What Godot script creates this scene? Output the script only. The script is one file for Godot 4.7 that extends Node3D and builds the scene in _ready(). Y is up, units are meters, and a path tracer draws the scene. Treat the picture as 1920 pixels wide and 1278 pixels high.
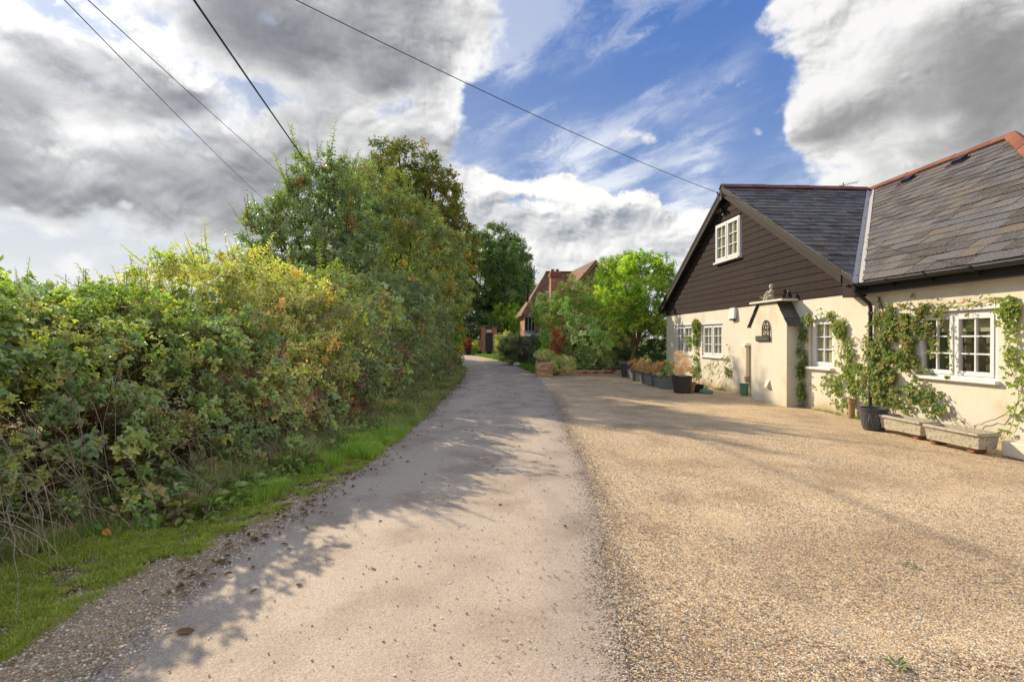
extends Node3D

func _ready() -> void:
	# camera: eye height 1.55 m, looking level up the lane (towards -z)
	var camera := Camera3D.new()
	camera.name = "camera"
	camera.fov = 67.28
	camera.near = 0.05
	camera.far = 3000.0
	camera.position = Vector3(0, 1.55, 0)
	camera.rotation_degrees = Vector3(-0.24, 0, 0)
	add_child(camera)
	camera.current = true
	# sky and air
	var around := WorldEnvironment.new()
	around.name = "environment"
	var env := Environment.new()
	env.background_mode = Environment.BG_SKY
	var sky := Sky.new()
	var dome := PanoramaSkyMaterial.new()
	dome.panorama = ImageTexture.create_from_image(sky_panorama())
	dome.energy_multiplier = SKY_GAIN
	sky.sky_material = dome
	env.sky = sky
	env.tonemap_mode = Environment.TONE_MAPPER_LINEAR
	env.tonemap_exposure = 1.6
	env.sdfgi_enabled = true
	env.ssao_enabled = true
	env.ssil_enabled = true
	around.environment = env
	add_child(around)
	# sun: ahead to the left, 28 degrees up
	var sun := DirectionalLight3D.new()
	sun.name = "sun"
	sun.light_color = Color(1.0, 0.93, 0.82)
	sun.light_energy = 1.3
	sun.light_angular_distance = 0.5
	sun.shadow_enabled = true
	sun.sky_mode = DirectionalLight3D.SKY_MODE_LIGHT_ONLY
	sun.look_at_from_position(sky_sun * 100.0, Vector3.ZERO, Vector3.UP)
	add_child(sun)
	make_materials()
	build_ground()
	build_cottage()
	build_brick_house()
	build_gateway()
	build_garden_wall()
	build_plants()
	build_objects()
	build_cables()

# ------------------------------------------------------------------ shapes
class Shape:
	var v := PackedVector3Array()
	var n := PackedVector3Array()
	var c := PackedColorArray()
	var col := Color.WHITE

	func tri(a: Vector3, b: Vector3, d: Vector3) -> void:   # counter-clockwise seen from outside
		var m := (b - a).cross(d - a).normalized()
		v.append(a); v.append(d); v.append(b)
		n.append(m); n.append(m); n.append(m)
		c.append(col); c.append(col); c.append(col)

	func tri_n(a: Vector3, b: Vector3, d: Vector3, na: Vector3, nb: Vector3, nd: Vector3) -> void:
		v.append(a); v.append(d); v.append(b)
		n.append(na); n.append(nd); n.append(nb)
		c.append(col); c.append(col); c.append(col)

	func quad(a: Vector3, b: Vector3, d: Vector3, e: Vector3) -> void:
		tri(a, b, d)
		tri(a, d, e)

	func box(at: Vector3, size: Vector3, turn := Basis.IDENTITY) -> void:
		var h := size * 0.5
		var p := []
		for k in 8:
			p.append(at + turn * Vector3(h.x if k & 1 else -h.x, h.y if k & 2 else -h.y, h.z if k & 4 else -h.z))
		quad(p[4], p[5], p[7], p[6])
		quad(p[1], p[0], p[2], p[3])
		quad(p[5], p[1], p[3], p[7])
		quad(p[0], p[4], p[6], p[2])
		quad(p[6], p[7], p[3], p[2])
		quad(p[0], p[1], p[5], p[4])

	func span(lo: Vector3, hi: Vector3) -> void:
		box((lo + hi) * 0.5, hi - lo)

	# a box with chamfered long and short edges
	func soft_box(at: Vector3, size: Vector3, r: float, turn := Basis.IDENTITY) -> void:
		var h := size * 0.5
		var loops := []
		for lev in 4:
			var y: float = [-h.y, -h.y + r, h.y - r, h.y][lev]
			var i: float = r if lev == 0 or lev == 3 else 0.0
			var x := h.x - i
			var z := h.z - i
			var ring := []
			for q in [[-x + r, z], [x - r, z], [x, z - r], [x, -z + r], [x - r, -z], [-x + r, -z], [-x, -z + r], [-x, z - r]]:
				ring.append(at + turn * Vector3(q[0], y, q[1]))
			loops.append(ring)
		for lev in 3:
			for k in 8:
				quad(loops[lev][k], loops[lev][(k + 1) % 8], loops[lev + 1][(k + 1) % 8], loops[lev + 1][k])
		for k in range(1, 7):
			tri(loops[3][0], loops[3][k], loops[3][k + 1])
			tri(loops[0][0], loops[0][k + 1], loops[0][k])

	# flat polygon (counter-clockwise seen from along +normal) pushed to a thickness along -normal
	func plate(points: Array, depth: Vector3) -> void:
		var m := points.size()
		for k in range(1, m - 1):
			tri(points[0], points[k], points[k + 1])
			tri(points[0] + depth, points[k + 1] + depth, points[k] + depth)
		for k in m:
			var a: Vector3 = points[k]
			var b: Vector3 = points[(k + 1) % m]
			quad(a + depth, b + depth, b, a)

	func tube(path: Array, radii: Array, sides := 6, closed := true) -> void:
		var rings := []
		var normals := []
		var side := Vector3.ZERO
		for k in path.size():
			var fwd: Vector3 = (path[mini(k + 1, path.size() - 1)] - path[maxi(k - 1, 0)]).normalized()
			if fwd.length() < 0.5:
				fwd = Vector3.UP
			if k == 0:
				side = fwd.cross(Vector3(0.31, 0.2, 0.93)).normalized()
				if side.length() < 0.5:
					side = fwd.cross(Vector3.RIGHT).normalized()
			else:
				side = (side - fwd * side.dot(fwd)).normalized()
			var up := fwd.cross(side)
			var ring := []
			var nn := []
			for s in sides:
				var t := TAU * s / sides
				var o := side * cos(t) + up * sin(t)
				ring.append(path[k] + o * radii[k])
				nn.append(o)
			rings.append(ring)
			normals.append(nn)
		for k in path.size() - 1:
			for s in sides:
				var s2 := (s + 1) % sides
				tri_n(rings[k][s], rings[k][s2], rings[k + 1][s2], normals[k][s], normals[k][s2], normals[k + 1][s2])
				tri_n(rings[k][s], rings[k + 1][s2], rings[k + 1][s], normals[k][s], normals[k + 1][s2], normals[k + 1][s])
		if closed:
			var last := path.size() - 1
			for s in range(1, sides - 1):
				tri(rings[0][0], rings[0][s + 1], rings[0][s])
				tri(rings[last][0], rings[last][s], rings[last][s + 1])

	# rings of (radius, height) turned round the y axis
	func lathe(profile: Array, at := Vector3.ZERO, sides := 20, squash := Vector3.ONE) -> void:
		for k in profile.size() - 1:
			var p: Vector2 = profile[k]
			var q: Vector2 = profile[k + 1]
			var slope := Vector2(q.y - p.y, p.x - q.x).normalized()
			for s in sides:
				var t0 := TAU * s / sides
				var t1 := TAU * (s + 1) / sides
				var d0 := Vector3(sin(t0), 0, cos(t0))
				var d1 := Vector3(sin(t1), 0, cos(t1))
				var a := at + (d0 * p.x + Vector3(0, p.y, 0)) * squash
				var b := at + (d1 * p.x + Vector3(0, p.y, 0)) * squash
				var e := at + (d1 * q.x + Vector3(0, q.y, 0)) * squash
				var f := at + (d0 * q.x + Vector3(0, q.y, 0)) * squash
				var n0 := (d0 * slope.x + Vector3(0, slope.y, 0)).normalized()
				var n1 := (d1 * slope.x + Vector3(0, slope.y, 0)).normalized()
				if p.x > 0.0001:
					tri_n(a, b, e, n0, n1, n1)
				if q.x > 0.0001:
					tri_n(a, e, f, n0, n1, n0)

	func leaf(base: Vector3, dir: Vector3, nrm: Vector3, length: float, width: float, fold := 0.25, round_tip := false) -> void:
		var s := dir.cross(nrm).normalized() * width * 0.5
		var up := nrm * width * fold
		var tip := base + dir * length - nrm * length * 0.12
		if round_tip:
			var l1 := base + dir * length * 0.28 - s * 0.85 + up
			var l2 := base + dir * length * 0.68 - s * 0.8 + up * 0.8
			var r1 := base + dir * length * 0.28 + s * 0.85 + up
			var r2 := base + dir * length * 0.68 + s * 0.8 + up * 0.8
			var mid := base + dir * length * 0.5
			tri(base, mid, l1); tri(l1, mid, l2); tri(l2, mid, tip)
			tri(base, r1, mid); tri(r1, r2, mid); tri(r2, tip, mid)
		else:
			var l := base + dir * length * 0.45 - s + up
			var r := base + dir * length * 0.45 + s + up
			tri(base, tip, l)
			tri(base, r, tip)

	func mesh() -> ArrayMesh:
		var a := []
		a.resize(Mesh.ARRAY_MAX)
		a[Mesh.ARRAY_VERTEX] = v
		a[Mesh.ARRAY_NORMAL] = n
		a[Mesh.ARRAY_COLOR] = c
		var m := ArrayMesh.new()
		m.add_surface_from_arrays(Mesh.PRIMITIVE_TRIANGLES, a)
		return m

# ------------------------------------------------------------------ things, parts, names
var taken := {}

func numbered(called: String) -> String:
	if not taken.has(called):
		taken[called] = 0
		return called
	taken[called] += 1
	return "%s_%03d" % [called, taken[called]]

func tag(o: Node3D, label: String, category: String, group := "", kind := "") -> Node3D:
	if label: o.set_meta("label", label)
	if category: o.set_meta("category", category)
	if group: o.set_meta("group", group)
	if kind: o.set_meta("kind", kind)
	return o

func thing(called: String, label: String, category: String, at := Vector3.ZERO, turn := 0.0, group := "") -> Node3D:
	var o := Node3D.new()
	o.name = numbered(called)
	o.position = at
	o.rotation.y = turn
	add_child(o)
	tag(o, label, category, group)
	return o

func put(called: String, mesh: Mesh, material: Material, parent: Node = self, kind := "") -> MeshInstance3D:
	var o := MeshInstance3D.new()
	o.mesh = mesh
	o.material_override = material
	var i := 0
	o.name = numbered(called) if parent == self else called
	if parent != self and parent.has_node(called):
		i = 1
		while parent.has_node("%s_%03d" % [called, i]):
			i += 1
		o.name = "%s_%03d" % [called, i]
	parent.add_child(o, true)
	if kind: o.set_meta("kind", kind)
	return o

var part_count := {}

# many alike pieces: a quick running number in place of a search
func piece(called: String, mesh: Mesh, material: Material, parent: Node) -> MeshInstance3D:
	var key := "%d/%s" % [parent.get_instance_id(), called]
	var k: int = part_count.get(key, 0)
	part_count[key] = k + 1
	var o := MeshInstance3D.new()
	o.mesh = mesh
	o.material_override = material
	o.name = called if k == 0 else "%s_%03d" % [called, k]
	parent.add_child(o, true)
	return o

func holder(called: String, parent: Node) -> Node3D:
	var key := "%d/%s" % [parent.get_instance_id(), called]
	var k: int = part_count.get(key, 0)
	part_count[key] = k + 1
	var o := Node3D.new()
	o.name = called if k == 0 else "%s_%03d" % [called, k]
	parent.add_child(o, true)
	return o

func scatter(called: String, mesh: Mesh, material: Material, places: Array, tints: PackedColorArray, parent: Node = self) -> MultiMeshInstance3D:
	var mm := MultiMesh.new()
	mm.transform_format = MultiMesh.TRANSFORM_3D
	mm.use_colors = true
	mm.mesh = mesh
	mm.instance_count = places.size()
	for i in places.size():
		mm.set_instance_transform(i, places[i])
		mm.set_instance_color(i, tints[i])
	var o := MultiMeshInstance3D.new()
	o.multimesh = mm
	o.material_override = material
	o.name = numbered(called) if parent == self else called
	parent.add_child(o, true)
	o.set_meta("kind", "stuff")
	return o

# ------------------------------------------------------------------ materials
var M := {}

func lin(r: float, g: float, b: float) -> Color:
	return Color(r, g, b).linear_to_srgb()

func noise_tex(size: int, frequency: float, seed_: int, colors: Array, offsets: Array, kind := FastNoiseLite.TYPE_SIMPLEX_SMOOTH, octaves := 4, cell := -1, steps := false, skirt := 0.1) -> NoiseTexture2D:
	var n := FastNoiseLite.new()
	n.seed = seed_
	n.frequency = frequency
	n.noise_type = kind
	n.fractal_octaves = octaves
	if octaves <= 1:
		n.fractal_type = FastNoiseLite.FRACTAL_NONE
	if cell >= 0:
		n.cellular_return_type = cell
		n.cellular_jitter = 0.95
	var t := NoiseTexture2D.new()
	t.width = size
	t.height = size
	t.noise = n
	t.seamless = true
	t.seamless_blend_skirt = skirt
	t.generate_mipmaps = false
	if colors.size():
		var g := Gradient.new()
		g.colors = PackedColorArray(colors)
		g.offsets = PackedFloat32Array(offsets)
		if steps:
			g.interpolation_mode = Gradient.GRADIENT_INTERPOLATE_CONSTANT
		t.color_ramp = g
	return t

func even(count: int) -> Array:
	var a := []
	for i in count:
		a.append(float(i) / count)
	return a

func mat(color: Color, rough := 0.8, tex: Texture2D = null, scale := Vector3.ONE, height: Texture2D = null, relief := 0.0, world := true) -> StandardMaterial3D:
	var m := StandardMaterial3D.new()
	m.albedo_color = color
	m.roughness = rough
	m.metallic_specular = 0.4
	if tex or height:
		m.uv1_triplanar = true
		m.uv1_world_triplanar = world
		m.uv1_scale = scale
	if tex:
		m.albedo_texture = tex
	if height:
		m.heightmap_enabled = true
		m.heightmap_texture = height
		m.heightmap_scale = relief
	return m

func over(m: StandardMaterial3D, tex: Texture2D, scale: Vector3, how := BaseMaterial3D.BLEND_MODE_MUL, mask: Texture2D = null) -> StandardMaterial3D:
	m.detail_enabled = true
	m.detail_albedo = tex
	m.detail_uv_layer = BaseMaterial3D.DETAIL_UV_2
	m.detail_blend_mode = how
	m.uv2_triplanar = true
	m.uv2_world_triplanar = true
	m.uv2_scale = scale
	if mask:
		m.detail_mask = mask
	return m

func leaf_mat(rough := 0.42, through := Color(0.75, 0.9, 0.35), spec := 0.36) -> StandardMaterial3D:
	var m := StandardMaterial3D.new()
	m.vertex_color_use_as_albedo = true
	m.roughness = rough
	m.metallic_specular = spec
	m.backlight_enabled = true
	m.backlight = through
	return m

func make_materials() -> void:
	var mottle := noise_tex(512, 0.012, 3, [Color(0.80, 0.79, 0.77), Color(1, 1, 1), Color(0.9, 0.9, 0.89)], [0.0, 0.5, 1.0], FastNoiseLite.TYPE_SIMPLEX_SMOOTH, 5)
	var soft_mottle := noise_tex(512, 0.012, 4, [Color(0.95, 0.945, 0.935), Color(1, 1, 1), Color(0.975, 0.97, 0.965)], [0.0, 0.5, 1.0], FastNoiseLite.TYPE_SIMPLEX_SMOOTH, 5)
	var fine := noise_tex(512, 0.06, 9, [Color(0, 0, 0), Color(1, 1, 1)], [0.0, 1.0], FastNoiseLite.TYPE_SIMPLEX_SMOOTH, 4)
	# gravel: one colour for each pebble, domed by the same cells
	var pebbles := []
	for c in [[213, 186, 145], [234, 214, 173], [193, 165, 126], [249, 234, 196], [172, 148, 115], [219, 179, 127], [205, 188, 159], [235, 203, 154], [152, 138, 119], [250, 250, 223], [196, 156, 108], [185, 181, 168], [225, 201, 159], [136, 124, 109], [242, 221, 184], [210, 170, 124], [174, 166, 155], [229, 210, 170]]:
		pebbles.append(Color8(c[0], c[1], c[2]))
	var gravel_c := noise_tex(2048, 0.075, 21, pebbles, even(pebbles.size()), FastNoiseLite.TYPE_CELLULAR, 1, FastNoiseLite.RETURN_CELL_VALUE, true, 0.04)
	var gravel_h := noise_tex(2048, 0.075, 21, [Color(1, 1, 1), Color(0.75, 0.75, 0.75), Color(0, 0, 0)], [0.0, 0.45, 1.0], FastNoiseLite.TYPE_CELLULAR, 1, FastNoiseLite.RETURN_DISTANCE, false, 0.04)
	var drift := noise_tex(1024, 0.006, 31, [Color(0.86, 0.845, 0.83), Color(0.97, 0.965, 0.96), Color(1, 1, 1)], [0.1, 0.5, 0.9], FastNoiseLite.TYPE_SIMPLEX_SMOOTH, 6)
	M.gravel = over(mat(lin(0.93, 0.90, 0.88), 0.9, gravel_c, Vector3.ONE * 0.8, gravel_h, 0.5), drift, Vector3.ONE * 0.13)
	# old chippings rolled into tar, bleached and dusty
	var chips := []
	for c in [[189, 177, 164], [199, 187, 173], [179, 167, 155], [206, 195, 179], [171, 161, 149], [195, 182, 165], [186, 176, 165], [203, 189, 171], [167, 155, 143], [192, 183, 173]]:
		chips.append(Color8(c[0], c[1], c[2]))
	var road_c := noise_tex(2048, 0.11, 51, chips, even(chips.size()), FastNoiseLite.TYPE_CELLULAR, 1, FastNoiseLite.RETURN_CELL_VALUE, true, 0.04)
	var road_h := noise_tex(1024, 0.05, 53, [Color(0, 0, 0), Color(1, 1, 1)], [0.2, 0.9], FastNoiseLite.TYPE_SIMPLEX_SMOOTH, 5)
	M.road = over(mat(Color(1.0, 0.982, 0.95), 0.85, road_c, Vector3.ONE * 0.75, road_h, 0.14), drift, Vector3.ONE * 0.17)
	M.road.vertex_color_use_as_albedo = true
	M.gravel.vertex_color_use_as_albedo = true
	var soil_c := noise_tex(1024, 0.03, 61, [Color8(96, 82, 58), Color8(140, 122, 88), Color8(118, 122, 62), Color8(158, 140, 108)], [0.1, 0.45, 0.65, 0.9], FastNoiseLite.TYPE_SIMPLEX_SMOOTH, 6)
	M.verge = mat(Color(1, 1, 1), 0.95, soil_c, Vector3.ONE * 0.8, fine, 1.5)
	var field_c := noise_tex(512, 0.02, 62, [Color8(78, 92, 40), Color8(112, 116, 58), Color8(96, 108, 48)], [0.1, 0.5, 0.9], FastNoiseLite.TYPE_SIMPLEX_SMOOTH, 5)
	M.field = mat(Color(1, 1, 1), 0.95, field_c, Vector3.ONE * 0.2, fine, 1.0)
	# rendered wall, painted cream
	var stain := noise_tex(1024, 0.004, 71, [Color(0.92, 0.89, 0.83), Color(0.985, 0.98, 0.965), Color(1, 1, 1)], [0.05, 0.35, 0.8], FastNoiseLite.TYPE_SIMPLEX_SMOOTH, 6)
	M.render = over(mat(lin(0.68, 0.635, 0.515), 0.85, soft_mottle, Vector3.ONE * 1.3, fine, 0.08), stain, Vector3(0.22, 0.16, 0.22))
	M.render.vertex_color_use_as_albedo = true
	M.white = mat(lin(0.72, 0.72, 0.71), 0.35, soft_mottle, Vector3.ONE * 2.0)
	M.sill = mat(lin(0.74, 0.70, 0.58), 0.6, mottle, Vector3.ONE * 2.0)
	# painted boards: grain drawn out along them
	var grain := noise_tex(512, 0.02, 81, [Color(0.62, 0.60, 0.58), Color(1, 1, 1), Color(0.78, 0.77, 0.76)], [0.1, 0.5, 0.95], FastNoiseLite.TYPE_SIMPLEX_SMOOTH, 5)
	M.board = []
	for k in 4:
		var f: float = [1.0, 1.12, 0.9, 1.05][k]
		M.board.append(mat(lin(0.052 * f, 0.039 * f, 0.036 * f), 0.75, grain, Vector3(0.5, 7.0, 7.0), grain, 0.15, false))
		M.board[-1].metallic_specular = 0.22
	M.barge = mat(lin(0.042, 0.034, 0.031), 0.85, grain, Vector3(0.5, 7.0, 7.0), grain, 0.15, false)
	M.black = mat(lin(0.018, 0.018, 0.02), 0.35)
	M.black_paint = mat(lin(0.022, 0.02, 0.02), 0.6, mottle, Vector3.ONE * 2.0)
	M.dark = mat(lin(0.02, 0.018, 0.015), 0.9)
	# slate
	var cleft := noise_tex(512, 0.018, 91, [Color(0.72, 0.72, 0.74), Color(1, 1, 1), Color(0.84, 0.82, 0.8)], [0.1, 0.55, 0.95], FastNoiseLite.TYPE_SIMPLEX_SMOOTH, 5)
	M.lichen_tex = noise_tex(1024, 0.010, 93, [Color8(150, 128, 96), Color8(176, 150, 100), Color8(196, 128, 62)], [0.0, 0.6, 0.95], FastNoiseLite.TYPE_SIMPLEX_SMOOTH, 5)
	M.lichen_mask = noise_tex(1024, 0.012, 95, [Color(0, 0, 0), Color(0, 0, 0), Color(0.7, 0.7, 0.7)], [0.0, 0.56, 0.8], FastNoiseLite.TYPE_SIMPLEX_SMOOTH, 6)
	M.slate = []
	for c in [[0.1133, 0.1157, 0.1183], [0.0811, 0.082, 0.0848], [0.1451, 0.1393, 0.131], [0.0612, 0.0601, 0.0602], [0.1441, 0.1463, 0.1502], [0.1635, 0.1476, 0.124], [0.0843, 0.0772, 0.0699], [0.1217, 0.1246, 0.1264], [0.1769, 0.1385, 0.1015], [0.1673, 0.1629, 0.154]]:
		var s := mat(lin(c[0] * 0.76, c[1] * 0.84, c[2] * 0.97), 0.75, cleft, Vector3(3.0, 3.0, 3.0), cleft, 0.35)
		M.slate.append(over(s, M.lichen_tex, Vector3.ONE * 0.45, BaseMaterial3D.BLEND_MODE_MIX, M.lichen_mask))
	M.lead = mat(lin(0.42, 0.40, 0.38), 0.5, mottle, Vector3.ONE * 3.0)
	M.terracotta = []
	for c in [[0.36, 0.115, 0.06], [0.30, 0.10, 0.055], [0.40, 0.14, 0.075]]:
		M.terracotta.append(mat(lin(c[0] * 0.66, c[1] * 0.74, c[2] * 0.85), 0.85, mottle, Vector3.ONE * 2.0, fine, 0.3))
	M.brick = []
	for c in [[0.648, 0.396, 0.204], [0.72, 0.468, 0.252], [0.552, 0.3, 0.156], [0.792, 0.54, 0.312], [0.6, 0.396, 0.228]]:
		M.brick.append(mat(lin(c[0], c[1], c[2]), 0.9, mottle, Vector3.ONE * 6.0, fine, 0.3))
	M.red_brick = []
	for c in [[0.33, 0.105, 0.06], [0.38, 0.13, 0.075], [0.27, 0.085, 0.055], [0.36, 0.15, 0.09]]:
		M.red_brick.append(mat(lin(c[0], c[1], c[2]), 0.9, mottle, Vector3.ONE * 6.0, fine, 0.3))
	M.mortar = mat(lin(0.36, 0.31, 0.24), 0.95, mottle, Vector3.ONE * 5.0, fine, 0.4)
	var courses := noise_tex(512, 0.05, 97, [Color8(158, 110, 84), Color8(180, 128, 98), Color8(142, 96, 76), Color8(190, 146, 116)], even(4), FastNoiseLite.TYPE_CELLULAR, 1, FastNoiseLite.RETURN_CELL_VALUE, true, 0.05)
	M.far_brick = mat(Color(1, 1, 1), 0.9, courses, Vector3(0.3, 0.9, 0.3), fine, 0.5)
	var tiles := noise_tex(512, 0.05, 98, [Color8(112, 82, 64), Color8(130, 96, 72), Color8(94, 70, 56), Color8(140, 108, 78)], even(4), FastNoiseLite.TYPE_CELLULAR, 1, FastNoiseLite.RETURN_CELL_VALUE, true, 0.05)
	M.far_tile = mat(Color(1, 1, 1), 0.85, tiles, Vector3(0.3, 0.6, 0.3), fine, 0.8)
	M.stone = over(mat(lin(0.66, 0.61, 0.48), 0.9, mottle, Vector3.ONE * 5.0, fine, 0.8), noise_tex(512, 0.02, 99, [Color(0.62, 0.59, 0.53), Color(0.94, 0.93, 0.9), Color(1, 1, 1)], [0.05, 0.4, 0.9], FastNoiseLite.TYPE_SIMPLEX_SMOOTH, 6), Vector3.ONE * 1.7)
	var bark_t := noise_tex(256, 0.03, 101, [Color(0.5, 0.48, 0.46), Color(1, 1, 1)], [0.1, 0.9], FastNoiseLite.TYPE_SIMPLEX_SMOOTH, 5)
	M.bark = mat(lin(0.14, 0.105, 0.075), 0.9, bark_t, Vector3(5, 1.2, 5), bark_t, 1.0)
	M.red_bark = mat(lin(0.46, 0.25, 0.12), 0.85, bark_t, Vector3(5, 1.2, 5), bark_t, 1.0)
	M.cane = mat(lin(0.48, 0.34, 0.25), 0.7, bark_t, Vector3(8, 8, 8))
	M.straw = mat(lin(0.62, 0.52, 0.34), 0.8, bark_t, Vector3(8, 8, 8))
	M.vine_stem = mat(lin(0.26, 0.17, 0.11), 0.8, bark_t, Vector3(8, 8, 8))
	M.leaf = leaf_mat()
	M.leaf_dull = leaf_mat(0.7, Color(0.6, 0.7, 0.25), 0.2)
	M.grass = leaf_mat(0.6, Color(0.7, 0.9, 0.25), 0.25)
	M.petal = leaf_mat(0.6, Color(0.8, 0.3, 0.2), 0.2)
	M.pebble = StandardMaterial3D.new()
	M.pebble.vertex_color_use_as_albedo = true
	M.pebble.roughness = 0.75
	M.pane = StandardMaterial3D.new()
	M.pane.transparency = BaseMaterial3D.TRANSPARENCY_ALPHA
	M.pane.albedo_color = Color(0.05, 0.06, 0.05, 0.12)
	M.pane.roughness = 0.02
	M.pane.metallic_specular = 0.7
	M.blind = mat(lin(0.46, 0.45, 0.27), 0.9, mottle, Vector3.ONE * 2.0)
	M.room = mat(lin(0.30, 0.28, 0.20), 0.95)
	M.plastic = mat(lin(0.07, 0.072, 0.075), 0.45, mottle, Vector3.ONE * 4.0)
	M.zinc = mat(lin(0.20, 0.21, 0.215), 0.45, mottle, Vector3.ONE * 4.0)
	M.green_plastic = mat(lin(0.10, 0.24, 0.17), 0.5, mottle, Vector3.ONE * 4.0)
	M.cream_plastic = mat(lin(0.70, 0.60, 0.42), 0.6, mottle, Vector3.ONE * 4.0)
	M.rust = mat(lin(0.42, 0.25, 0.13), 0.85, mottle, Vector3.ONE * 5.0, fine, 0.4)
	M.iron = mat(lin(0.03, 0.028, 0.026), 0.6)
	M.soil = mat(lin(0.06, 0.045, 0.03), 0.95, null, Vector3.ONE, null)
	M.door_grey = mat(lin(0.075, 0.085, 0.11), 0.5, grain, Vector3(6, 0.8, 6), null, 0.0)
	M.frame_grey = mat(lin(0.30, 0.31, 0.33), 0.5, mottle, Vector3.ONE * 2.0)
	M.cable = mat(lin(0.02, 0.02, 0.022), 0.6)
	M.aerial = mat(lin(0.25, 0.25, 0.26), 0.4)
	M.glass_dark = mat(lin(0.02, 0.022, 0.025), 0.06)
	M.red_petal = mat(lin(0.42, 0.03, 0.04), 0.6)
	M.weed = mat(lin(0.14, 0.22, 0.05), 0.6)
	M.reflection_curtain = mat(lin(0.13, 0.13, 0.07), 0.95)  # olive tone of the reflections, put into added cloth behind the panes

# ------------------------------------------------------------------ sky (computed panorama: air and clouds only)
var cloud_layers := []
var noise_shape := FastNoiseLite.new()
var noise_puff := FastNoiseLite.new()
var noise_wisp := FastNoiseLite.new()
var noise_broad := FastNoiseLite.new()
var noise_soft := FastNoiseLite.new()
var sky_sun := Vector3(-0.69, 0.54, -0.72).normalized()
const SKY_GAIN := 1.5

func setup_noise(n: FastNoiseLite, s: int, f: float, kind: int, octaves: int, gain: float) -> void:
	n.seed = s
	n.noise_type = FastNoiseLite.TYPE_SIMPLEX_SMOOTH
	n.frequency = f
	n.fractal_type = kind
	n.fractal_octaves = octaves
	n.fractal_gain = gain
	n.fractal_lacunarity = 2.05

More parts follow.
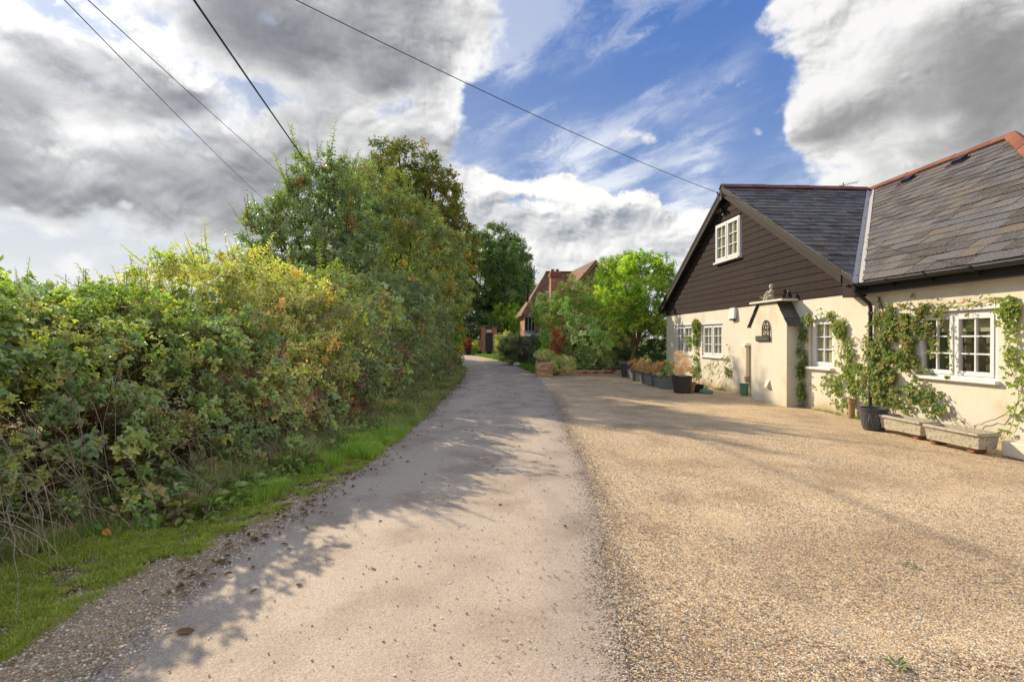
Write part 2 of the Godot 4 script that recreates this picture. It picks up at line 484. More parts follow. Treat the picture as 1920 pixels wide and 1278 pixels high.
func setup_clouds() -> void:
	setup_noise(noise_shape, 11, 5.5, FastNoiseLite.FRACTAL_FBM, 7, 0.60)
	setup_noise(noise_puff, 5, 9.0, FastNoiseLite.FRACTAL_RIDGED, 4, 0.55)
	noise_puff.domain_warp_enabled = true
	noise_puff.domain_warp_amplitude = 0.05
	noise_puff.domain_warp_frequency = 6.0
	setup_noise(noise_wisp, 23, 1.0, FastNoiseLite.FRACTAL_FBM, 5, 0.55)
	noise_wisp.domain_warp_enabled = true
	noise_wisp.domain_warp_amplitude = 0.9
	noise_wisp.domain_warp_frequency = 0.6
	setup_noise(noise_broad, 41, 2.2, FastNoiseLite.FRACTAL_FBM, 3, 0.5)
	setup_noise(noise_soft, 57, 5.5, FastNoiseLite.FRACTAL_FBM, 3, 0.42)
	# ellipses: azimuth, elevation, half width, half height in degrees (azimuth 0 looks up the lane); the dark ones also how dark
	var cov_left := [-39.1, 21.0, 6.1, 3.2, -43.2, 16.3, 3.8, 2.8, -20.6, 28.0, 10.4, 3.9, -18.4, 21.1, 8.0, 3.9, -22.6, 19.8, 5.6, 3.9, -11.8, 23.2, 6.3, 4.4, -8.0, 24.2, 2.3, 3.9, -6.8, 28.0, 2.4, 3.2, -4.8, 30.8, 3.6, 3.5, -15.2, 18.6, 11.0, 3.4, -24.6, 16.1, 5.4, 3.5, -20.6, 15.5, 11.4, 4.1, -28.9, 21.6, 3.2, 3.2, -36.5, 15.7, 12.8, 5.3, -20.6, 29.3, 13.5, 4.7, -26.6, 28.2, 7.2, 3.7, -14.0, 28.4, 8.4, 4.0, -11.2, 32.6, 9.7, 3.3, -31.1, 28.7, 5.2, 2.7, -20.6, 34.1, 17.5, 3.4, -38.7, 21.5, 8.4, 3.6, -42.5, 20.0, 5.9, 3.7, -43.2, 25.0, 4.1, 2.5, -37.2, 25.5, 4.2, 2.3, -44.7, 16.7, 3.0, 3.1, -40.2, 28.6, 7.7, 2.5, -36.5, 12.5, 12.8, 4.1, -46.7, 17.3, 5.6, 9.3, -5.9, 17.5, 4.1, 2.2, -33.3, 24.6, 4.2, 3.3, -24.6, 11.5, 6.4, 2.6]
	var hole := [-35.1, 27.7, 1.4, 0.9, -27.4, 23.4, 1.0, 1.3, -26.1, 30.1, 1.6, 0.8, -43.2, 24.5, 0.8, 0.7]
	var dark_left := [-41.2, 7.4, 5.4, 1.1, 0.35, -33.3, 9.2, 6.7, 1.2, 0.45, -15.2, 22.2, 5.5, 1.5, 0.2, -40.8, 24.4, 3.4, 1.5, 0.3, -38.9, 21.1, 6.9, 2.0, 1.7, -42.8, 19.0, 3.9, 1.6, 0.8, -33.3, 21.2, 3.3, 1.6, 0.7, -38.4, 23.2, 3.7, 1.2, 0.4, -21.1, 27.9, 10.8, 3.0, 1.4, -26.6, 28.4, 4.5, 2.5, 0.7, -15.2, 27.4, 6.1, 2.3, 0.7, -12.9, 32.0, 11.2, 2.1, 0.6, -22.6, 32.6, 12.6, 2.7, 0.8, -36.1, 11.7, 11.8, 3.5, 0.75, -28.0, 13.7, 7.0, 4.2, 0.6, -42.2, 12.4, 4.6, 2.1, 0.5, -32.4, 16.4, 6.4, 2.3, 0.35, -44.4, 15.6, 2.1, 2.0, 0.75, -18.4, 16.8, 9.1, 2.3, 0.38, -21.6, 20.9, 3.6, 1.5, 0.35, -11.2, 20.2, 5.2, 1.8, 0.42, -7.1, 19.6, 3.5, 2.1, 0.5, -15.2, 23.6, 6.6, 1.9, 0.3]
	var far := [-4.8, 14.5, 4.7, 2.7, 2.4, 14.3, 6.5, 3.1, 8.3, 13.9, 3.8, 2.8, 6.2, 10.8, 4.7, 4.0, 11.2, 10.4, 5.7, 4.8, 14.0, 12.5, 3.5, 3.0, 18.7, 10.3, 4.3, 2.7, 0.0, 9.8, 7.7, 4.1, 7.1, 6.2, 12.7, 4.1, 21.6, 6.4, 8.2, 2.7, -18.4, 14.1, 8.6, 2.7, 21.1, 11.5, 2.1, 1.5, -1.8, 16.5, 3.6, 1.6, 4.8, 16.5, 3.0, 1.5, 13.8, 14.2, 2.3, 1.6, -5.4, 17.6, 3.5, 1.6]
	var dark_far := [-1.8, 14.6, 3.6, 1.2, 0.35, 5.9, 14.0, 3.5, 1.1, 0.3, 11.2, 12.1, 3.4, 1.2, 0.35, 15.2, 11.1, 2.2, 1.1, 0.3, 2.4, 12.6, 5.3, 1.7, 0.4, 12.9, 10.9, 3.4, 1.4, 0.35, 7.1, 9.7, 4.7, 1.4, 0.4, -4.8, 13.7, 3.6, 1.8, 0.6, -1.2, 12.9, 3.6, 1.4, 0.5, 3.0, 10.3, 4.2, 2.0, 0.55, 10.0, 11.3, 3.5, 1.4, 0.35, 16.3, 8.8, 6.0, 2.5, 0.5, 7.7, 7.9, 4.7, 1.7, 0.35, 19.5, 9.2, 3.2, 1.4, 0.4, 12.9, 13.4, 1.7, 1.1, 0.2]
	var right := [37.6, 24.2, 6.8, 3.1, 34.5, 22.2, 3.6, 3.0, 37.6, 23.4, 7.9, 4.2, 32.0, 27.3, 5.2, 3.2, 28.4, 28.4, 2.9, 2.4, 32.0, 23.6, 4.5, 3.4, 34.5, 19.8, 5.1, 3.8, 39.8, 19.2, 7.1, 4.1, 43.8, 20.8, 4.7, 5.3, 30.5, 20.7, 2.2, 2.6, 32.4, 18.7, 3.4, 2.2, 37.6, 15.9, 6.8, 2.2, 43.2, 15.5, 5.1, 3.2, 33.7, 29.6, 5.0, 2.3, 41.2, 26.5, 7.8, 3.2, 47.3, 22.1, 5.0, 5.6, 27.0, 29.7, 1.9, 1.6, 35.3, 14.3, 3.6, 1.3, 49.9, 16.3, 4.0, 5.7]
	var dark_right := [36.9, 24.8, 4.6, 2.4, 0.35, 33.7, 21.1, 3.3, 2.2, 0.25, 44.4, 17.6, 2.4, 1.6, 0.45, 39.8, 14.1, 5.7, 1.3, 0.4, 32.0, 18.2, 2.6, 0.8, 0.6, 35.3, 18.3, 3.6, 1.3, 0.85, 38.7, 19.3, 4.0, 1.6, 1.0, 42.2, 20.5, 3.9, 1.9, 1.0, 44.4, 21.9, 3.4, 2.0, 1.0, 39.8, 23.6, 4.2, 1.7, 0.55, 46.7, 18.7, 3.4, 2.9, 0.9, 37.6, 16.1, 4.5, 1.0, 0.55, 42.8, 15.6, 3.2, 1.2, 0.5, 29.4, 27.6, 1.4, 0.8, 0.2, 35.3, 22.4, 2.4, 1.2, 0.35, 42.8, 25.2, 5.2, 1.4, 0.45]
	var puffs := [13.5, 21.1, 2.9, 1.1, 12.3, 21.7, 1.5, 1.0, 23.9, 24.7, 1.0, 1.6, 25.2, 20.0, 1.2, 0.8, -39.9, 14.7, 0.6, 0.5, -39.3, 11.3, 1.1, 0.5, -36.9, 11.8, 1.2, 0.5, -40.8, 6.4, 1.5, 1.2, -44.1, 10.3, 0.6, 0.3, 15.4, 20.5, 1.2, 0.7]
	var rng := RandomNumberGenerator.new()
	rng.seed = 77
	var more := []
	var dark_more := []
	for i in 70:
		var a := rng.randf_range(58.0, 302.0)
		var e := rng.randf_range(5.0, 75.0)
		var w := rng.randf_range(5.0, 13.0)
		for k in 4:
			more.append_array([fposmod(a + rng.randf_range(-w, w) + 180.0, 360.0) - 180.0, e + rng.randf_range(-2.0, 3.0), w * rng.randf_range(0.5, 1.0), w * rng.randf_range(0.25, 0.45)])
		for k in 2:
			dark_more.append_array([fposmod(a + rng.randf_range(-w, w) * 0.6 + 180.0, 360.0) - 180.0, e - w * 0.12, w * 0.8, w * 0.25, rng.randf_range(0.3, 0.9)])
	# coverage, darkness, noise amount, puff amount, edge softness, relief, lit colour, dark colour
	add_layer(far, dark_far, 0.66, 0.34, 0.26, 0.85, Color(0.64, 0.635, 0.62), Color(0.19, 0.21, 0.25))
	add_layer(cov_left, dark_left, 0.62, 0.30, 0.55, 0.60, Color(0.62, 0.62, 0.615), Color(0.145, 0.151, 0.172))
	add_layer(right, dark_right, 0.68, 0.28, 0.48, 0.60, Color(0.60, 0.597, 0.585), Color(0.172, 0.173, 0.177))
	add_layer(puffs, [], 0.9, 0.4, 0.6, 0.35, Color(0.58, 0.58, 0.59), Color(0.36, 0.38, 0.42))
	add_layer(more, dark_more, 0.95, 0.30, 0.30, 0.6, Color(1.20, 1.19, 1.17), Color(0.30, 0.30, 0.32))  # clouds out of view, made brighter to lift the shade
	holes = PackedFloat32Array(hole)

var holes := PackedFloat32Array()

func add_layer(list: Array, dark: Array, amount: float, puff: float, soft: float, relief: float, lit: Color, shade: Color) -> void:
	var e := PackedFloat32Array(list)
	var lo := Vector2(999, 999)
	var hi := Vector2(-999, -999)
	for i in range(0, e.size(), 4):
		var r := Vector2(e[i + 2], e[i + 3]) * 1.5
		lo = lo.min(Vector2(e[i], e[i + 1]) - r)
		hi = hi.max(Vector2(e[i], e[i + 1]) + r)
	cloud_layers.append([e, PackedFloat32Array(dark), amount, puff, soft, relief, lit, shade, lo, hi])

func blobs(e: PackedFloat32Array, az: float, el: float) -> float:
	var m := 0.0
	for i in range(0, e.size(), 4):
		var dx := (az - e[i]) / e[i + 2]
		if dx > 1.42 or dx < -1.42:
			continue
		var dy := (el - e[i + 1]) / e[i + 3]
		var q := 1.0 - (dx * dx + dy * dy) * 0.5
		if q > 0.0:
			m += q * q
	return minf(sqrt(m), 1.4)

func darkness(e: PackedFloat32Array, az: float, el: float) -> float:
	var m := 0.0
	for i in range(0, e.size(), 5):
		var dx := (az - e[i]) / e[i + 2]
		if dx > 2.0 or dx < -2.0:
			continue
		var dy := (el - e[i + 1]) / e[i + 3]
		var q := 1.0 - (dx * dx + dy * dy) * 0.27
		if q > 0.0:
			m += q * q * e[i + 4]
	return 0.93 * (1.0 - exp(-1.25 * m))

func sky_noise(az: float, el: float) -> Vector4:
	var a := deg_to_rad(az)
	var b := deg_to_rad(el)
	var d := Vector3(sin(a) * cos(b), sin(b) * 1.45, -cos(a) * cos(b))
	return Vector4(noise_shape.get_noise_3dv(d), -noise_puff.get_noise_3dv(d), noise_broad.get_noise_3dv(d), noise_soft.get_noise_3dv(d))

func sky_color(az: float, el: float) -> Color:
	var a := deg_to_rad(az)
	var b := deg_to_rad(el)
	var d := Vector3(sin(a) * cos(b), sin(b), -cos(a) * cos(b))
	var up := clampf(d.y, 0.0, 1.0)
	# air
	var t := pow(1.0 - up, 3.0)
	var c := Color(0.036, 0.108, 0.33).lerp(Color(0.27, 0.36, 0.49), t)
	var sun_cos := d.dot(sky_sun)
	var glow := pow(clampf(sun_cos, 0.0, 1.0), 8.0)
	c = c.lerp(Color(0.55, 0.56, 0.55), glow * 0.75 * pow(1.0 - up, 1.2))
	# thin high cloud, drawn out in slanting streaks
	var lift := 1.0 / (up + 0.25)
	var p := Vector2(d.x * lift, d.z * lift)
	var turned := p.rotated(0.75)
	var w := noise_wisp.get_noise_2d(turned.x * 3.2, turned.y * 1.3)
	var w2 := noise_wisp.get_noise_2d(turned.x * 8.0 + 31.0, turned.y * 4.5)
	var patch := noise_broad.get_noise_2d(p.x * 0.55 + 4.0, p.y * 0.55)
	var veil := 0.5 * smoothstep(0.0, 0.7, w * 0.9 + w2 * 0.25 + patch * 0.8 + 0.25 * (1.0 - up))
	veil += 0.75 * exp(-pow((az - 5.0) / 9.0, 2.0) - pow((el - 16.5) / 5.0, 2.0)) * clampf(0.65 + w * 1.4 + w2 * 0.5, 0.0, 1.2)
	veil += 0.75 * exp(-pow((az - 20.0 - (el - 17.0) * 0.45) / 2.4, 2.0) - pow((el - 16.5) / 5.0, 2.0)) * clampf(0.7 + w * 0.6 + w2 * 0.8, 0.0, 1.2)
	veil += 0.5 * exp(-pow((el - 23.5 - (az - 18.0) * 0.45) / 1.6, 2.0) - pow((az - 18.5) / 6.0, 2.0)) * clampf(0.6 + w + w2, 0.0, 1.2)
	veil += 0.3 * exp(-pow((el - 28.0) / 1.2, 2.0) - pow((az - 2.0) / 6.0, 2.0)) * clampf(0.5 + w2 * 1.5, 0.0, 1.2)
	veil += 0.55 * exp(-pow((el - 12.0) / 4.0, 2.0) - pow((az - 27.0) / 7.0, 2.0)) * clampf(0.6 + w + w2 * 0.6, 0.0, 1.2)
	c = c.lerp(Color(0.60, 0.62, 0.66), clampf(veil, 0.0, 1.0) * 0.8)
	# low air: pale towards the sun
	c = c.lerp(Color(0.56, 0.565, 0.53), clampf(exp(-up * 11.0) * 0.75 + 0.9 * glow * exp(-up * 3.5), 0.0, 1.0))
	var n := sky_noise(az, el)
	# towards the light, in degrees
	var to_az := wrapf(-43.8 - az, -180.0, 180.0)
	var to_el := 33.0 - el
	var l := sqrt(to_az * to_az + to_el * to_el) + 0.01
	var sx := to_az / l * 0.65
	var sy := to_el / l * 0.5 + 0.5
	var n1 := Vector4.ZERO
	var n2 := Vector4.ZERO
	var have := false
	for layer in cloud_layers:
		var lo: Vector2 = layer[8]
		var hi: Vector2 = layer[9]
		if az < lo.x or az > hi.x or el < lo.y or el > hi.y:
			continue
		var f := blobs(layer[0], az, el)
		if f <= 0.0:
			continue
		if layer == cloud_layers[1]:
			f -= 0.42 * blobs(holes, az + n.x * 4.0, el + n.z * 4.0)
		var amount: float = layer[2]
		var puff: float = layer[3]
		var wave := amount * (n.x * 1.2 + n.z * 0.6) + puff * n.y
		var dens := f + wave - 0.46
		if dens <= 0.0:
			continue
		if not have:
			n1 = sky_noise(az + sx * 0.55, el + sy * 0.55)
			n2 = sky_noise(az + sx * 1.7, el + sy * 1.7)
			have = true
		var body := amount * (n.w * 1.5 + n.x * 0.22) + puff * 1.25 * n.y
		var body1 := amount * (n1.w * 1.5 + n1.x * 0.22) + puff * 1.25 * n1.y
		var body2 := amount * (n2.w * 1.5 + n2.x * 0.22) + puff * 1.25 * n2.y
		var f1 := blobs(layer[0], az + sx * 1.7, el + sy * 1.7)
		var alpha := smoothstep(0.0, layer[4], dens)
		# light falls on the sides turned to the sun; thick parts and undersides stay dark
		var relief: float = layer[5]
		var facing := (body - body1) * 1.5 + (body - body2) * 0.8 + (f - f1) * 0.35
		var thick := darkness(layer[1], az + n.z * 3.5 + n.w * 2.2 + n.y * 1.2, el + n.w * 1.3 - n.z * 1.2 + n.y * 0.9) + 0.13 * smoothstep(0.3, 1.3, dens)
		var calm := 1.0 - 0.65 * minf(thick, 1.0)
		thick += n.w * 0.32 * calm + n.x * 0.03 + n.z * 0.24 - 0.10
		var lit := clampf(1.0 - thick, 0.0, 1.0)
		lit = clampf(lit + relief * facing * (0.16 + 0.84 * lit) + 0.25 * (1.0 - alpha), 0.0, 1.0)
		lit = lit * lit * (3.0 - 2.0 * lit) * 0.45 + lit * 0.55
		var cc: Color = (layer[7] as Color).lerp(layer[6], lit)
		c = c.lerp(cc, alpha)
	# air between the eye and the far clouds near the horizon
	c = c.lerp(Color(0.57, 0.58, 0.55), exp(-up * 15.0) * 0.7)
	c = c * (1.0 + 0.35 * pow(clampf(sun_cos, 0.0, 1.0), 60.0))
	return c

func sky_row_block(first: int, last: int, az0: float, el0: float, step: float, width: int) -> PackedByteArray:
	var bytes := PackedByteArray()
	bytes.resize((last - first) * width * 3)
	var at := 0
	for r in range(first, last):
		for k in width:
			var c := sky_color(az0 + (k + 0.5) * step, el0 - (r + 0.5) * step)
			bytes[at] = sky_byte(c.r)
			bytes[at + 1] = sky_byte(c.g)
			bytes[at + 2] = sky_byte(c.b)
			at += 3
	return bytes

func sky_byte(v: float) -> int:
	v = clampf(v / SKY_GAIN, 0.0, 1.0)
	v = 12.92 * v if v < 0.0031308 else 1.055 * pow(v, 1.0 / 2.4) - 0.055
	return int(v * 255.0 + 0.5)

var sky_parts := []

func sky_task(i: int) -> void:
	var s: Array = sky_parts[i]
	s[6] = sky_row_block(s[0], s[1], s[2], s[3], s[4], s[5])

func sky_region(az0: float, el0: float, step: float, width: int, height: int) -> Image:
	sky_parts = []
	var rows := 8
	for r in range(0, height, rows):
		sky_parts.append([r, mini(height, r + rows), az0, el0, step, width, null])
	var id := WorkerThreadPool.add_group_task(sky_task, sky_parts.size())
	WorkerThreadPool.wait_for_group_task_completion(id)
	var all := PackedByteArray()
	for s in sky_parts:
		all.append_array(s[6])
	return Image.create_from_data(width, height, false, Image.FORMAT_RGB8, all)

func sky_panorama() -> Image:
	setup_clouds()
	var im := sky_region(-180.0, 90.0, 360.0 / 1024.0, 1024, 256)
	im.resize(4096, 1024, Image.INTERPOLATE_CUBIC)
	var step := 360.0 / 4096.0
	# finer where clouds are seen from the lane
	var w := 1320
	var h := 480
	var fine := sky_region(-180.0 + 1388 * step, 90.0 - 544 * step, step, w, h)
	im.blit_rect(fine, Rect2i(0, 0, w, h), Vector2i(1388, 544))
	var whole := Image.create(4096, 2048, false, Image.FORMAT_RGB8)
	whole.fill(Color(0.36, 0.35, 0.31))
	# a panorama starts and ends straight ahead (-z)
	whole.blit_rect(im, Rect2i(2048, 0, 2048, 1024), Vector2i.ZERO)
	whole.blit_rect(im, Rect2i(0, 0, 2048, 1024), Vector2i(2048, 0))
	return whole

# ------------------------------------------------------------------ ground
# distance up the lane, edge of the tarmac (left and right)
const LANE_LEFT := [[-14.0, -1.9], [2.3, -1.87], [2.9, -1.98], [3.6, -2.02], [4.7, -1.92], [6.3, -1.80], [7.6, -1.83], [9.6, -1.85], [11.9, -1.86], [15.7, -1.80], [21.3, -2.05], [27.0, -2.6], [33.0, -3.3], [40.0, -4.1], [46.0, -5.0], [60.0, -9.5]]
const LANE_RIGHT := [[-14.0, 0.5], [2.3, 0.54], [3.2, 0.60], [3.9, 0.68], [5.0, 0.81], [6.9, 0.90], [9.0, 0.95], [13.5, 1.13], [21.3, 1.08], [27.0, 0.55], [33.0, -0.25], [40.0, -1.55], [46.0, -3.0], [60.0, -7.4]]
const GRASS_EDGE := [[-14.0, -2.7], [2.6, -2.68], [3.3, -2.72], [3.6, -2.5], [4.2, -2.38], [5.0, -2.22], [6.3, -2.0], [8.0, -1.92], [11.0, -1.92], [18.6, -2.12], [23.0, -2.3], [30.0, -3.2], [46.0, -5.4], [60.0, -10.0]]

func along(list: Array, z: float) -> float:
	for i in list.size() - 1:
		if z <= list[i + 1][0]:
			var t: float = clampf((z - list[i][0]) / (list[i + 1][0] - list[i][0]), 0.0, 1.0)
			return lerpf(list[i][1], list[i + 1][1], t)
	return list[-1][1]

var lie := FastNoiseLite.new()

func ground_sheet(called: String, left: Callable, right: Callable, z0: float, z1: float, dz: float, cols: int, height: Callable, tint: Callable, m: Material, kind := "structure") -> void:
	var s := Shape.new()
	var rows := int((z1 - z0) / dz)
	var p := []
	var cc := []
	for r in rows + 1:
		var z := z0 + (z1 - z0) * r / rows
		var a: float = left.call(z)
		var b: float = right.call(z)
		var line := []
		var tl := []
		for k in cols + 1:
			var x := lerpf(a, b, float(k) / cols)
			line.append(Vector3(x, height.call(x, z, float(k) / cols), -z))
			tl.append(tint.call(x, z, float(k) / cols))
		p.append(line)
		cc.append(tl)
	var nn := []
	for r in rows + 1:
		var line := []
		for k in cols + 1:
			var dx: Vector3 = p[r][mini(k + 1, cols)] - p[r][maxi(k - 1, 0)]
			var dd: Vector3 = p[mini(r + 1, rows)][k] - p[maxi(r - 1, 0)][k]
			line.append(dx.cross(dd).normalized())
		nn.append(line)
	for r in rows:
		for k in cols:
			s.v.append_array([p[r][k], p[r + 1][k + 1], p[r][k + 1], p[r][k], p[r + 1][k], p[r + 1][k + 1]])
			s.n.append_array([nn[r][k], nn[r + 1][k + 1], nn[r][k + 1], nn[r][k], nn[r + 1][k], nn[r + 1][k + 1]])
			s.c.append_array([cc[r][k], cc[r + 1][k + 1], cc[r][k + 1], cc[r][k], cc[r + 1][k], cc[r + 1][k + 1]])
	var o := put(called, s.mesh(), m)
	o.set_meta("kind", kind)
	var says := {"gravel_yard": "tan gravel forecourt before the cream cottage", "lane": "pale worn tarmac lane curving away between hedge and gravel", "verge": "rising earth verge under the left hedge", "garden_bed": "earth bed right of the far lane"}
	o.set_meta("label", says[called])
	o.set_meta("category", {"gravel_yard": "gravel", "lane": "road", "verge": "verge", "garden_bed": "ground"}[called])

func build_ground() -> void:
	lie.seed = 4
	lie.frequency = 0.55
	lie.fractal_octaves = 4
	var s := Shape.new()
	s.quad(Vector3(-900, -0.03, 700), Vector3(900, -0.03, 700), Vector3(900, -0.03, -1500), Vector3(-900, -0.03, -1500))
	tag(put("ground", s.mesh(), M.field), "open field ground reaching to the horizon", "ground", "", "structure")
	var flat := func(x, z, t): return 0.0
	var gravel_tint := func(x: float, z: float, t: float) -> Color:
		var g := 0.95 + 0.12 * lie.get_noise_2d(x * 0.5, z * 0.5) + 0.10 * lie.get_noise_2d(x * 1.7, z * 0.8 + 9.0)
		return Color(g, g * 0.985, g * 0.96)
	var gravel_h := func(x: float, z: float, t: float) -> float: return 0.022 * lie.get_noise_2d(x * 0.9, z * 0.9) + 0.012 * lie.get_noise_2d(x * 2.6, z * 1.1 + 30.0) - 0.006 - 0.012 * smoothstep(0.0, -0.3, x - along(LANE_RIGHT, z))
	ground_sheet("gravel_yard", func(z): return -3.4, func(z): return 9.5, -10.0, 23.4, 0.25, 52, gravel_h, gravel_tint, M.gravel)
	# the lane, its edge crumbling into the gravel
	var road_tint := func(x: float, z: float, t: float) -> Color:
		var g := 0.93 + 0.10 * lie.get_noise_2d(x * 0.7 + 50.0, z * 0.3)
		var edge := smoothstep(0.74, 0.97, t)
		g -= 0.15 * edge + 0.10 * smoothstep(0.12, 0.0, t)
		g += 0.07 * exp(-pow((t - 0.30) / 0.16, 2.0)) - 0.04 * exp(-pow((t - 0.60) / 0.12, 2.0))
		return Color(g, g * (0.985 - 0.0 * edge), g * (0.955 + 0.05 * edge))
	var ragged_l := func(z): return along(LANE_LEFT, z) + 0.07 * lie.get_noise_2d(7.0, z * 2.2) + 0.03 * lie.get_noise_2d(90.0, z * 9.0)
	var ragged_r := func(z): return along(LANE_RIGHT, z) + 0.06 * lie.get_noise_2d(33.0, z * 1.8) + 0.03 * lie.get_noise_2d(60.0, z * 9.0)
	ground_sheet("lane", ragged_l, ragged_r, -10.0, 58.0, 0.12, 14, func(x, z, t): return 0.0035 + 0.016 * sin(PI * t), road_tint, M.road)
	# verge under the hedge, rising a little
	var bank := func(x: float, z: float, t: float) -> float: return 0.006 + 0.02 * lie.get_noise_2d(x * 2.0, z * 2.0) * (1.0 - t) + 0.30 * pow(1.0 - t, 2.0)
	ground_sheet("verge", func(z): return along(GRASS_EDGE, z) - 5.5, func(z): return along(GRASS_EDGE, z) + 0.12 * lie.get_noise_2d(11.0, z * 1.6) + 0.05 * lie.get_noise_2d(3.0, z * 7.0), -8.0, 58.0, 0.2, 16, bank, func(x, z, t): return Color(1, 1, 1), M.verge)
	# grass strip and beds on the far right of the lane
	ground_sheet("garden_bed", func(z): return along(LANE_RIGHT, z) + 0.05, func(z): return along(LANE_RIGHT, z) + 12.0, 23.2, 56.0, 0.6, 12, func(x, z, t): return -0.004, func(x, z, t): return Color(1, 1, 1), M.verge)
	scatter_pebbles()
	scatter_grass()

func pebble_mesh(seed_: int) -> ArrayMesh:
	var rng := RandomNumberGenerator.new()
	rng.seed = seed_
	var s := Shape.new()
	var top := Vector3(rng.randf_range(-0.1, 0.1), 0.36, rng.randf_range(-0.1, 0.1))
	var ring := []
	var low := []
	for k in 6:
		var a := TAU * k / 6.0 + rng.randf_range(-0.3, 0.3)
		var r := rng.randf_range(0.40, 0.56)
		ring.append(Vector3(cos(a) * r, rng.randf_range(0.12, 0.24), -sin(a) * r))
		low.append(Vector3(cos(a) * r * 0.8, -0.22, -sin(a) * r * 0.8))
	for k in 6:
		s.tri(ring[k], ring[(k + 1) % 6], top)
		s.quad(low[k], low[(k + 1) % 6], ring[(k + 1) % 6], ring[k])
	return s.mesh()

func pebble_tint(rng: RandomNumberGenerator) -> Color:
	var c: Color = [Color(0.50, 0.36, 0.20), Color(0.60, 0.48, 0.31), Color(0.40, 0.27, 0.14), Color(0.68, 0.58, 0.42), Color(0.33, 0.24, 0.15), Color(0.52, 0.33, 0.14), Color(0.36, 0.31, 0.25), Color(0.24, 0.20, 0.16), Color(0.74, 0.66, 0.52), Color(0.44, 0.24, 0.10)][rng.randi() % 10]
	var grey := (c.r + c.g + c.b) / 3.0
	return c.lerp(Color(grey * 1.12, grey, grey * 0.86), 0.35) * rng.randf_range(0.85, 1.1)

func scatter_pebbles() -> void:
	var rng := RandomNumberGenerator.new()
	rng.seed = 9
	var shapes := [pebble_mesh(1), pebble_mesh(2), pebble_mesh(3)]
	var places := [[], [], []]
	var tints := [PackedColorArray(), PackedColorArray(), PackedColorArray()]
	var lay := func(x: float, z: float, y: float, size: float, c: Color) -> void:
		var k := rng.randi() % 3
		var b := Basis.from_euler(Vector3(rng.randf_range(-0.4, 0.4), rng.randf() * TAU, rng.randf_range(-0.4, 0.4))).scaled(Vector3(size * rng.randf_range(0.8, 1.3), size * rng.randf_range(0.6, 1.0), size))
		places[k].append(Transform3D(b, Vector3(x, y, -z)))
		tints[k].append(c)
	for i in 52000:
		var z := 1.9 + 6.6 * pow(rng.randf(), 1.7)
		var edge := along(LANE_RIGHT, z)
		var x := rng.randf_range(edge - 0.16 * rng.randf(), minf(z * 1.12 + 0.3, 7.0))
		lay.call(x, z, 0.0, rng.randf_range(0.005, 0.012), pebble_tint(rng))
	for i in 17000:
		var z := 1.9 + 9.0 * pow(rng.randf(), 1.5)
		var a := along(GRASS_EDGE, z) - 0.75
		var b := along(LANE_LEFT, z) + 0.12
		var x := lerpf(a, b, sqrt(rng.randf()))
		var deep := maxf(0.0, along(GRASS_EDGE, z) - x)
		lay.call(x, z, 0.008 + (0.006 if deep > 0.0 else 0.0) + 0.3 * pow(deep / 5.5, 2.0) + 0.012 * lie.get_noise_2d(x * 2.0, z * 2.0) * minf(deep, 1.0), rng.randf_range(0.006, 0.016), pebble_tint(rng) * 1.2)
	# strays on the tarmac, thickest along its right side
	for i in 2300:
		var z := 1.9 + 14.0 * pow(rng.randf(), 1.6)
		var b := along(LANE_RIGHT, z)
		var w := b - along(LANE_LEFT, z)
		var x := b - w * pow(rng.randf(), 2.6)
		var c := pebble_tint(rng) * (0.5 if rng.randf() < 0.14 else 1.0)
		lay.call(x, z, 0.012 + 0.012 * sin(PI * clampf((b - x) / w, 0.0, 1.0)), rng.randf_range(0.006, 0.014), c)
	# spilt along the seam between tarmac and gravel
	for i in 14000:
		var z := 1.9 + 13.0 * pow(rng.randf(), 1.4)
		var x := along(LANE_RIGHT, z) + rng.randfn(0.02, 0.11)
		lay.call(x, z, 0.006, rng.randf_range(0.006, 0.014), pebble_tint(rng) * rng.randf_range(0.75, 1.0))
	var o := Node3D.new()
	o.name = "gravel"
	add_child(o)
	tag(o, "loose tan and ochre gravel strewn over the yard and lane edges", "gravel", "", "stuff")
	for k in 3:
		scatter(["pebble_small", "pebble_flat", "pebble_round"][k], shapes[k], M.pebble, places[k], tints[k], o)

func tuft_mesh(seed_: int, blades: int, height: float, spread: float, width: float) -> ArrayMesh:
	var rng := RandomNumberGenerator.new()
	rng.seed = seed_
	var s := Shape.new()
	for i in blades:
		var a := rng.randf() * TAU
		var out := Vector3(cos(a), 0, sin(a))
		var base := out * spread * rng.randf() * 0.6
		var h := height * rng.randf_range(0.5, 1.1)
		var lean := rng.randf_range(0.15, 0.9) * h
		var side := out.cross(Vector3.UP).normalized().rotated(Vector3.UP, rng.randf_range(-0.8, 0.8)) * width * 0.5
		var mid := base + out * lean * 0.35 + Vector3.UP * h * 0.6
		var tip := base + out * lean + Vector3.UP * h * rng.randf_range(0.75, 1.0)
		s.col = Color(1, 1, 1) * rng.randf_range(0.75, 1.15)
		s.quad(base - side, base + side, mid + side * 0.8, mid - side * 0.8)
		s.tri(mid - side * 0.8, mid + side * 0.8, tip)
	return s.mesh()

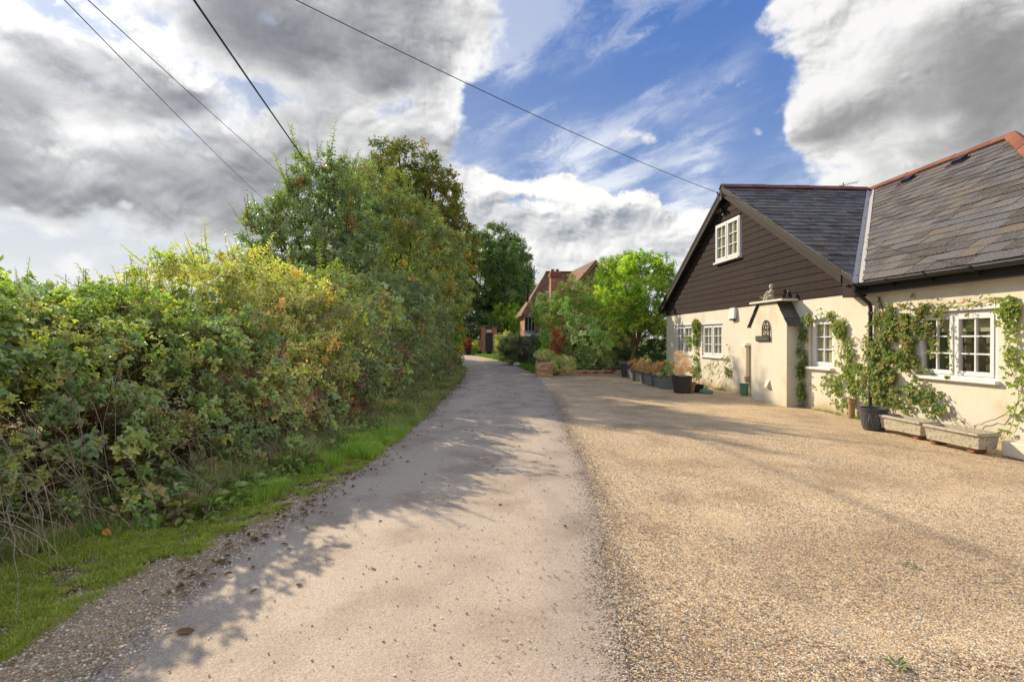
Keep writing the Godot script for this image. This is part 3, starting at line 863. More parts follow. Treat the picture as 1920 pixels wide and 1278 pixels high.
func scatter_grass() -> void:
	var rng := RandomNumberGenerator.new()
	rng.seed = 19
	var clump := FastNoiseLite.new()
	clump.seed = 8
	clump.frequency = 0.7
	clump.fractal_octaves = 3
	var o := Node3D.new()
	o.name = "grass"
	add_child(o)
	tag(o, "bright green grass and moss along the foot of the hedge", "grass", "", "stuff")
	var tall := []
	var tall_c := PackedColorArray()
	var low := []
	var low_c := PackedColorArray()
	var dry := []
	var dry_c := PackedColorArray()
	for i in 30000:
		var z := 1.2 + 26.0 * pow(rng.randf(), 1.9)
		var e := along(GRASS_EDGE, z)
		var t := rng.randf()
		var x := e + 0.22 - 1.5 * pow(t, 0.9)
		var f := clump.get_noise_2d(x * 1.4, z * 1.4)
		var patch := clump.get_noise_2d(x * 3.5 + 40.0, z * 3.5)
		var inside := e - x
		var y := 0.02 + 0.05 * maxf(0.0, inside)
		var turn := Basis(Vector3.UP, rng.randf() * TAU)
		if inside < 0.75 and z < 6.5 and not (z > 4.0 and inside > 0.08 and f > -0.05):
			if patch < -0.30 + 0.6 * (0.25 - inside):
				continue
			# moss and short turf near the stones
			var sc := rng.randf_range(0.5, 1.1)
			low.append(Transform3D(turn.scaled(Vector3(sc, sc * rng.randf_range(0.5, 1.0), sc)), Vector3(x, y - 0.01, -z)))
			var g := rng.randf()
			low_c.append(Color(0.50, 0.58, 0.10).lerp(Color(0.72, 0.66, 0.17), g) * rng.randf_range(0.75, 1.15))
			continue
		if f < -0.22 or (z > 8.0 and patch < -0.12):
			continue
		var sc2 := rng.randf_range(0.55, 1.15) * (0.75 + 0.9 * clampf(f, 0.0, 0.6)) * (0.75 + 0.25 * smoothstep(4.0, 7.0, z))
		if (inside > 0.45 and rng.randf() < 0.38) or (z > 8.0 and rng.randf() < 0.2):
			dry.append(Transform3D(turn.scaled(Vector3.ONE * sc2 * 1.3), Vector3(x, y, -z)))
			dry_c.append(Color(0.62, 0.52, 0.29) * rng.randf_range(0.7, 1.15))
			continue
		tall.append(Transform3D(turn.scaled(Vector3(sc2, sc2, sc2)), Vector3(x, y, -z)))
		var dull := smoothstep(7.0, 11.0, z) * (0.75 + 0.5 * patch)
		tall_c.append(Color(0.40, 0.62, 0.10).lerp(Color(0.68, 0.70, 0.18), rng.randf()).lerp(Color(0.34, 0.36, 0.14), clampf(dull, 0.0, 0.85)) * rng.randf_range(0.7, 1.15))
	# weeds at the foot of the cottage wall
	for i in 260:
		var q := wall_point(rng.randf_range(-4.8, 8.2), 0.0, 0.04 + 0.12 * rng.randf() * rng.randf())
		if clump.get_noise_2d(q.z * 1.5, 3.0) < 0.0:
			continue
		var sw := rng.randf_range(0.3, 0.8)
		tall.append(Transform3D(Basis(Vector3.UP, rng.randf() * TAU).scaled(Vector3(sw, sw * 0.8, sw)), q))
		tall_c.append(Color(0.30, 0.40, 0.10) * rng.randf_range(0.7, 1.1))
	# grass on the right, before the far house
	for i in 7000:
		var z := 23.0 + 30.0 * rng.randf()
		var x := along(LANE_RIGHT, z) + 0.1 + 2.6 * pow(rng.randf(), 1.3)
		var sc := rng.randf_range(0.9, 1.8)
		tall.append(Transform3D(Basis(Vector3.UP, rng.randf() * TAU).scaled(Vector3(sc, sc * 0.8, sc)), Vector3(x, 0.0, -z)))
		tall_c.append(Color(0.24, 0.40, 0.06).lerp(Color(0.36, 0.42, 0.09), rng.randf()) * rng.randf_range(0.8, 1.15))
	scatter("tall_grass", tuft_mesh(3, 26, 0.17, 0.14, 0.006), M.grass, tall, tall_c, o)
	scatter("moss", tuft_mesh(4, 40, 0.035, 0.12, 0.005), M.grass, low, low_c, o)
	scatter("dry_grass", tuft_mesh(5, 18, 0.22, 0.14, 0.005), M.grass, dry, dry_c, o)
	# fallen leaves along the edge of the lane
	var s := Shape.new()
	s.leaf(Vector3(-0.5, 0.1, 0), Vector3(1, 0.1, 0), Vector3.UP, 1.0, 0.62, 0.2, true)
	var lv := []
	var lc := PackedColorArray()
	for i in 3500:
		var z := 3.0 + 26.0 * pow(rng.randf(), 0.8)
		var x := along(LANE_LEFT, z) + rng.randfn(-0.05, 0.16)
		if i % 12 == 0:
			x = rng.randf_range(along(LANE_LEFT, z), along(LANE_RIGHT, z))
		var sc := rng.randf_range(0.025, 0.06)
		lv.append(Transform3D(Basis.from_euler(Vector3(rng.randf_range(-0.3, 0.3), rng.randf() * TAU, rng.randf_range(-0.3, 0.3))).scaled(Vector3.ONE * sc), Vector3(x, 0.014, -z)))
		lc.append([Color(0.17, 0.085, 0.045), Color(0.22, 0.12, 0.06), Color(0.12, 0.06, 0.04), Color(0.28, 0.17, 0.06)][rng.randi() % 4] * rng.randf_range(0.7, 1.1))
	var litter := scatter("leaf_litter", s.mesh(), M.leaf_dull, lv, lc)
	tag(litter, "brown fallen leaves along the left edge of the lane", "leaves", "", "stuff")

# ------------------------------------------------------------------ cottage
# its own axes: x along the front towards the camera, y up, z out from the front wall; x = 0 under the gable's peak
const RIDGE_Y := 6.0
const WING_SLOPE := 0.625
const MAIN_EAVE_Y := 2.62
const MAIN_EAVE_Z := 0.28
const RIDGE_Z := -4.35
const MAIN_SLOPE := 0.73
const HIP_X := 4.08
const END_X := 9.45

# front at z0, back at z1; openings [x0, y0, x1, y1]
func wall_with_openings(s: Shape, x0: float, x1: float, y0: float, y1: float, z0: float, z1: float, holes_: Array) -> void:
	var xs := [x0, x1]
	var ys := [y0, y1]
	for h in holes_:
		xs.append_array([h[0], h[2]])
		ys.append_array([h[1], h[3]])
	for i in int((x1 - x0) / 0.16):
		xs.append(x0 + (i + 1) * 0.16 + 0.0013)
	for y in [0.02, 0.06, 0.10, 0.15, 0.21, 0.28, 0.37, 0.5, 0.62, 0.7, 0.78, 0.85]:
		ys.append(y)
	xs.sort()
	ys.sort()
	for i in xs.size() - 1:
		for j in ys.size() - 1:
			var a: float = xs[i]
			var b: float = xs[i + 1]
			var c: float = ys[j]
			var d: float = ys[j + 1]
			if b - a < 0.0005 or d - c < 0.0005:
				continue
			var open := false
			for h in holes_:
				if (a + b) * 0.5 > h[0] and (a + b) * 0.5 < h[2] and (c + d) * 0.5 > h[1] and (c + d) * 0.5 < h[3]:
					open = true
			if open:
				continue
			s.quad(Vector3(a, c, z0), Vector3(b, c, z0), Vector3(b, d, z0), Vector3(a, d, z0))
			s.quad(Vector3(b, c, z1), Vector3(a, c, z1), Vector3(a, d, z1), Vector3(b, d, z1))
	for h in holes_:
		s.quad(Vector3(h[0], h[1], z0), Vector3(h[0], h[1], z1), Vector3(h[0], h[3], z1), Vector3(h[0], h[3], z0))
		s.quad(Vector3(h[2], h[1], z1), Vector3(h[2], h[1], z0), Vector3(h[2], h[3], z0), Vector3(h[2], h[3], z1))
		s.quad(Vector3(h[0], h[1], z1), Vector3(h[0], h[1], z0), Vector3(h[2], h[1], z0), Vector3(h[2], h[1], z1))
		s.quad(Vector3(h[0], h[3], z0), Vector3(h[0], h[3], z1), Vector3(h[2], h[3], z1), Vector3(h[2], h[3], z0))
	s.quad(Vector3(x0, y0, z1), Vector3(x0, y0, z0), Vector3(x0, y1, z0), Vector3(x0, y1, z1))
	s.quad(Vector3(x1, y0, z0), Vector3(x1, y0, z1), Vector3(x1, y1, z1), Vector3(x1, y1, z0))
	s.quad(Vector3(x0, y1, z0), Vector3(x1, y1, z0), Vector3(x1, y1, z1), Vector3(x0, y1, z1))

# mud splashed up from the gravel, damp, and drips below the sills
func splash(s: Shape) -> void:
	for i in s.v.size():
		var p := s.v[i]
		if p.z < -0.01:
			continue
		var n := lie.get_noise_2d(p.x * 3.0, 5.0) * 0.5 + lie.get_noise_2d(p.x * 9.0, p.y * 9.0) * 0.5
		var mud := smoothstep(0.30 + n * 0.35, 0.0, p.y)
		var c := Color(1, 1, 1).lerp(Color(0.66, 0.56, 0.42), mud * 0.85)
		var drip := 0.0
		for q in [[-4.1, -2.7], [-1.85, -0.45], [3.65, 4.35], [6.45, 7.75]]:
			if p.x > q[0] - 0.1 and p.x < q[1] + 0.1 and p.y < 0.93:
				drip = smoothstep(0.1, 0.5, lie.get_noise_2d(p.x * 7.0, 60.0)) * smoothstep(0.25, 0.93, p.y)
		s.c[i] = c.lerp(Color(0.80, 0.74, 0.62), drip * 0.5)

func window(parent: Node3D, x0: float, x1: float, y0: float, y1: float, z: float, leaves: int, arch: float, sill_out: float, blind: bool) -> void:
	var w := holder("window", parent)
	var f := Shape.new()
	var t := 0.05
	var zf := z + 0.03
	# outer frame
	f.span(Vector3(x0, y0, z - 0.06), Vector3(x0 + t, y1, zf))
	f.span(Vector3(x1 - t, y0, z - 0.06), Vector3(x1, y1, zf))
	f.span(Vector3(x0 + t, y1 - t, z - 0.06), Vector3(x1 - t, y1, zf - 0.002))
	f.span(Vector3(x0 + t, y0, z - 0.06), Vector3(x1 - t, y0 + t * 0.8, zf - 0.002))
	var inner := (x1 - x0 - 2.0 * t - (leaves - 1) * 0.04) / leaves
	for k in leaves - 1:
		var c := x0 + t + inner * (k + 1) + 0.04 * k
		f.span(Vector3(c, y0 + t * 0.8, z - 0.06), Vector3(c + 0.04, y1 - t, zf - 0.004))
	put("frame", f.mesh(), M.white, w)
	for k in leaves:
		var a := x0 + t + k * (inner + 0.04) + 0.003
		var b := a + inner - 0.006
		var lo := y0 + t * 0.8 + 0.003
		var hi := y1 - t - 0.003
		var r := 0.052
		var cs := Shape.new()
		var zc := zf + 0.012
		cs.span(Vector3(a, lo, z - 0.03), Vector3(a + r, hi, zc))
		cs.span(Vector3(b - r, lo, z - 0.03), Vector3(b, hi, zc))
		cs.span(Vector3(a + r, hi - r, z - 0.03), Vector3(b - r, hi, zc - 0.002))
		cs.span(Vector3(a + r, lo, z - 0.03), Vector3(b - r, lo + r * 1.25, zc - 0.002))
		put("casement", cs.mesh(), M.white, w)
		var gx0 := a + r
		var gx1 := b - r
		var gy0 := lo + r * 1.25
		var gy1 := hi - r
		var bw := 0.022
		var bs := Shape.new()
		var mx := (gx0 + gx1) * 0.5
		bs.span(Vector3(mx - bw * 0.5, gy0, z - 0.022), Vector3(mx + bw * 0.5, gy1, z + 0.022))
		piece("glazing_bar", bs.mesh(), M.white, w)
		for j in 2:
			var my := gy0 + (gy1 - gy0) * (j + 1) / 3.0
			var hb := Shape.new()
			hb.span(Vector3(gx0, my - bw * 0.5, z - 0.020), Vector3(mx - bw * 0.5, my + bw * 0.5, z + 0.019))
			hb.span(Vector3(mx + bw * 0.5, my - bw * 0.5, z - 0.020), Vector3(gx1, my + bw * 0.5, z + 0.019))
			piece("glazing_bar", hb.mesh(), M.white, w)
		for i in 2:
			for j in 3:
				var ps := Shape.new()
				var px0 := gx0 if i == 0 else mx + bw * 0.5
				var px1 := mx - bw * 0.5 if i == 0 else gx1
				var py0 := gy0 + (gy1 - gy0) * j / 3.0 + (bw * 0.5 if j > 0 else 0.0)
				var py1 := gy0 + (gy1 - gy0) * (j + 1) / 3.0 - (bw * 0.5 if j < 2 else 0.0)
				ps.quad(Vector3(px0, py0, z), Vector3(px1, py0, z), Vector3(px1, py1, z), Vector3(px0, py1, z))
				piece("pane", ps.mesh(), M.pane, w)
	if arch > 0.0:
		var pts := [Vector3(x0, y1 + 0.001, 0.012), Vector3(x1, y1 + 0.001, 0.012)]
		for i in 13:
			var u := 1.0 - i / 12.0
			pts.append(Vector3(lerpf(x0, x1, u), y1 + 0.012 + arch * (1.0 - pow(2.0 * u - 1.0, 2.0)), 0.012))
		var ah := Shape.new()
		ah.plate(pts, Vector3(0, 0, -0.02))
		put("arched_head", ah.mesh(), M.white, w)
	var sl := Shape.new()
	sl.soft_box(Vector3((x0 + x1) * 0.5, y0 - 0.03, (z + sill_out) * 0.5 - 0.02), Vector3(x1 - x0 + 0.08, 0.055, sill_out - z + 0.07), 0.008)
	put("sill", sl.mesh(), M.white, w)
	if blind:
		var bl := Shape.new()
		bl.quad(Vector3(x0 + 0.02, y0 + 0.02, z - 0.034), Vector3(x1 - 0.02, y0 + 0.02, z - 0.034), Vector3(x1 - 0.02, y1 - 0.02, z - 0.034), Vector3(x0 + 0.02, y1 - 0.02, z - 0.034))
		put("blind", bl.mesh(), M.blind, w)

# clip a convex polygon of Vector2 to a x + b y <= c
func clip(poly: Array, a: float, b: float, c: float) -> Array:
	var out := []
	for i in poly.size():
		var p: Vector2 = poly[i]
		var q: Vector2 = poly[(i + 1) % poly.size()]
		var dp := a * p.x + b * p.y - c
		var dq := a * q.x + b * q.y - c
		if dp <= 0.0:
			out.append(p)
		if (dp < 0.0 and dq > 0.0) or (dp > 0.0 and dq < 0.0):
			out.append(p.lerp(q, dp / (dp - dq)))
	return out

func area(poly: Array) -> float:
	var t := 0.0
	for i in poly.size():
		var p: Vector2 = poly[i]
		var q: Vector2 = poly[(i + 1) % poly.size()]
		t += p.cross(q)
	return absf(t) * 0.5

# courses of slates on a slope; u runs along the eaves, w up the slope; limits are half planes in (u, w)
func lay_slates(roof: Node3D, origin: Vector3, along_: Vector3, up: Vector3, u0: float, u1: float, length: float, gauge: float, width: float, limits: Array, single: Callable, seed_: int) -> void:
	var rng := RandomNumberGenerator.new()
	rng.seed = seed_
	var nrm := along_.cross(up).normalized()
	var rest := []
	for k in M.slate.size():
		rest.append(Shape.new())
	var tone := FastNoiseLite.new()
	tone.seed = seed_
	tone.frequency = 0.7
	var rows := int(ceil(length / gauge))
	for r in rows:
		var w0 := r * gauge
		var w1 := w0 + gauge * 1.12
		var u := u0 - rng.randf() * width - (0.5 * width if r % 2 else 0.0)
		while u < u1:
			var wd := width * rng.randf_range(0.82, 1.2)
			var j := rng.randf_range(-0.014, 0.014)
			var poly := [Vector2(u + 0.005, w0 + j), Vector2(u + wd - 0.005, w0 + j + rng.randf_range(-0.009, 0.009)), Vector2(u + wd - 0.005, w1), Vector2(u + 0.005, w1)]
			for l in limits:
				if poly.size() > 2:
					poly = clip(poly, l[0], l[1], l[2])
			var t := tone.get_noise_2d(u, w0 * 1.5)
			var pick := rng.randi() % 8
			if t > 0.10 and rng.randf() < 0.5:
				pick = [5, 6, 8, 9, 2][rng.randi() % 5]
			if poly.size() > 2 and area(poly) > 0.002:
				var lift0 := 0.017 + rng.randf_range(0.0, 0.009)
				var pts := []
				for p in poly:
					var h: float = lift0 - (p.y - w0) / gauge * 0.013
					pts.append(origin + along_ * p.x + up * p.y + nrm * h)
				var mid := (u + wd * 0.5)
				var s: Shape = Shape.new() if single.call(mid, w0) else rest[pick]
				s.plate(pts, -nrm * 0.009)
				if s != rest[pick]:
					piece("slate", s.mesh(), M.slate[pick], roof)
			u += wd
	for k in rest.size():
		if rest[k].v.size():
			put("slates", rest[k].mesh(), M.slate[k], roof, "stuff")

func ridge_tiles(parent: Node3D, from: Vector3, to: Vector3, side_slope: float, count: int) -> void:
	var d := (to - from) / count
	var fwd := d.normalized()
	var across := fwd.cross(Vector3.UP).normalized()
	var up := across.cross(fwd)
	for k in count:
		var s := Shape.new()
		var a := from + d * k
		var prof := []
		for i in 9:
			var t := lerpf(-1.0, 1.0, i / 8.0)
			prof.append(Vector2(t * 0.145, 0.075 - absf(t) * 0.145 * side_slope - 0.02 * t * t + 0.012 * (1.0 - t * t)))
		var lift := 0.006 * (k % 3) + 0.004
		for i in 8:
			var p0: Vector3 = across * prof[i].x + up * (prof[i].y + lift)
			var p1: Vector3 = across * prof[i + 1].x + up * (prof[i + 1].y + lift)
			var e := d * 0.985
			s.quad(a + p0, a + p0 + e, a + p1 + e, a + p1)
			var q0 := p0 - up * 0.02
			var q1 := p1 - up * 0.02
			s.quad(a + q0, a + p0, a + p1, a + q1)
			s.quad(a + e + p0, a + e + q0, a + e + q1, a + e + p1)
			s.quad(a + q0 + e, a + q0, a + q1, a + q1 + e)
		piece("ridge_tile", s.mesh(), M.terracotta[(k * 7 + count) % 3], parent)

func build_cottage() -> void:
	var house := thing("cottage", "cream rendered cottage with dark boarded gable and grey slate roofs", "house", Vector3(6.401, 0, -15.05), deg_to_rad(-86.12))
	# --- walls: front with its openings, then the other three sides
	var open := [[-4.16, 1.0, -2.62, 2.04], [-1.86, 1.0, -0.44, 2.02], [3.60, 0.94, 4.40, 1.98], [6.42, 0.95, 7.78, 1.97]]
	var s := Shape.new()
	wall_with_openings(s, -5.03, 9.2, -0.05, 2.5, 0.0, -0.25, open)
	splash(s)
	put("front_wall", s.mesh(), M.render, house)
	s = Shape.new()
	s.span(Vector3(-5.03, -0.05, -8.9), Vector3(-4.78, 2.75, -0.252))
	put("side_wall", s.mesh(), M.render, house)
	s = Shape.new()
	s.span(Vector3(8.95, -0.05, -8.7), Vector3(9.2, 2.45, -0.252))
	put("side_wall", s.mesh(), M.render, house)
	s = Shape.new()
	s.span(Vector3(-5.03, -0.05, -9.15), Vector3(9.2, 2.45, -8.902))
	s.tri(Vector3(5.0, 2.45, -9.0), Vector3(-5.0, 2.45, -9.0), Vector3(0, RIDGE_Y - 0.1, -9.0))
	put("back_wall", s.mesh(), M.render, house)
	s = Shape.new()
	s.span(Vector3(-4.78, 0.02, -8.9), Vector3(8.95, 0.05, -0.25))
	put("floor", s.mesh(), M.room, house)
	s = Shape.new()
	s.span(Vector3(-4.78, 2.36, -8.9), Vector3(8.95, 2.44, -0.26))
	s.span(Vector3(-4.78, 0.06, -1.4), Vector3(8.95, 2.35, -1.3))
	put("inner_wall", s.mesh(), M.room, house)
	# --- windows
	window(house, -4.15, -2.63, 1.0, 2.03, -0.07, 2, 0.09, 0.03, true)
	window(house, -1.85, -0.45, 1.0, 2.01, -0.07, 2, 0.11, 0.05, true)
	window(house, 3.62, 4.38, 0.94, 1.97, -0.10, 1, 0.11, 0.07, true)
	window(house, 6.43, 7.77, 0.95, 1.96, -0.04, 2, 0.0, 0.06, false)
	window(house, -0.74, 0.70, 3.88, 5.02, 0.05, 2, 0.0, 0.13, true)
	# a strip of drip mould over the big window
	s = Shape.new()
	s.soft_box(Vector3(7.1, 2.0, 0.02), Vector3(1.5, 0.035, 0.06), 0.006)
	put("drip_mould", s.mesh(), M.white, house)
	# roller blind, and olive folds added to imitate reflections in the panes
	s = Shape.new()
	s.quad(Vector3(6.5, 1.66, -0.16), Vector3(7.7, 1.66, -0.16), Vector3(7.7, 1.94, -0.16), Vector3(6.5, 1.94, -0.16))
	put("roller_blind", s.mesh(), M.blind, house)
	for q in [[6.47, 7.02], [7.06, 7.73]]:
		s = Shape.new()
		for k in 10:
			var xa := lerpf(q[0], q[1], k / 10.0)
			var xb := lerpf(q[0], q[1], (k + 1) / 10.0)
			var za := -0.19 + 0.02 * sin(k * 2.1)
			var zb := -0.19 + 0.02 * sin((k + 1) * 2.1)
			s.quad(Vector3(xa, 0.9, za), Vector3(xb, 0.9, zb), Vector3(xb, 1.95, zb), Vector3(xa, 1.95, za))
		put("reflection_curtain", s.mesh(), M.reflection_curtain, house)
	build_gable(house)
	build_roofs(house)
	build_chimney_breast(house)
	# gutter along the main eaves: half round, with brackets and joints
	var g := Shape.new()
	var gx0 := 5.28
	var gx1 := END_X + 0.1
	var gy := 2.575
	var gz := MAIN_EAVE_Z + 0.07
	for k in 8:
		var t0 := PI + PI * k / 8.0
		var t1 := PI + PI * (k + 1) / 8.0
		var a := Vector3(0, gy + sin(t0) * 0.06, gz + cos(t0) * -0.06)
		var b := Vector3(0, gy + sin(t1) * 0.06, gz + cos(t1) * -0.06)
		g.quad(Vector3(gx0, 0, 0) + b, Vector3(gx0, 0, 0) + a, Vector3(gx1, 0, 0) + a, Vector3(gx1, 0, 0) + b)
	for e in [gx0, gx1]:
		var pts := []
		for k in 9:
			var t0 := PI + PI * k / 8.0
			pts.append(Vector3(e, gy + sin(t0) * 0.06, gz + cos(t0) * -0.06))
		g.plate(pts, Vector3(0.006, 0, 0))
	g.tube([Vector3(gx0, gy, gz + 0.06), Vector3(gx1, gy, gz + 0.06)], [0.007, 0.007], 6)
	g.tube([Vector3(gx0, gy, gz - 0.06), Vector3(gx1, gy, gz - 0.06)], [0.006, 0.006], 6)
	put("gutter", g.mesh(), M.black, house)
	for x in [5.35, 5.5, 5.62, 6.25, 7.0, 7.75, 8.5, 9.3]:
		var br := Shape.new()
		for k in 8:
			var t0 := PI + PI * k / 8.0
			var t1 := PI + PI * (k + 1) / 8.0
			var a := Vector3(x, gy + sin(t0) * 0.067, gz - cos(t0) * 0.067)
			var b := Vector3(x, gy + sin(t1) * 0.067, gz - cos(t1) * 0.067)
			var w := Vector3(0.02, 0, 0)
			br.quad(b - w, a - w, a + w, b + w)
			br.quad(a - w, b - w, b * Vector3(1, 1, 1) - w + Vector3(0, 0.008, 0), a - w + Vector3(0, 0.008, 0))
		br.span(Vector3(x - 0.02, gy - 0.01, gz + 0.058), Vector3(x + 0.02, gy + 0.014, gz + 0.076))
		br.span(Vector3(x - 0.012, gy - 0.12, MAIN_EAVE_Z - 0.03), Vector3(x + 0.012, gy + 0.0, gz - 0.05))
		piece("gutter_bracket", br.mesh(), M.black, house)
	s = Shape.new()
	s.span(Vector3(5.30, 2.40, 0.205), Vector3(END_X, 2.60, 0.235))
	put("fascia", s.mesh(), M.black_paint, house)
	s = Shape.new()
	s.span(Vector3(5.30, 2.405, 0.003), Vector3(END_X, 2.425, 0.204))
	put("soffit", s.mesh(), M.black_paint, house)
	# downpipe
	s = Shape.new()
	s.tube([Vector3(5.46, gy - 0.05, gz), Vector3(5.46, gy - 0.14, gz), Vector3(5.47, 2.20, 0.07), Vector3(5.47, 2.12, 0.055), Vector3(5.47, 0.05, 0.055)], [0.034, 0.034, 0.034, 0.034, 0.034], 10)
	for y in [0.6, 1.3, 2.0]:
		s.tube([Vector3(5.47, y, 0.055), Vector3(5.47, y + 0.05, 0.055)], [0.042, 0.042], 10)
	put("downpipe", s.mesh(), M.iron, house)

func build_gable(house: Node3D) -> void:
	var grp := holder("gable_cladding", house)
	var rng := RandomNumberGenerator.new()
	rng.seed = 5
	var y := 2.44
	var gauge := 0.1755
	var n := 0
	while y < 5.78:
		var y1 := y + gauge - 0.003
		# half width of the triangle at the top and bottom of the board
		var h0 := minf((RIDGE_Y - 0.12 - y) / WING_SLOPE, 5.03)
		var h1 := minf((RIDGE_Y - 0.12 - y1) / WING_SLOPE, 5.03)
		var cuts := [-99.0, 99.0]
		for c in [[-2.4, 1.4, 3.1], [-3.2, 2.3], [0.9, -1.9], [1.9, -3.0]][n % 4]:
			cuts.append(c)
		cuts.sort()
		for i in cuts.size() - 1:
			var spans := [[cuts[i], cuts[i + 1]]]
			if y1 > 3.86 and y < 5.03:
				spans = [[cuts[i], minf(cuts[i + 1], -0.80)], [maxf(cuts[i], 0.76), cuts[i + 1]]]
			for sp in spans:
				var a: float = sp[0]
				var b: float = sp[1]
				if b - a < 0.02:
					continue
				var poly := [Vector2(maxf(a, -h0), y), Vector2(minf(b, h0), y), Vector2(minf(b, h1), y1), Vector2(maxf(a, -h1), y1)]
				if poly[0].x >= poly[1].x - 0.01:
					continue
				if poly[3].x > poly[2].x:
					var m: float = (poly[3].x + poly[2].x) * 0.5
					poly[2].x = m
					poly[3].x = m
				var s := Shape.new()
				var gap := 0.002
				var zl := 0.026
				var zh := 0.044
				var p0 := Vector3(poly[0].x + gap, poly[0].y, zl)
				var p1 := Vector3(poly[1].x - gap, poly[1].y, zl)
				var p2 := Vector3(poly[2].x - gap, poly[2].y, zh)
				var p3 := Vector3(poly[3].x + gap, poly[3].y, zh)
				# feathered board: each one's top lip stands out and catches the light
				var e0 := p0 + Vector3(0, 0.012, 0.002)
				var e1 := p1 + Vector3(0, 0.012, 0.002)
				var t2 := p2 - Vector3(0, 0.014, 0)
				var t3 := p3 - Vector3(0, 0.014, 0)
				p2.z = 0.022
				p3.z = 0.022
				s.quad(e0, e1, t2, t3)
				s.quad(t3, t2, p2, p3)
				var f0 := p0 - Vector3(0, 0, 0.012)
				var f1 := p1 - Vector3(0, 0, 0.012)
				s.quad(f0, f1, e1, e0)
				var b0 := Vector3(p0.x, p0.y, 0.002)
				var b1 := Vector3(p1.x, p1.y, 0.002)
				var b2 := Vector3(p2.x, p2.y, 0.002)
				var b3 := Vector3(p3.x, p3.y, 0.002)
				s.quad(b0, b1, f1, f0)
				s.quad(b1, b0, b3, b2)
				s.quad(f1, b1, b2, p2)
				s.quad(f1, p2, t2, e1)
				s.quad(b0, f0, p3, b3)
				s.quad(f0, e0, t3, p3)
				s.quad(p3, p2, b2, b3)
				piece("board", s.mesh(), M.board[rng.randi() % 4], grp)
		y += gauge
		n += 1
	# dark backing so that no light shows between the boards
	var bk := Shape.new()
	var top := RIDGE_Y - 0.15
	bk.plate([Vector3(-5.0, 2.5, -0.02), Vector3(-0.8, 2.5, -0.02), Vector3(-0.8, top - 0.8 * WING_SLOPE, -0.02), Vector3(-5.0, 2.72, -0.02)], Vector3(0, 0, -0.1))
	bk.plate([Vector3(0.76, 2.5, -0.02), Vector3(5.0, 2.5, -0.02), Vector3(5.0, 2.72, -0.02), Vector3(0.76, top - 0.76 * WING_SLOPE, -0.02)], Vector3(0, 0, -0.1))
	bk.plate([Vector3(-0.8, 2.5, -0.02), Vector3(0.76, 2.5, -0.02), Vector3(0.76, 3.86, -0.02), Vector3(-0.8, 3.86, -0.02)], Vector3(0, 0, -0.1))
	bk.plate([Vector3(-0.8, 5.03, -0.02), Vector3(0.76, 5.03, -0.02), Vector3(0.76, top - 0.76 * WING_SLOPE, -0.02), Vector3(0, top, -0.02), Vector3(-0.8, top - 0.8 * WING_SLOPE, -0.02)], Vector3(0, 0, -0.1))
	put("gable_backing", bk.mesh(), M.dark, house)
	# white trim round the gable window
	# barge boards, one up each side, under the edge of the roof
	for side in [-1.0, 1.0]:
		var s := Shape.new()
		var end: float = 5.22 if side < 0 else 4.93
		var zf := 0.24
		var a := Vector3(0, RIDGE_Y - 0.02, zf)
		var b := Vector3(side * end, RIDGE_Y - 0.02 - end * WING_SLOPE, zf)
		var drop := Vector3(0, -0.255, 0)
		var pts := [b + drop, a + drop, a, b] if side < 0 else [a + drop, b + drop, b, a]
		s.plate(pts, Vector3(0, 0, -0.03))
		var c := a + Vector3(0, 0.0, 0.014)
		var d := b + Vector3(0, 0.0, 0.014)
		var thin := Vector3(0, -0.05, 0)
		s.plate([d + thin, c + thin, c, d] if side < 0 else [c + thin, d + thin, d, c], Vector3(0, 0, -0.012))
		put("barge_board", s.mesh(), M.barge, house)
		var u := Shape.new()
		var z1 := 0.20
		var lo := Vector3(0, -0.17, 0)
		var p := Vector3(0, RIDGE_Y - 0.02, 0) + lo
		var q := Vector3(side * end, RIDGE_Y - 0.02 - end * WING_SLOPE, 0) + lo
		u.plate([p + Vector3(0, 0, z1), q + Vector3(0, 0, z1), q + Vector3(0, 0, 0.05), p + Vector3(0, 0, 0.05)], Vector3(0, 0.02, 0))
		put("soffit", u.mesh(), M.black_paint, house)
	# boxed end where the gable meets the main roof
	var e := Shape.new()
	var y_at := func(x: float) -> float: return RIDGE_Y - WING_SLOPE * x - 0.06
	e.plate([Vector3(4.96, 2.36, 0.225), Vector3(5.30, 2.36, 0.225), Vector3(5.32, y_at.call(5.32), 0.225), Vector3(4.96, y_at.call(4.96), 0.225)], Vector3(0, 0, -0.22))
	put("eaves_box", e.mesh(), M.board[0], house)
	e = Shape.new()
	e.span(Vector3(4.932, 2.66, 0.10), Vector3(4.958, 2.93, 0.215))
	put("gap_shade_strip", e.mesh(), M.black_paint, house)  # solid black strip standing in for the shade in the gap

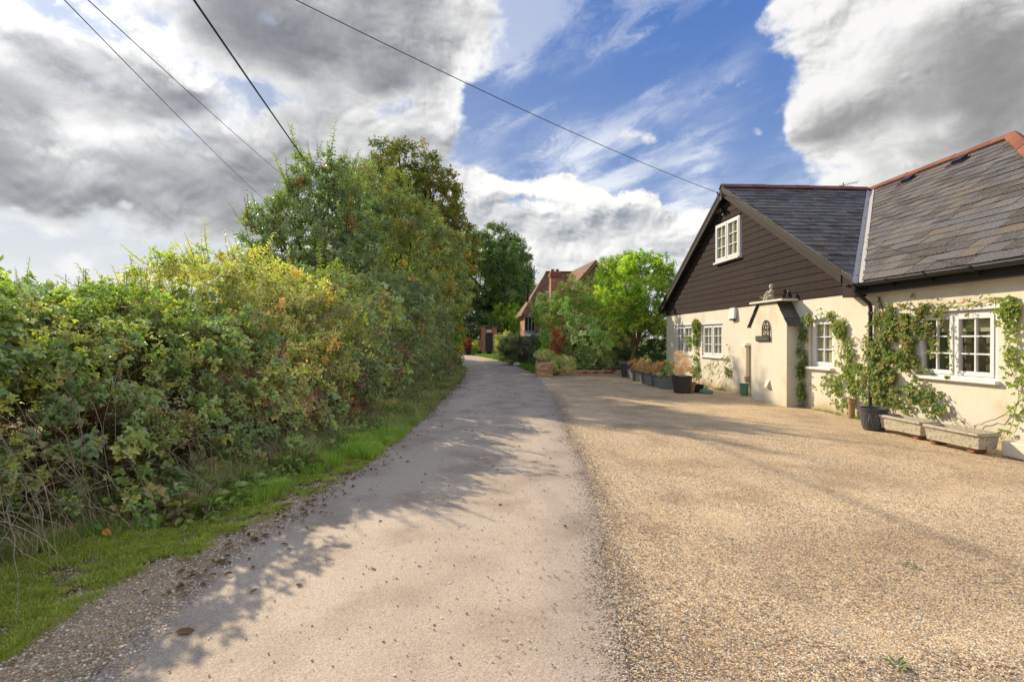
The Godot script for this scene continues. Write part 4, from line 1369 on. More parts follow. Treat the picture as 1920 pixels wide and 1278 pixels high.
func build_roofs(house: Node3D) -> void:
	# --- the gable's roof: two slopes running back from the front
	var wing := holder("wing_roof", house)
	var s := Shape.new()
	var thick := Vector3(0, -0.09, 0)
	var zf := 0.25
	var y_w := func(x: float) -> float: return RIDGE_Y - WING_SLOPE * absf(x)
	s.plate([Vector3(-5.25, y_w.call(5.25), zf), Vector3(0, RIDGE_Y, zf), Vector3(0, RIDGE_Y, -9.2), Vector3(-5.25, y_w.call(5.25), -9.2)], thick)
	s.plate([Vector3(0, RIDGE_Y, zf), Vector3(4.9, y_w.call(4.9), zf), Vector3(5.44, y_w.call(5.44), zf - 0.02), Vector3(0, RIDGE_Y, RIDGE_Z - 0.05)], thick)
	put("roof_deck", s.mesh(), M.black_paint, wing)
	var up := Vector3(-1, WING_SLOPE, 0).normalized()
	var length := 5.44 * sqrt(1.0 + WING_SLOPE * WING_SLOPE)
	# u runs from the valley foot backwards (-z); w from x = 5.44 up to the ridge
	var foot := Vector3(5.44, y_w.call(5.44), 0)
	# limits: in front z <= zf -> u >= -zf ; behind: valley line z >= -4.352 + 0.8515 x
	var k := 5.44 / length
	# z = -u, x = 5.44 - w k : -u >= -4.352 + .8515 (5.44 - w k) - inset
	lay_slates(wing, foot, Vector3(0, 0, -1), up, -0.3, 4.7, length - 0.08, 0.262, 0.31, [[-1.0, 0.0, zf + 0.005], [1.0, -0.8515 * k, 4.352 - 0.8515 * 5.44 - 0.03], [0.0, -1.0, -0.14]], func(u, w): return w < 2.4, 3)
	# --- the main roof
	var main := holder("main_roof", house)
	s = Shape.new()
	var e := Vector3(0, MAIN_EAVE_Y, MAIN_EAVE_Z)
	s.plate([Vector3(5.44, MAIN_EAVE_Y, MAIN_EAVE_Z), Vector3(END_X, MAIN_EAVE_Y, MAIN_EAVE_Z), Vector3(HIP_X, RIDGE_Y, RIDGE_Z), Vector3(0, RIDGE_Y, RIDGE_Z)], thick)
	s.plate([Vector3(END_X, MAIN_EAVE_Y, MAIN_EAVE_Z), Vector3(END_X, MAIN_EAVE_Y, -9.0), Vector3(HIP_X, RIDGE_Y, RIDGE_Z)], thick)
	s.plate([Vector3(END_X, MAIN_EAVE_Y, -9.0), Vector3(0, MAIN_EAVE_Y, -9.0), Vector3(0, RIDGE_Y, RIDGE_Z), Vector3(HIP_X, RIDGE_Y, RIDGE_Z)], thick)
	put("roof_deck", s.mesh(), M.black_paint, main)
	var rise := RIDGE_Y - MAIN_EAVE_Y
	var run := MAIN_EAVE_Z - RIDGE_Z
	var mup := Vector3(0, rise, -run).normalized()
	var mlen := sqrt(rise * rise + run * run)
	var kz := run / mlen
	# valley: z = -4.352 + .8515 x ; z = .28 - w kz -> x >= (4.632 - w kz) / .8515
	# hip: x <= END - (END - HIP) w / mlen
	lay_slates(main, e, Vector3(1, 0, 0), mup, -0.2, END_X + 0.2, mlen - 0.05, 0.265, 0.37, [[-0.8515, -kz, -4.632 - 0.10], [1.0, (END_X - HIP_X) / mlen, END_X], [0.0, -1.0, 0.06]], func(u, w): return u < 8.15, 12)
	# lead in the valley, stepped strips
	for i in 14:
		var l := Shape.new()
		var x0 := lerpf(5.50, 0.05, i / 14.0)
		var x1 := lerpf(5.50, 0.05, (i + 1.08) / 14.0)
		var zv := func(x: float) -> float: return -4.352 + 0.8515 * x
		var a := Vector3(x0, y_w.call(x0) + 0.016 + 0.0015 * (i % 2), zv.call(x0))
		var b := Vector3(x1, y_w.call(x1) + 0.018 + 0.0015 * (i % 2), zv.call(x1))
		var mw := Vector3(0.14, 0, 0)
		var ww := Vector3(0.0, 0, 0.11)
		var up1 := Vector3(0, 0.022, 0)
		l.quad(a, a + mw + up1, b + mw + up1, b)
		l.quad(a + ww + up1, a, b, b + ww + up1)
		piece("valley_lead", l.mesh(), M.lead, main)
	# slate vents near the ridge
	for x in [1.75, 3.2]:
		var vs := Shape.new()
		var c := e + mup * (mlen - 0.42) + Vector3(x, 0, 0)
		var nn := Vector3(1, 0, 0).cross(mup)
		vs.box(c + nn * 0.06, Vector3(0.26, 0.05, 0.20), Basis(Vector3(1, 0, 0), nn, Vector3(1, 0, 0).cross(nn)))
		vs.box(c + nn * 0.03 - mup * 0.08, Vector3(0.46, 0.012, 0.26), Basis(Vector3(1, 0, 0), nn, Vector3(1, 0, 0).cross(nn)))
		piece("slate_vent", vs.mesh(), M.black, main)
	# ridge and hip tiles
	ridge_tiles(wing, Vector3(0, RIDGE_Y + 0.005, zf + 0.02), Vector3(0, RIDGE_Y + 0.005, RIDGE_Z + 0.1), WING_SLOPE, 10)
	ridge_tiles(main, Vector3(-0.05, RIDGE_Y + 0.008, RIDGE_Z), Vector3(HIP_X + 0.05, RIDGE_Y + 0.008, RIDGE_Z), MAIN_SLOPE, 9)
	ridge_tiles(main, Vector3(HIP_X + 0.05, RIDGE_Y + 0.012, RIDGE_Z + 0.05), Vector3(END_X, MAIN_EAVE_Y + 0.03, MAIN_EAVE_Z), 0.55, 14)

func build_chimney_breast(house: Node3D) -> void:
	# shallow projection of the front wall with a little slated roof of its own
	var breast := holder("wall_projection", house)
	var x0 := 1.79
	var x1 := 3.31
	var d := 0.33
	var top := 2.40
	var knee := 1.90
	var s := Shape.new()
	s.plate([Vector3(x0, -0.05, d), Vector3(x1, -0.05, d), Vector3(x1, knee, d), Vector3(2.93, top, d), Vector3(2.17, top, d), Vector3(x0, knee, d)], Vector3(0, 0, -d - 0.0))
	put("rendered_body", s.mesh(), M.render, breast)
	for side in [-1.0, 1.0]:
		var cx := 2.55
		var hi := Vector3(cx + side * 0.40, top + 0.03, 0)
		var lo := Vector3(cx + side * 0.86, knee - 0.06, 0)
		var down := (lo - hi)
		for r in 3:
			for c in 2:
				var sl := Shape.new()
				var z0 := 0.005 + c * 0.19
				var z1 := z0 + 0.186
				if r % 2 == 1:
					z0 += 0.0 if c == 0 else -0.07
					z1 += -0.07 if c == 0 else 0.0
				var a := hi + down * (r / 3.0)
				var b := hi + down * ((r + 1.08) / 3.0)
				var nrm := Vector3(-down.y * side, down.x * side, 0).normalized()
				if nrm.y < 0.0:
					nrm = -nrm
				var l0 := nrm * 0.016
				var l1 := nrm * 0.028
				var pts := [a + l0 + Vector3(0, 0, z1), b + l1 + Vector3(0, 0, z1), b + l1 + Vector3(0, 0, z0), a + l0 + Vector3(0, 0, z0)]
				if side < 0:
					pts.reverse()
				sl.plate(pts, -nrm * 0.01)
				piece("slate", sl.mesh(), M.slate[[1, 3, 0, 4, 7, 1][(r * 2 + c) % 6]], breast)
	# slab on top
	s = Shape.new()
	s.soft_box(Vector3(2.55, top + 0.055, 0.19), Vector3(1.42, 0.05, 0.46), 0.01)
	put("cap_slab", s.mesh(), M.sill, breast)
	# vent cowl low on the front
	s = Shape.new()
	s.plate([Vector3(2.50, 0.38, d + 0.09), Vector3(2.64, 0.38, d + 0.09), Vector3(2.64, 0.55, d + 0.004), Vector3(2.50, 0.55, d + 0.004)], Vector3(0, -0.0, -0.03))
	s.plate([Vector3(2.64, 0.37, d + 0.1), Vector3(2.64, 0.37, d + 0.001), Vector3(2.64, 0.56, d + 0.001)], Vector3(-0.01, 0, 0))
	s.plate([Vector3(2.50, 0.37, d + 0.001), Vector3(2.50, 0.37, d + 0.1), Vector3(2.50, 0.56, d + 0.001)], Vector3(0.01, 0, 0))
	put("vent_cowl", s.mesh(), M.cream_plastic, breast)

# ------------------------------------------------------------------ brick house, gateway, garden wall
func lay_bricks(parent: Node3D, from: Vector3, run: Vector3, courses: int, out: Vector3, mats: Array, seed_: int, core := true) -> void:
	# a face of stretcher bricks: from its lower corner along run, upwards; each brick proud of the mortar by a different hair
	var rng := RandomNumberGenerator.new()
	rng.seed = seed_
	var length := run.length()
	var d := run / length
	for c in courses:
		var at := -0.112 if c % 2 else 0.0
		while at < length - 0.02:
			var a := maxf(at, 0.0)
			var b := minf(at + 0.215, length)
			if b - a > 0.03:
				var s := Shape.new()
				var mid := from + d * (a + b) * 0.5 + Vector3(0, c * 0.075 + 0.0375, 0) + out * (rng.randf_range(-0.002, 0.004) - 0.04)
				s.soft_box(mid, Vector3(b - a - 0.010, 0.065, 0.10), 0.005, Basis(d, Vector3.UP, d.cross(Vector3.UP)))
				piece("brick", s.mesh(), mats[rng.randi() % mats.size()], parent)
			at += 0.225

func build_brick_house() -> void:
	var at := Vector3(4.0, 0, -41.0)
	var h := thing("brick_house", "red brick house with brown tiled roofs and tall chimney behind the garden shrubs", "house", at, deg_to_rad(4.0))
	var rel := func(x: float, y: float, z: float) -> Vector3: return Vector3(x, y, -z) - at
	var s := Shape.new()
	# gabled block, gable towards the lane's mouth
	var tl: Vector3 = rel.call(2.7, 3.6, 38.0)
	var tr: Vector3 = rel.call(9.3, 3.6, 38.0)
	var ap: Vector3 = rel.call(6.0, 7.4, 38.0)
	var back := Vector3(-0.75, 0, -8.0)
	s.plate([rel.call(2.9, 0.0, 38.05), rel.call(9.1, 0.0, 38.05), rel.call(9.1, 3.75, 38.05), rel.call(6.0, 7.2, 38.05), rel.call(2.9, 3.75, 38.05)], Vector3(-0.75, 0, -7.8))
	put("gable_block_wall", s.mesh(), M.far_brick, h)
	s = Shape.new()
	var dn := Vector3(0, -0.16, 0)
	var eave := Vector3(-0.25, -0.28, 0)
	var fr := Vector3(0, 0, 0.25)
	s.plate([tl + eave + fr, ap + fr, ap + back, tl + eave + back], dn)
	s.plate([ap + fr, tr + Vector3(0.25, -0.28, 0) + fr, tr + Vector3(0.25, -0.28, 0) + back, ap + back], dn)
	var roof := put("gable_roof", s.mesh(), M.far_tile, h)
	# barge boards and the timber cross in the gable
	for side in [-1.0, 1.0]:
		s = Shape.new()
		var lo: Vector3 = (tl + eave if side < 0 else tr + Vector3(0.25, -0.28, 0)) + fr + Vector3(0, -0.17, 0.02)
		var hi := ap + fr + Vector3(0, -0.17, 0.02)
		var w := Vector3(0, -0.16, 0)
		s.plate([lo + w, hi + w, hi, lo] if side < 0 else [hi + w, lo + w, lo, hi], Vector3(0, 0, -0.05))
		put("barge_board", s.mesh(), mat(lin(0.24, 0.19, 0.10), 0.8), h)
	for b in [[5.2, 5.6, 6.9, 6.45], [6.8, 5.6, 5.1, 6.45], [4.4, 5.45, 7.6, 5.45]]:
		s = Shape.new()
		var p: Vector3 = rel.call(b[0], b[1], 37.97)
		var q: Vector3 = rel.call(b[2], b[3], 37.97)
		var dd := (q - p).normalized()
		s.box((p + q) * 0.5, Vector3(p.distance_to(q), 0.13, 0.06), Basis(dd, Vector3(-dd.y, dd.x, 0), Vector3(0, 0, 1)))
		piece("timber", s.mesh(), mat(lin(0.26, 0.20, 0.11), 0.8), h)
	# cross wing running left from it, hipped at its end
	s = Shape.new()
	s.span(rel.call(1.15, 0.0, 47.0), rel.call(5.0, 3.62, 41.3))
	put("wing_wall", s.mesh(), M.far_brick, h)
	s = Shape.new()
	var r0: Vector3 = rel.call(3.1, 7.25, 44.0)
	var r1: Vector3 = rel.call(5.6, 7.25, 44.0)
	var e0: Vector3 = rel.call(0.78, 3.58, 40.95)
	var e1: Vector3 = rel.call(5.6, 3.58, 40.95)
	var e2: Vector3 = rel.call(0.78, 3.58, 47.3)
	var e3: Vector3 = rel.call(5.6, 3.58, 47.3)
	# the slope kicks out a little towards the eaves
	var m0 := e0.lerp(r0, 0.45) + Vector3(-0.08, -0.16, 0.06)
	var m1 := e1.lerp(r1, 0.45) + Vector3(0, -0.16, 0.06)
	var m2 := e2.lerp(r0, 0.45) + Vector3(-0.08, -0.16, -0.06)
	s.plate([e0, e1, m1, m0], dn)
	s.plate([m0, m1, r1, r0], dn)
	s.plate([e2, e0, m0, m2], dn)
	s.plate([m2, m0, r0], dn)
	s.plate([e3, e2, m2, e3.lerp(r1, 0.45)], dn)
	s.plate([e3.lerp(r1, 0.45), m2, r0, r1], dn)
	put("wing_roof", s.mesh(), M.far_tile, h)
	for k in 6:
		s = Shape.new()
		var a := r0.lerp(r1, k / 6.0)
		var b := r0.lerp(r1, (k + 0.97) / 6.0)
		s.tube([a + Vector3(0, 0.01, 0), b + Vector3(0, 0.01, 0)], [0.11, 0.11], 8)
		piece("ridge_tile", s.mesh(), M.terracotta[k % 3], h)
	# bay window in the near corner, with leaded lights under the eaves
	var w := holder("window", h)
	s = Shape.new()
	for x in [1.0, 1.27, 1.54, 1.80]:
		s.span(rel.call(x, 2.20, 41.25), rel.call(x + 0.055, 3.28, 41.12))
	s.span(rel.call(1.0, 3.281, 41.26), rel.call(1.86, 3.36, 41.10))
	s.span(rel.call(1.0, 2.10, 41.26), rel.call(1.86, 2.199, 41.10))
	put("frame", s.mesh(), M.frame_grey, w)
	for k in 3:
		s = Shape.new()
		var x0: float = [1.056, 1.326, 1.596][k]
		s.span(rel.call(x0, 2.2, 41.22), rel.call(x0 + 0.21, 3.28, 41.20))
		piece("pane", s.mesh(), M.glass_dark, w)
	s = Shape.new()
	s.span(rel.call(0.96, 3.38, 41.28), rel.call(1.95, 3.52, 41.06))
	put("window_fascia", s.mesh(), M.white, h)
	s = Shape.new()
	s.plate([rel.call(0.85, 1.75, 40.3), rel.call(2.5, 1.75, 40.3), rel.call(2.5, 2.08, 41.2), rel.call(0.85, 2.08, 41.2)], Vector3(0, -0.1, 0))
	put("porch_roof", s.mesh(), M.lead, h)
	# upstairs window beside the chimney
	w = holder("window", h)
	s = Shape.new()
	for x in [3.05, 3.42]:
		s.span(rel.call(x, 4.9, 41.9), rel.call(x + 0.06, 5.85, 41.72))
	s.span(rel.call(3.05, 5.851, 41.9), rel.call(3.48, 5.92, 41.7))
	s.span(rel.call(3.05, 4.82, 41.9), rel.call(3.48, 4.899, 41.7))
	put("frame", s.mesh(), M.frame_grey, w)
	s = Shape.new()
	s.span(rel.call(3.11, 4.9, 41.86), rel.call(3.42, 5.85, 41.84))
	piece("pane", s.mesh(), M.glass_dark, w)
	# chimney with oversailing courses and two pots
	var ch := holder("chimney", h)
	s = Shape.new()
	s.span(rel.call(3.0, 3.4, 41.1), rel.call(3.78, 6.35, 40.2))
	put("stack", s.mesh(), M.far_brick, ch)
	for k in 4:
		s = Shape.new()
		var g: float = [0.04, 0.08, 0.08, 0.03][k]
		s.span(rel.call(3.0 - g, 6.352 + k * 0.12, 41.1 + g), rel.call(3.78 + g, 6.47 + k * 0.12, 40.2 - g))
		piece("oversailing_course", s.mesh(), M.red_brick[k % 4], ch)
	for x in [3.2, 3.58]:
		s = Shape.new()
		s.lathe([Vector2(0.13, 6.83), Vector2(0.11, 6.95), Vector2(0.14, 7.0), Vector2(0.14, 7.05), Vector2(0.09, 7.05), Vector2(0.09, 6.9)], rel.call(x, 0.0, 40.7), 12)
		piece("chimney_pot", s.mesh(), M.terracotta[0], ch)
	s = Shape.new()
	s.tube([rel.call(1.45, 4.3, 43.0), rel.call(1.45, 5.85, 43.0)], [0.10, 0.10], 10)
	s.tube([rel.call(1.45, 5.85, 43.0), rel.call(1.45, 6.02, 43.0)], [0.15, 0.15], 10)
	put("flue", s.mesh(), M.black, h)

func build_gateway() -> void:
	var at := Vector3(-2.4, 0, -54.0)
	var g := thing("gateway", "brick gateway with blue grey door and white plaque at the lane's end", "gateway", at)
	var s := Shape.new()
	s.span(Vector3(-0.87, 0, -0.25), Vector3(-0.39, 2.75, 0.25))
	put("brick_pillar", s.mesh(), M.far_brick, g)
	s = Shape.new()
	s.span(Vector3(0.36, 0, -0.25), Vector3(0.80, 2.75, 0.25))
	put("brick_pillar", s.mesh(), M.far_brick, g)
	for x in [-0.63, 0.58]:
		s = Shape.new()
		s.soft_box(Vector3(x, 2.80, 0), Vector3(0.60, 0.09, 0.60), 0.02)
		piece("pillar_cap", s.mesh(), M.red_brick[1], g)
	s = Shape.new()
	s.span(Vector3(-0.388, 2.12, -0.15), Vector3(0.358, 2.58, 0.18))
	put("lintel", s.mesh(), M.far_brick, g)
	s = Shape.new()
	s.soft_box(Vector3(0, 2.36, 0.205), Vector3(0.52, 0.24, 0.04), 0.01)
	put("plaque", s.mesh(), M.white, g)
	var d := holder("door", g)
	for k in 5:
		s = Shape.new()
		s.span(Vector3(-0.385 + k * 0.149, 0.04, -0.05), Vector3(-0.385 + k * 0.149 + 0.144, 2.1, 0.02))
		piece("plank", s.mesh(), M.door_grey, d)
	s = Shape.new()
	s.tube([Vector3(0.22, 1.05, 0.03), Vector3(0.30, 1.05, 0.06)], [0.02, 0.025], 8)
	put("handle", s.mesh(), M.black, d)
	s = Shape.new()
	s.span(Vector3(0.802, 0, -0.2), Vector3(2.6, 1.75, 0.1))
	put("side_wall", s.mesh(), M.far_brick, g)
	s = Shape.new()
	s.span(Vector3(-3.0, 0, -0.2), Vector3(-0.872, 1.5, 0.1))
	put("side_wall", s.mesh(), M.far_brick, g)

func build_garden_wall() -> void:
	# brick planter pillar
	var p := thing("brick_planter", "square golden brick planter at the corner of the gravel yard", "planter", Vector3(1.35, 0, -21.5))
	var s := Shape.new()
	s.span(Vector3(-0.30, 0, -0.62), Vector3(0.30, 0.58, 0.52))
	put("mortar_core", s.mesh(), M.mortar, p)
	lay_bricks(p, Vector3(-0.315, 0.0, 0.54), Vector3(0.63, 0, 0), 8, Vector3(0, 0, 1), M.brick, 1)
	lay_bricks(p, Vector3(-0.32, 0.0, -0.60), Vector3(0, 0, 1.09), 8, Vector3(-1, 0, 0), M.brick, 2)
	lay_bricks(p, Vector3(0.32, 0.0, 0.49), Vector3(0, 0, -1.09), 8, Vector3(1, 0, 0), M.brick, 3)
	s = Shape.new()
	s.span(Vector3(-0.26, 0.56, -0.58), Vector3(0.26, 0.605, 0.48))
	put("soil", s.mesh(), M.soil, p)
	# low wall
	var w := thing("garden_wall", "low mossy brick wall edging the flower bed beside the gravel", "wall", Vector3(1.75, 0, -21.75))
	s = Shape.new()
	s.span(Vector3(0, -0.02, -0.2), Vector3(3.1, 0.215, -0.012))
	put("mortar_core", s.mesh(), M.mortar, w)
	lay_bricks(w, Vector3(0, 0, 0.0), Vector3(3.1, 0, -0.0), 3, Vector3(0, 0, 1), [M.brick[2], M.brick[4], M.red_brick[2], M.brick[0]], 4)
	s = Shape.new()
	s.span(Vector3(0, -0.02, -2.2), Vector3(5.5, 0.17, -0.21))
	put("bed_soil", s.mesh(), M.soil, w)

# ------------------------------------------------------------------ plants
# a bunch of leaves on short twigs, grown round the origin, about one unit across
func bunch(seed_: int, leaves: int, length: float, width: float, fold: float, round_tip: bool, twigs: int, flat := 0.0, three := false, autumn := 0.0) -> ArrayMesh:
	var rng := RandomNumberGenerator.new()
	rng.seed = seed_
	var s := Shape.new()
	var tips := []
	for t in twigs:
		var d := Vector3(rng.randfn(), rng.randfn() + 0.35, rng.randfn()).normalized()
		var e := d * rng.randf_range(0.3, 0.55)
		var mid := e * 0.5 + Vector3(rng.randfn(), rng.randfn(), rng.randfn()) * 0.04
		s.col = Color(0.9, 0.62, 0.42) * 0.8
		s.tube([d * -0.12, mid, e], [0.011, 0.008, 0.004], 3, false)
		tips.append([mid, e])
	for i in leaves:
		var at: Vector3
		if twigs:
			var tw = tips[rng.randi() % tips.size()]
			at = (tw[0] as Vector3).lerp(tw[1], rng.randf_range(-0.4, 1.05)) + Vector3(rng.randfn(), rng.randfn(), rng.randfn()) * 0.06
		else:
			at = Vector3(rng.randfn(), rng.randfn(), rng.randfn()) * 0.22
		var dir := (at.normalized() * 0.7 + Vector3(rng.randfn(), rng.randfn() * 0.7 - 0.2, rng.randfn())).normalized()
		var nrm := (Vector3.UP * 0.9 + Vector3(rng.randfn(), rng.randfn() * 0.5, rng.randfn()) * (0.8 - 0.5 * flat) + at * 0.5)
		nrm = (nrm - dir * nrm.dot(dir)).normalized()
		var g := rng.randf_range(0.72, 1.22)
		s.col = Color(g * rng.randf_range(0.88, 1.18), g, g * rng.randf_range(0.75, 1.15))
		var turned := rng.randf()
		if turned < autumn:
			s.col = [Color(3.2, 1.5, 0.5), Color(2.9, 2.0, 0.5), Color(2.2, 0.8, 0.6), Color(2.0, 1.7, 0.8)][rng.randi() % 4] * g
		var l := length * rng.randf_range(0.65, 1.2)
		if three:
			var side := dir.cross(nrm)
			var hub := at + dir * l * 0.5
			s.leaf(hub, dir, nrm, l, width * l / length, fold, round_tip)
			s.leaf(hub, (dir * 0.25 + side).normalized(), nrm, l * 0.85, width * 0.9 * l / length, fold, round_tip)
			s.leaf(hub, (dir * 0.25 - side).normalized(), nrm, l * 0.85, width * 0.9 * l / length, fold, round_tip)
		else:
			s.leaf(at, dir, nrm, l, width * l / length, fold, round_tip)
	return s.mesh()

# an upright shoot with leaves all the way up, one unit tall
func shoot(seed_: int, leaves: int, length: float, width: float, droop: float) -> ArrayMesh:
	var rng := RandomNumberGenerator.new()
	rng.seed = seed_
	var s := Shape.new()
	s.col = Color(0.8, 0.6, 0.4) * 0.8
	var bend := Vector3(rng.randfn(), 0, rng.randfn()) * 0.07
	s.tube([Vector3.ZERO, Vector3(0, 0.5, 0) + bend, Vector3(0, 1, 0) + bend * 1.5], [0.012, 0.009, 0.004], 4, false)
	for i in leaves:
		var t := pow((i + rng.randf()) / leaves, 0.9)
		var at := Vector3(0, t, 0) + bend * minf(1.5, t * 1.6)
		var a := i * 2.4 + rng.randf_range(-0.5, 0.5)
		var dir := Vector3(cos(a), rng.randf_range(0.1, 0.7) - droop, sin(a)).normalized()
		var nrm := (Vector3.UP - dir * dir.y).normalized()
		var g := rng.randf_range(0.75, 1.2)
		s.col = Color(g, g, g * 0.95)
		s.leaf(at, dir, nrm, length * (1.15 - 0.7 * t) * rng.randf_range(0.7, 1.1), width * (1.1 - 0.6 * t), 0.2)
	return s.mesh()

var fol := {}
var gap_noise := FastNoiseLite.new()
var tone_noise := FastNoiseLite.new()

func make_foliage() -> void:
	gap_noise.seed = 61
	gap_noise.frequency = 0.9
	gap_noise.fractal_octaves = 3
	tone_noise.seed = 62
	tone_noise.frequency = 0.55
	tone_noise.fractal_octaves = 3
	fol.bramble = [bunch(1, 13, 0.26, 0.21, 0.18, true, 6, 0.4, true, 0.03), bunch(2, 12, 0.27, 0.22, 0.18, true, 5, 0.4, true, 0.0), bunch(3, 11, 0.29, 0.23, 0.15, true, 5, 0.5, true, 0.05)]
	fol.twigs = [bunch(21, 8, 0.2, 0.12, 0.2, false, 26), bunch(22, 4, 0.2, 0.12, 0.2, false, 30)]
	fol.small = [bunch(4, 46, 0.20, 0.11, 0.25, false, 7, 0.0, false, 0.03), bunch(5, 42, 0.22, 0.12, 0.25, false, 6, 0.0, false, 0.0), bunch(6, 50, 0.19, 0.11, 0.25, false, 8, 0.0, false, 0.05)]
	fol.broad = [bunch(7, 34, 0.30, 0.19, 0.2, true, 6, 0.4), bunch(8, 30, 0.32, 0.20, 0.2, true, 5, 0.4)]
	fol.fine = [bunch(9, 60, 0.20, 0.07, 0.2, false, 8), bunch(10, 56, 0.22, 0.075, 0.2, false, 7)]
	fol.oak = [bunch(11, 60, 0.17, 0.12, 0.2, false, 7), bunch(12, 60, 0.16, 0.12, 0.2, false, 7)]
	fol.shoot = [shoot(13, 26, 0.17, 0.085, 0.05), shoot(14, 30, 0.15, 0.075, 0.1)]
	fol.nettle = [shoot(15, 44, 0.15, 0.07, 1.25), shoot(16, 46, 0.14, 0.065, 1.1)]
	fol.hair = [bunch(17, 70, 0.26, 0.035, 0.1, false, 4), bunch(18, 70, 0.24, 0.03, 0.1, false, 4)]

const LEAF_GAIN := Color(3.35, 3.0, 3.3)

func pick(rng: RandomNumberGenerator, list: Array) -> Color:
	var t = rng.randf() * list[-1][0]
	for e in list:
		if t <= e[0]:
			return e[1]
	return list[-1][1]

# leaves over the outside of a heap of ellipsoids: [centre, radii]
# palette: [[cumulative weight, colour], ...]; size: width of a bunch; per: bunches for each square metre
func clothe(part: String, root: Node3D, lobes: Array, meshes: Array, material: Material, palette: Array, size: float, per: float, seed_: int, gaps := -0.28, depth := 0.35, floor_y := 0.02, lift := 0.4, toward := Vector3.ZERO) -> void:
	var rng := RandomNumberGenerator.new()
	rng.seed = seed_
	var places := []
	var tints := []
	for m in meshes:
		places.append([])
		tints.append(PackedColorArray())
	var base := root.position
	for li in lobes.size():
		var c: Vector3 = lobes[li][0]
		var r: Vector3 = lobes[li][1]
		var surf := 4.0 * PI * pow((pow(r.x * r.y, 1.6) + pow(r.x * r.z, 1.6) + pow(r.y * r.z, 1.6)) / 3.0, 1.0 / 1.6)
		var count := int(surf * per)
		for i in count:
			var d := Vector3(rng.randfn(), rng.randfn(), rng.randfn()).normalized()
			if toward != Vector3.ZERO and d.dot(toward) < -0.25 and rng.randf() < 0.7:
				continue
			var k := 1.0 - depth * pow(rng.randf(), 1.6)
			var p := c + d * r * k
			p += Vector3(rng.randfn(), rng.randfn(), rng.randfn()) * size * 0.16
			if p.y < floor_y:
				continue
			var hidden := false
			for lj in lobes.size():
				if lj == li:
					continue
				var q: Vector3 = (p - lobes[lj][0]) / lobes[lj][1]
				if q.length_squared() < 0.42:
					hidden = true
					break
			if hidden:
				continue
			var world := p + base
			if gap_noise.get_noise_3dv(world * (0.55 / maxf(size, 0.25))) < gaps:
				continue
			var nrm := (d / r).normalized()
			var up := (nrm * 0.7 + Vector3.UP * lift + Vector3(rng.randfn(), rng.randfn(), rng.randfn()) * 0.35).normalized()
			var x := up.cross(Vector3(rng.randfn(), rng.randfn(), rng.randfn())).normalized()
			var b := Basis(x, up, x.cross(up)).scaled(Vector3.ONE * size * rng.randf_range(0.7, 1.3))
			var mi := rng.randi() % meshes.size()
			places[mi].append(Transform3D(b, p))
			var tone := 1.0 + 0.55 * tone_noise.get_noise_3dv(world * 1.2)
			var col := pick(rng, palette)
			tints[mi].append(col * LEAF_GAIN * tone)
	var kinds := ["", "_dense", "_loose"]
	for mi in meshes.size():
		if places[mi].size():
			scatter(part + kinds[mi], meshes[mi], material, places[mi], tints[mi], root)

func limb(s: Shape, rng: RandomNumberGenerator, from: Vector3, to: Vector3, r0: float, r1: float, sides := 7) -> void:
	var path := []
	var radii := []
	var n := 6
	var span := from.distance_to(to)
	var off := Vector3.ZERO
	for i in n + 1:
		var t := float(i) / n
		if i > 0 and i < n:
			off += Vector3(rng.randfn(), rng.randfn() * 0.4, rng.randfn()) * span * 0.022
		path.append(from.lerp(to, t) + off * (1.0 - absf(2.0 * t - 1.0) * 0.3) - Vector3.UP * 0.0)
		radii.append(lerpf(r0, r1, pow(t, 0.8)))
	s.tube(path, radii, sides)

# trunk, limbs to each lobe, branches beyond
func timber(root: Node3D, lobes: Array, trunk_top: Vector3, radius: float, seed_: int, m: Material, from := Vector3.ZERO) -> void:
	var rng := RandomNumberGenerator.new()
	rng.seed = seed_
	var s := Shape.new()
	limb(s, rng, from - Vector3(0, 0.1, 0), trunk_top, radius, radius * 0.62, 10)
	put("trunk", s.mesh(), m, root)
	var b := Shape.new()
	for l in lobes:
		var c: Vector3 = l[0]
		var r: Vector3 = l[1]
		var start := trunk_top.lerp(from, rng.randf_range(0.0, 0.35))
		limb(b, rng, start, c, radius * 0.4, radius * 0.14, 6)
		for k in 5:
			var d := Vector3(rng.randfn(), rng.randfn() * 0.6 + 0.5, rng.randfn()).normalized()
			var p := c.lerp(start, rng.randf() * 0.3)
			limb(b, rng, p, c + d * r * 0.85, radius * 0.12, 0.008, 4)
	put("limbs", b.mesh(), m, root, "stuff")

func lobe(x: float, y: float, z: float, rx: float, ry: float, rz: float) -> Array:
	return [Vector3(x, y, -z), Vector3(rx, ry, rz)]

# lobes written in world terms, moved to the foot of the plant
func about(root: Node3D, lobes: Array) -> Array:
	var out := []
	for l in lobes:
		out.append([l[0] - root.position, l[1]])
	return out

# lobes strewn over a larger ellipsoid so that the crown has bosses and hollows
func crown(seed_: int, c: Vector3, r: Vector3, count: int, share: float) -> Array:
	var rng := RandomNumberGenerator.new()
	rng.seed = seed_
	var out := [[c, r * 0.72]]
	for i in count:
		var y := 1.0 - 2.0 * (i + 0.5) / count
		var a := i * 2.399963 + rng.randf_range(-0.3, 0.3)
		var d := Vector3(cos(a) * sqrt(1.0 - y * y), y, sin(a) * sqrt(1.0 - y * y))
		var k := share * rng.randf_range(0.75, 1.25)
		out.append([c + d * r * (1.0 - k * 0.75) * rng.randf_range(0.85, 1.06), r * k * Vector3(1.0, rng.randf_range(0.75, 1.0), 1.0)])
	return out

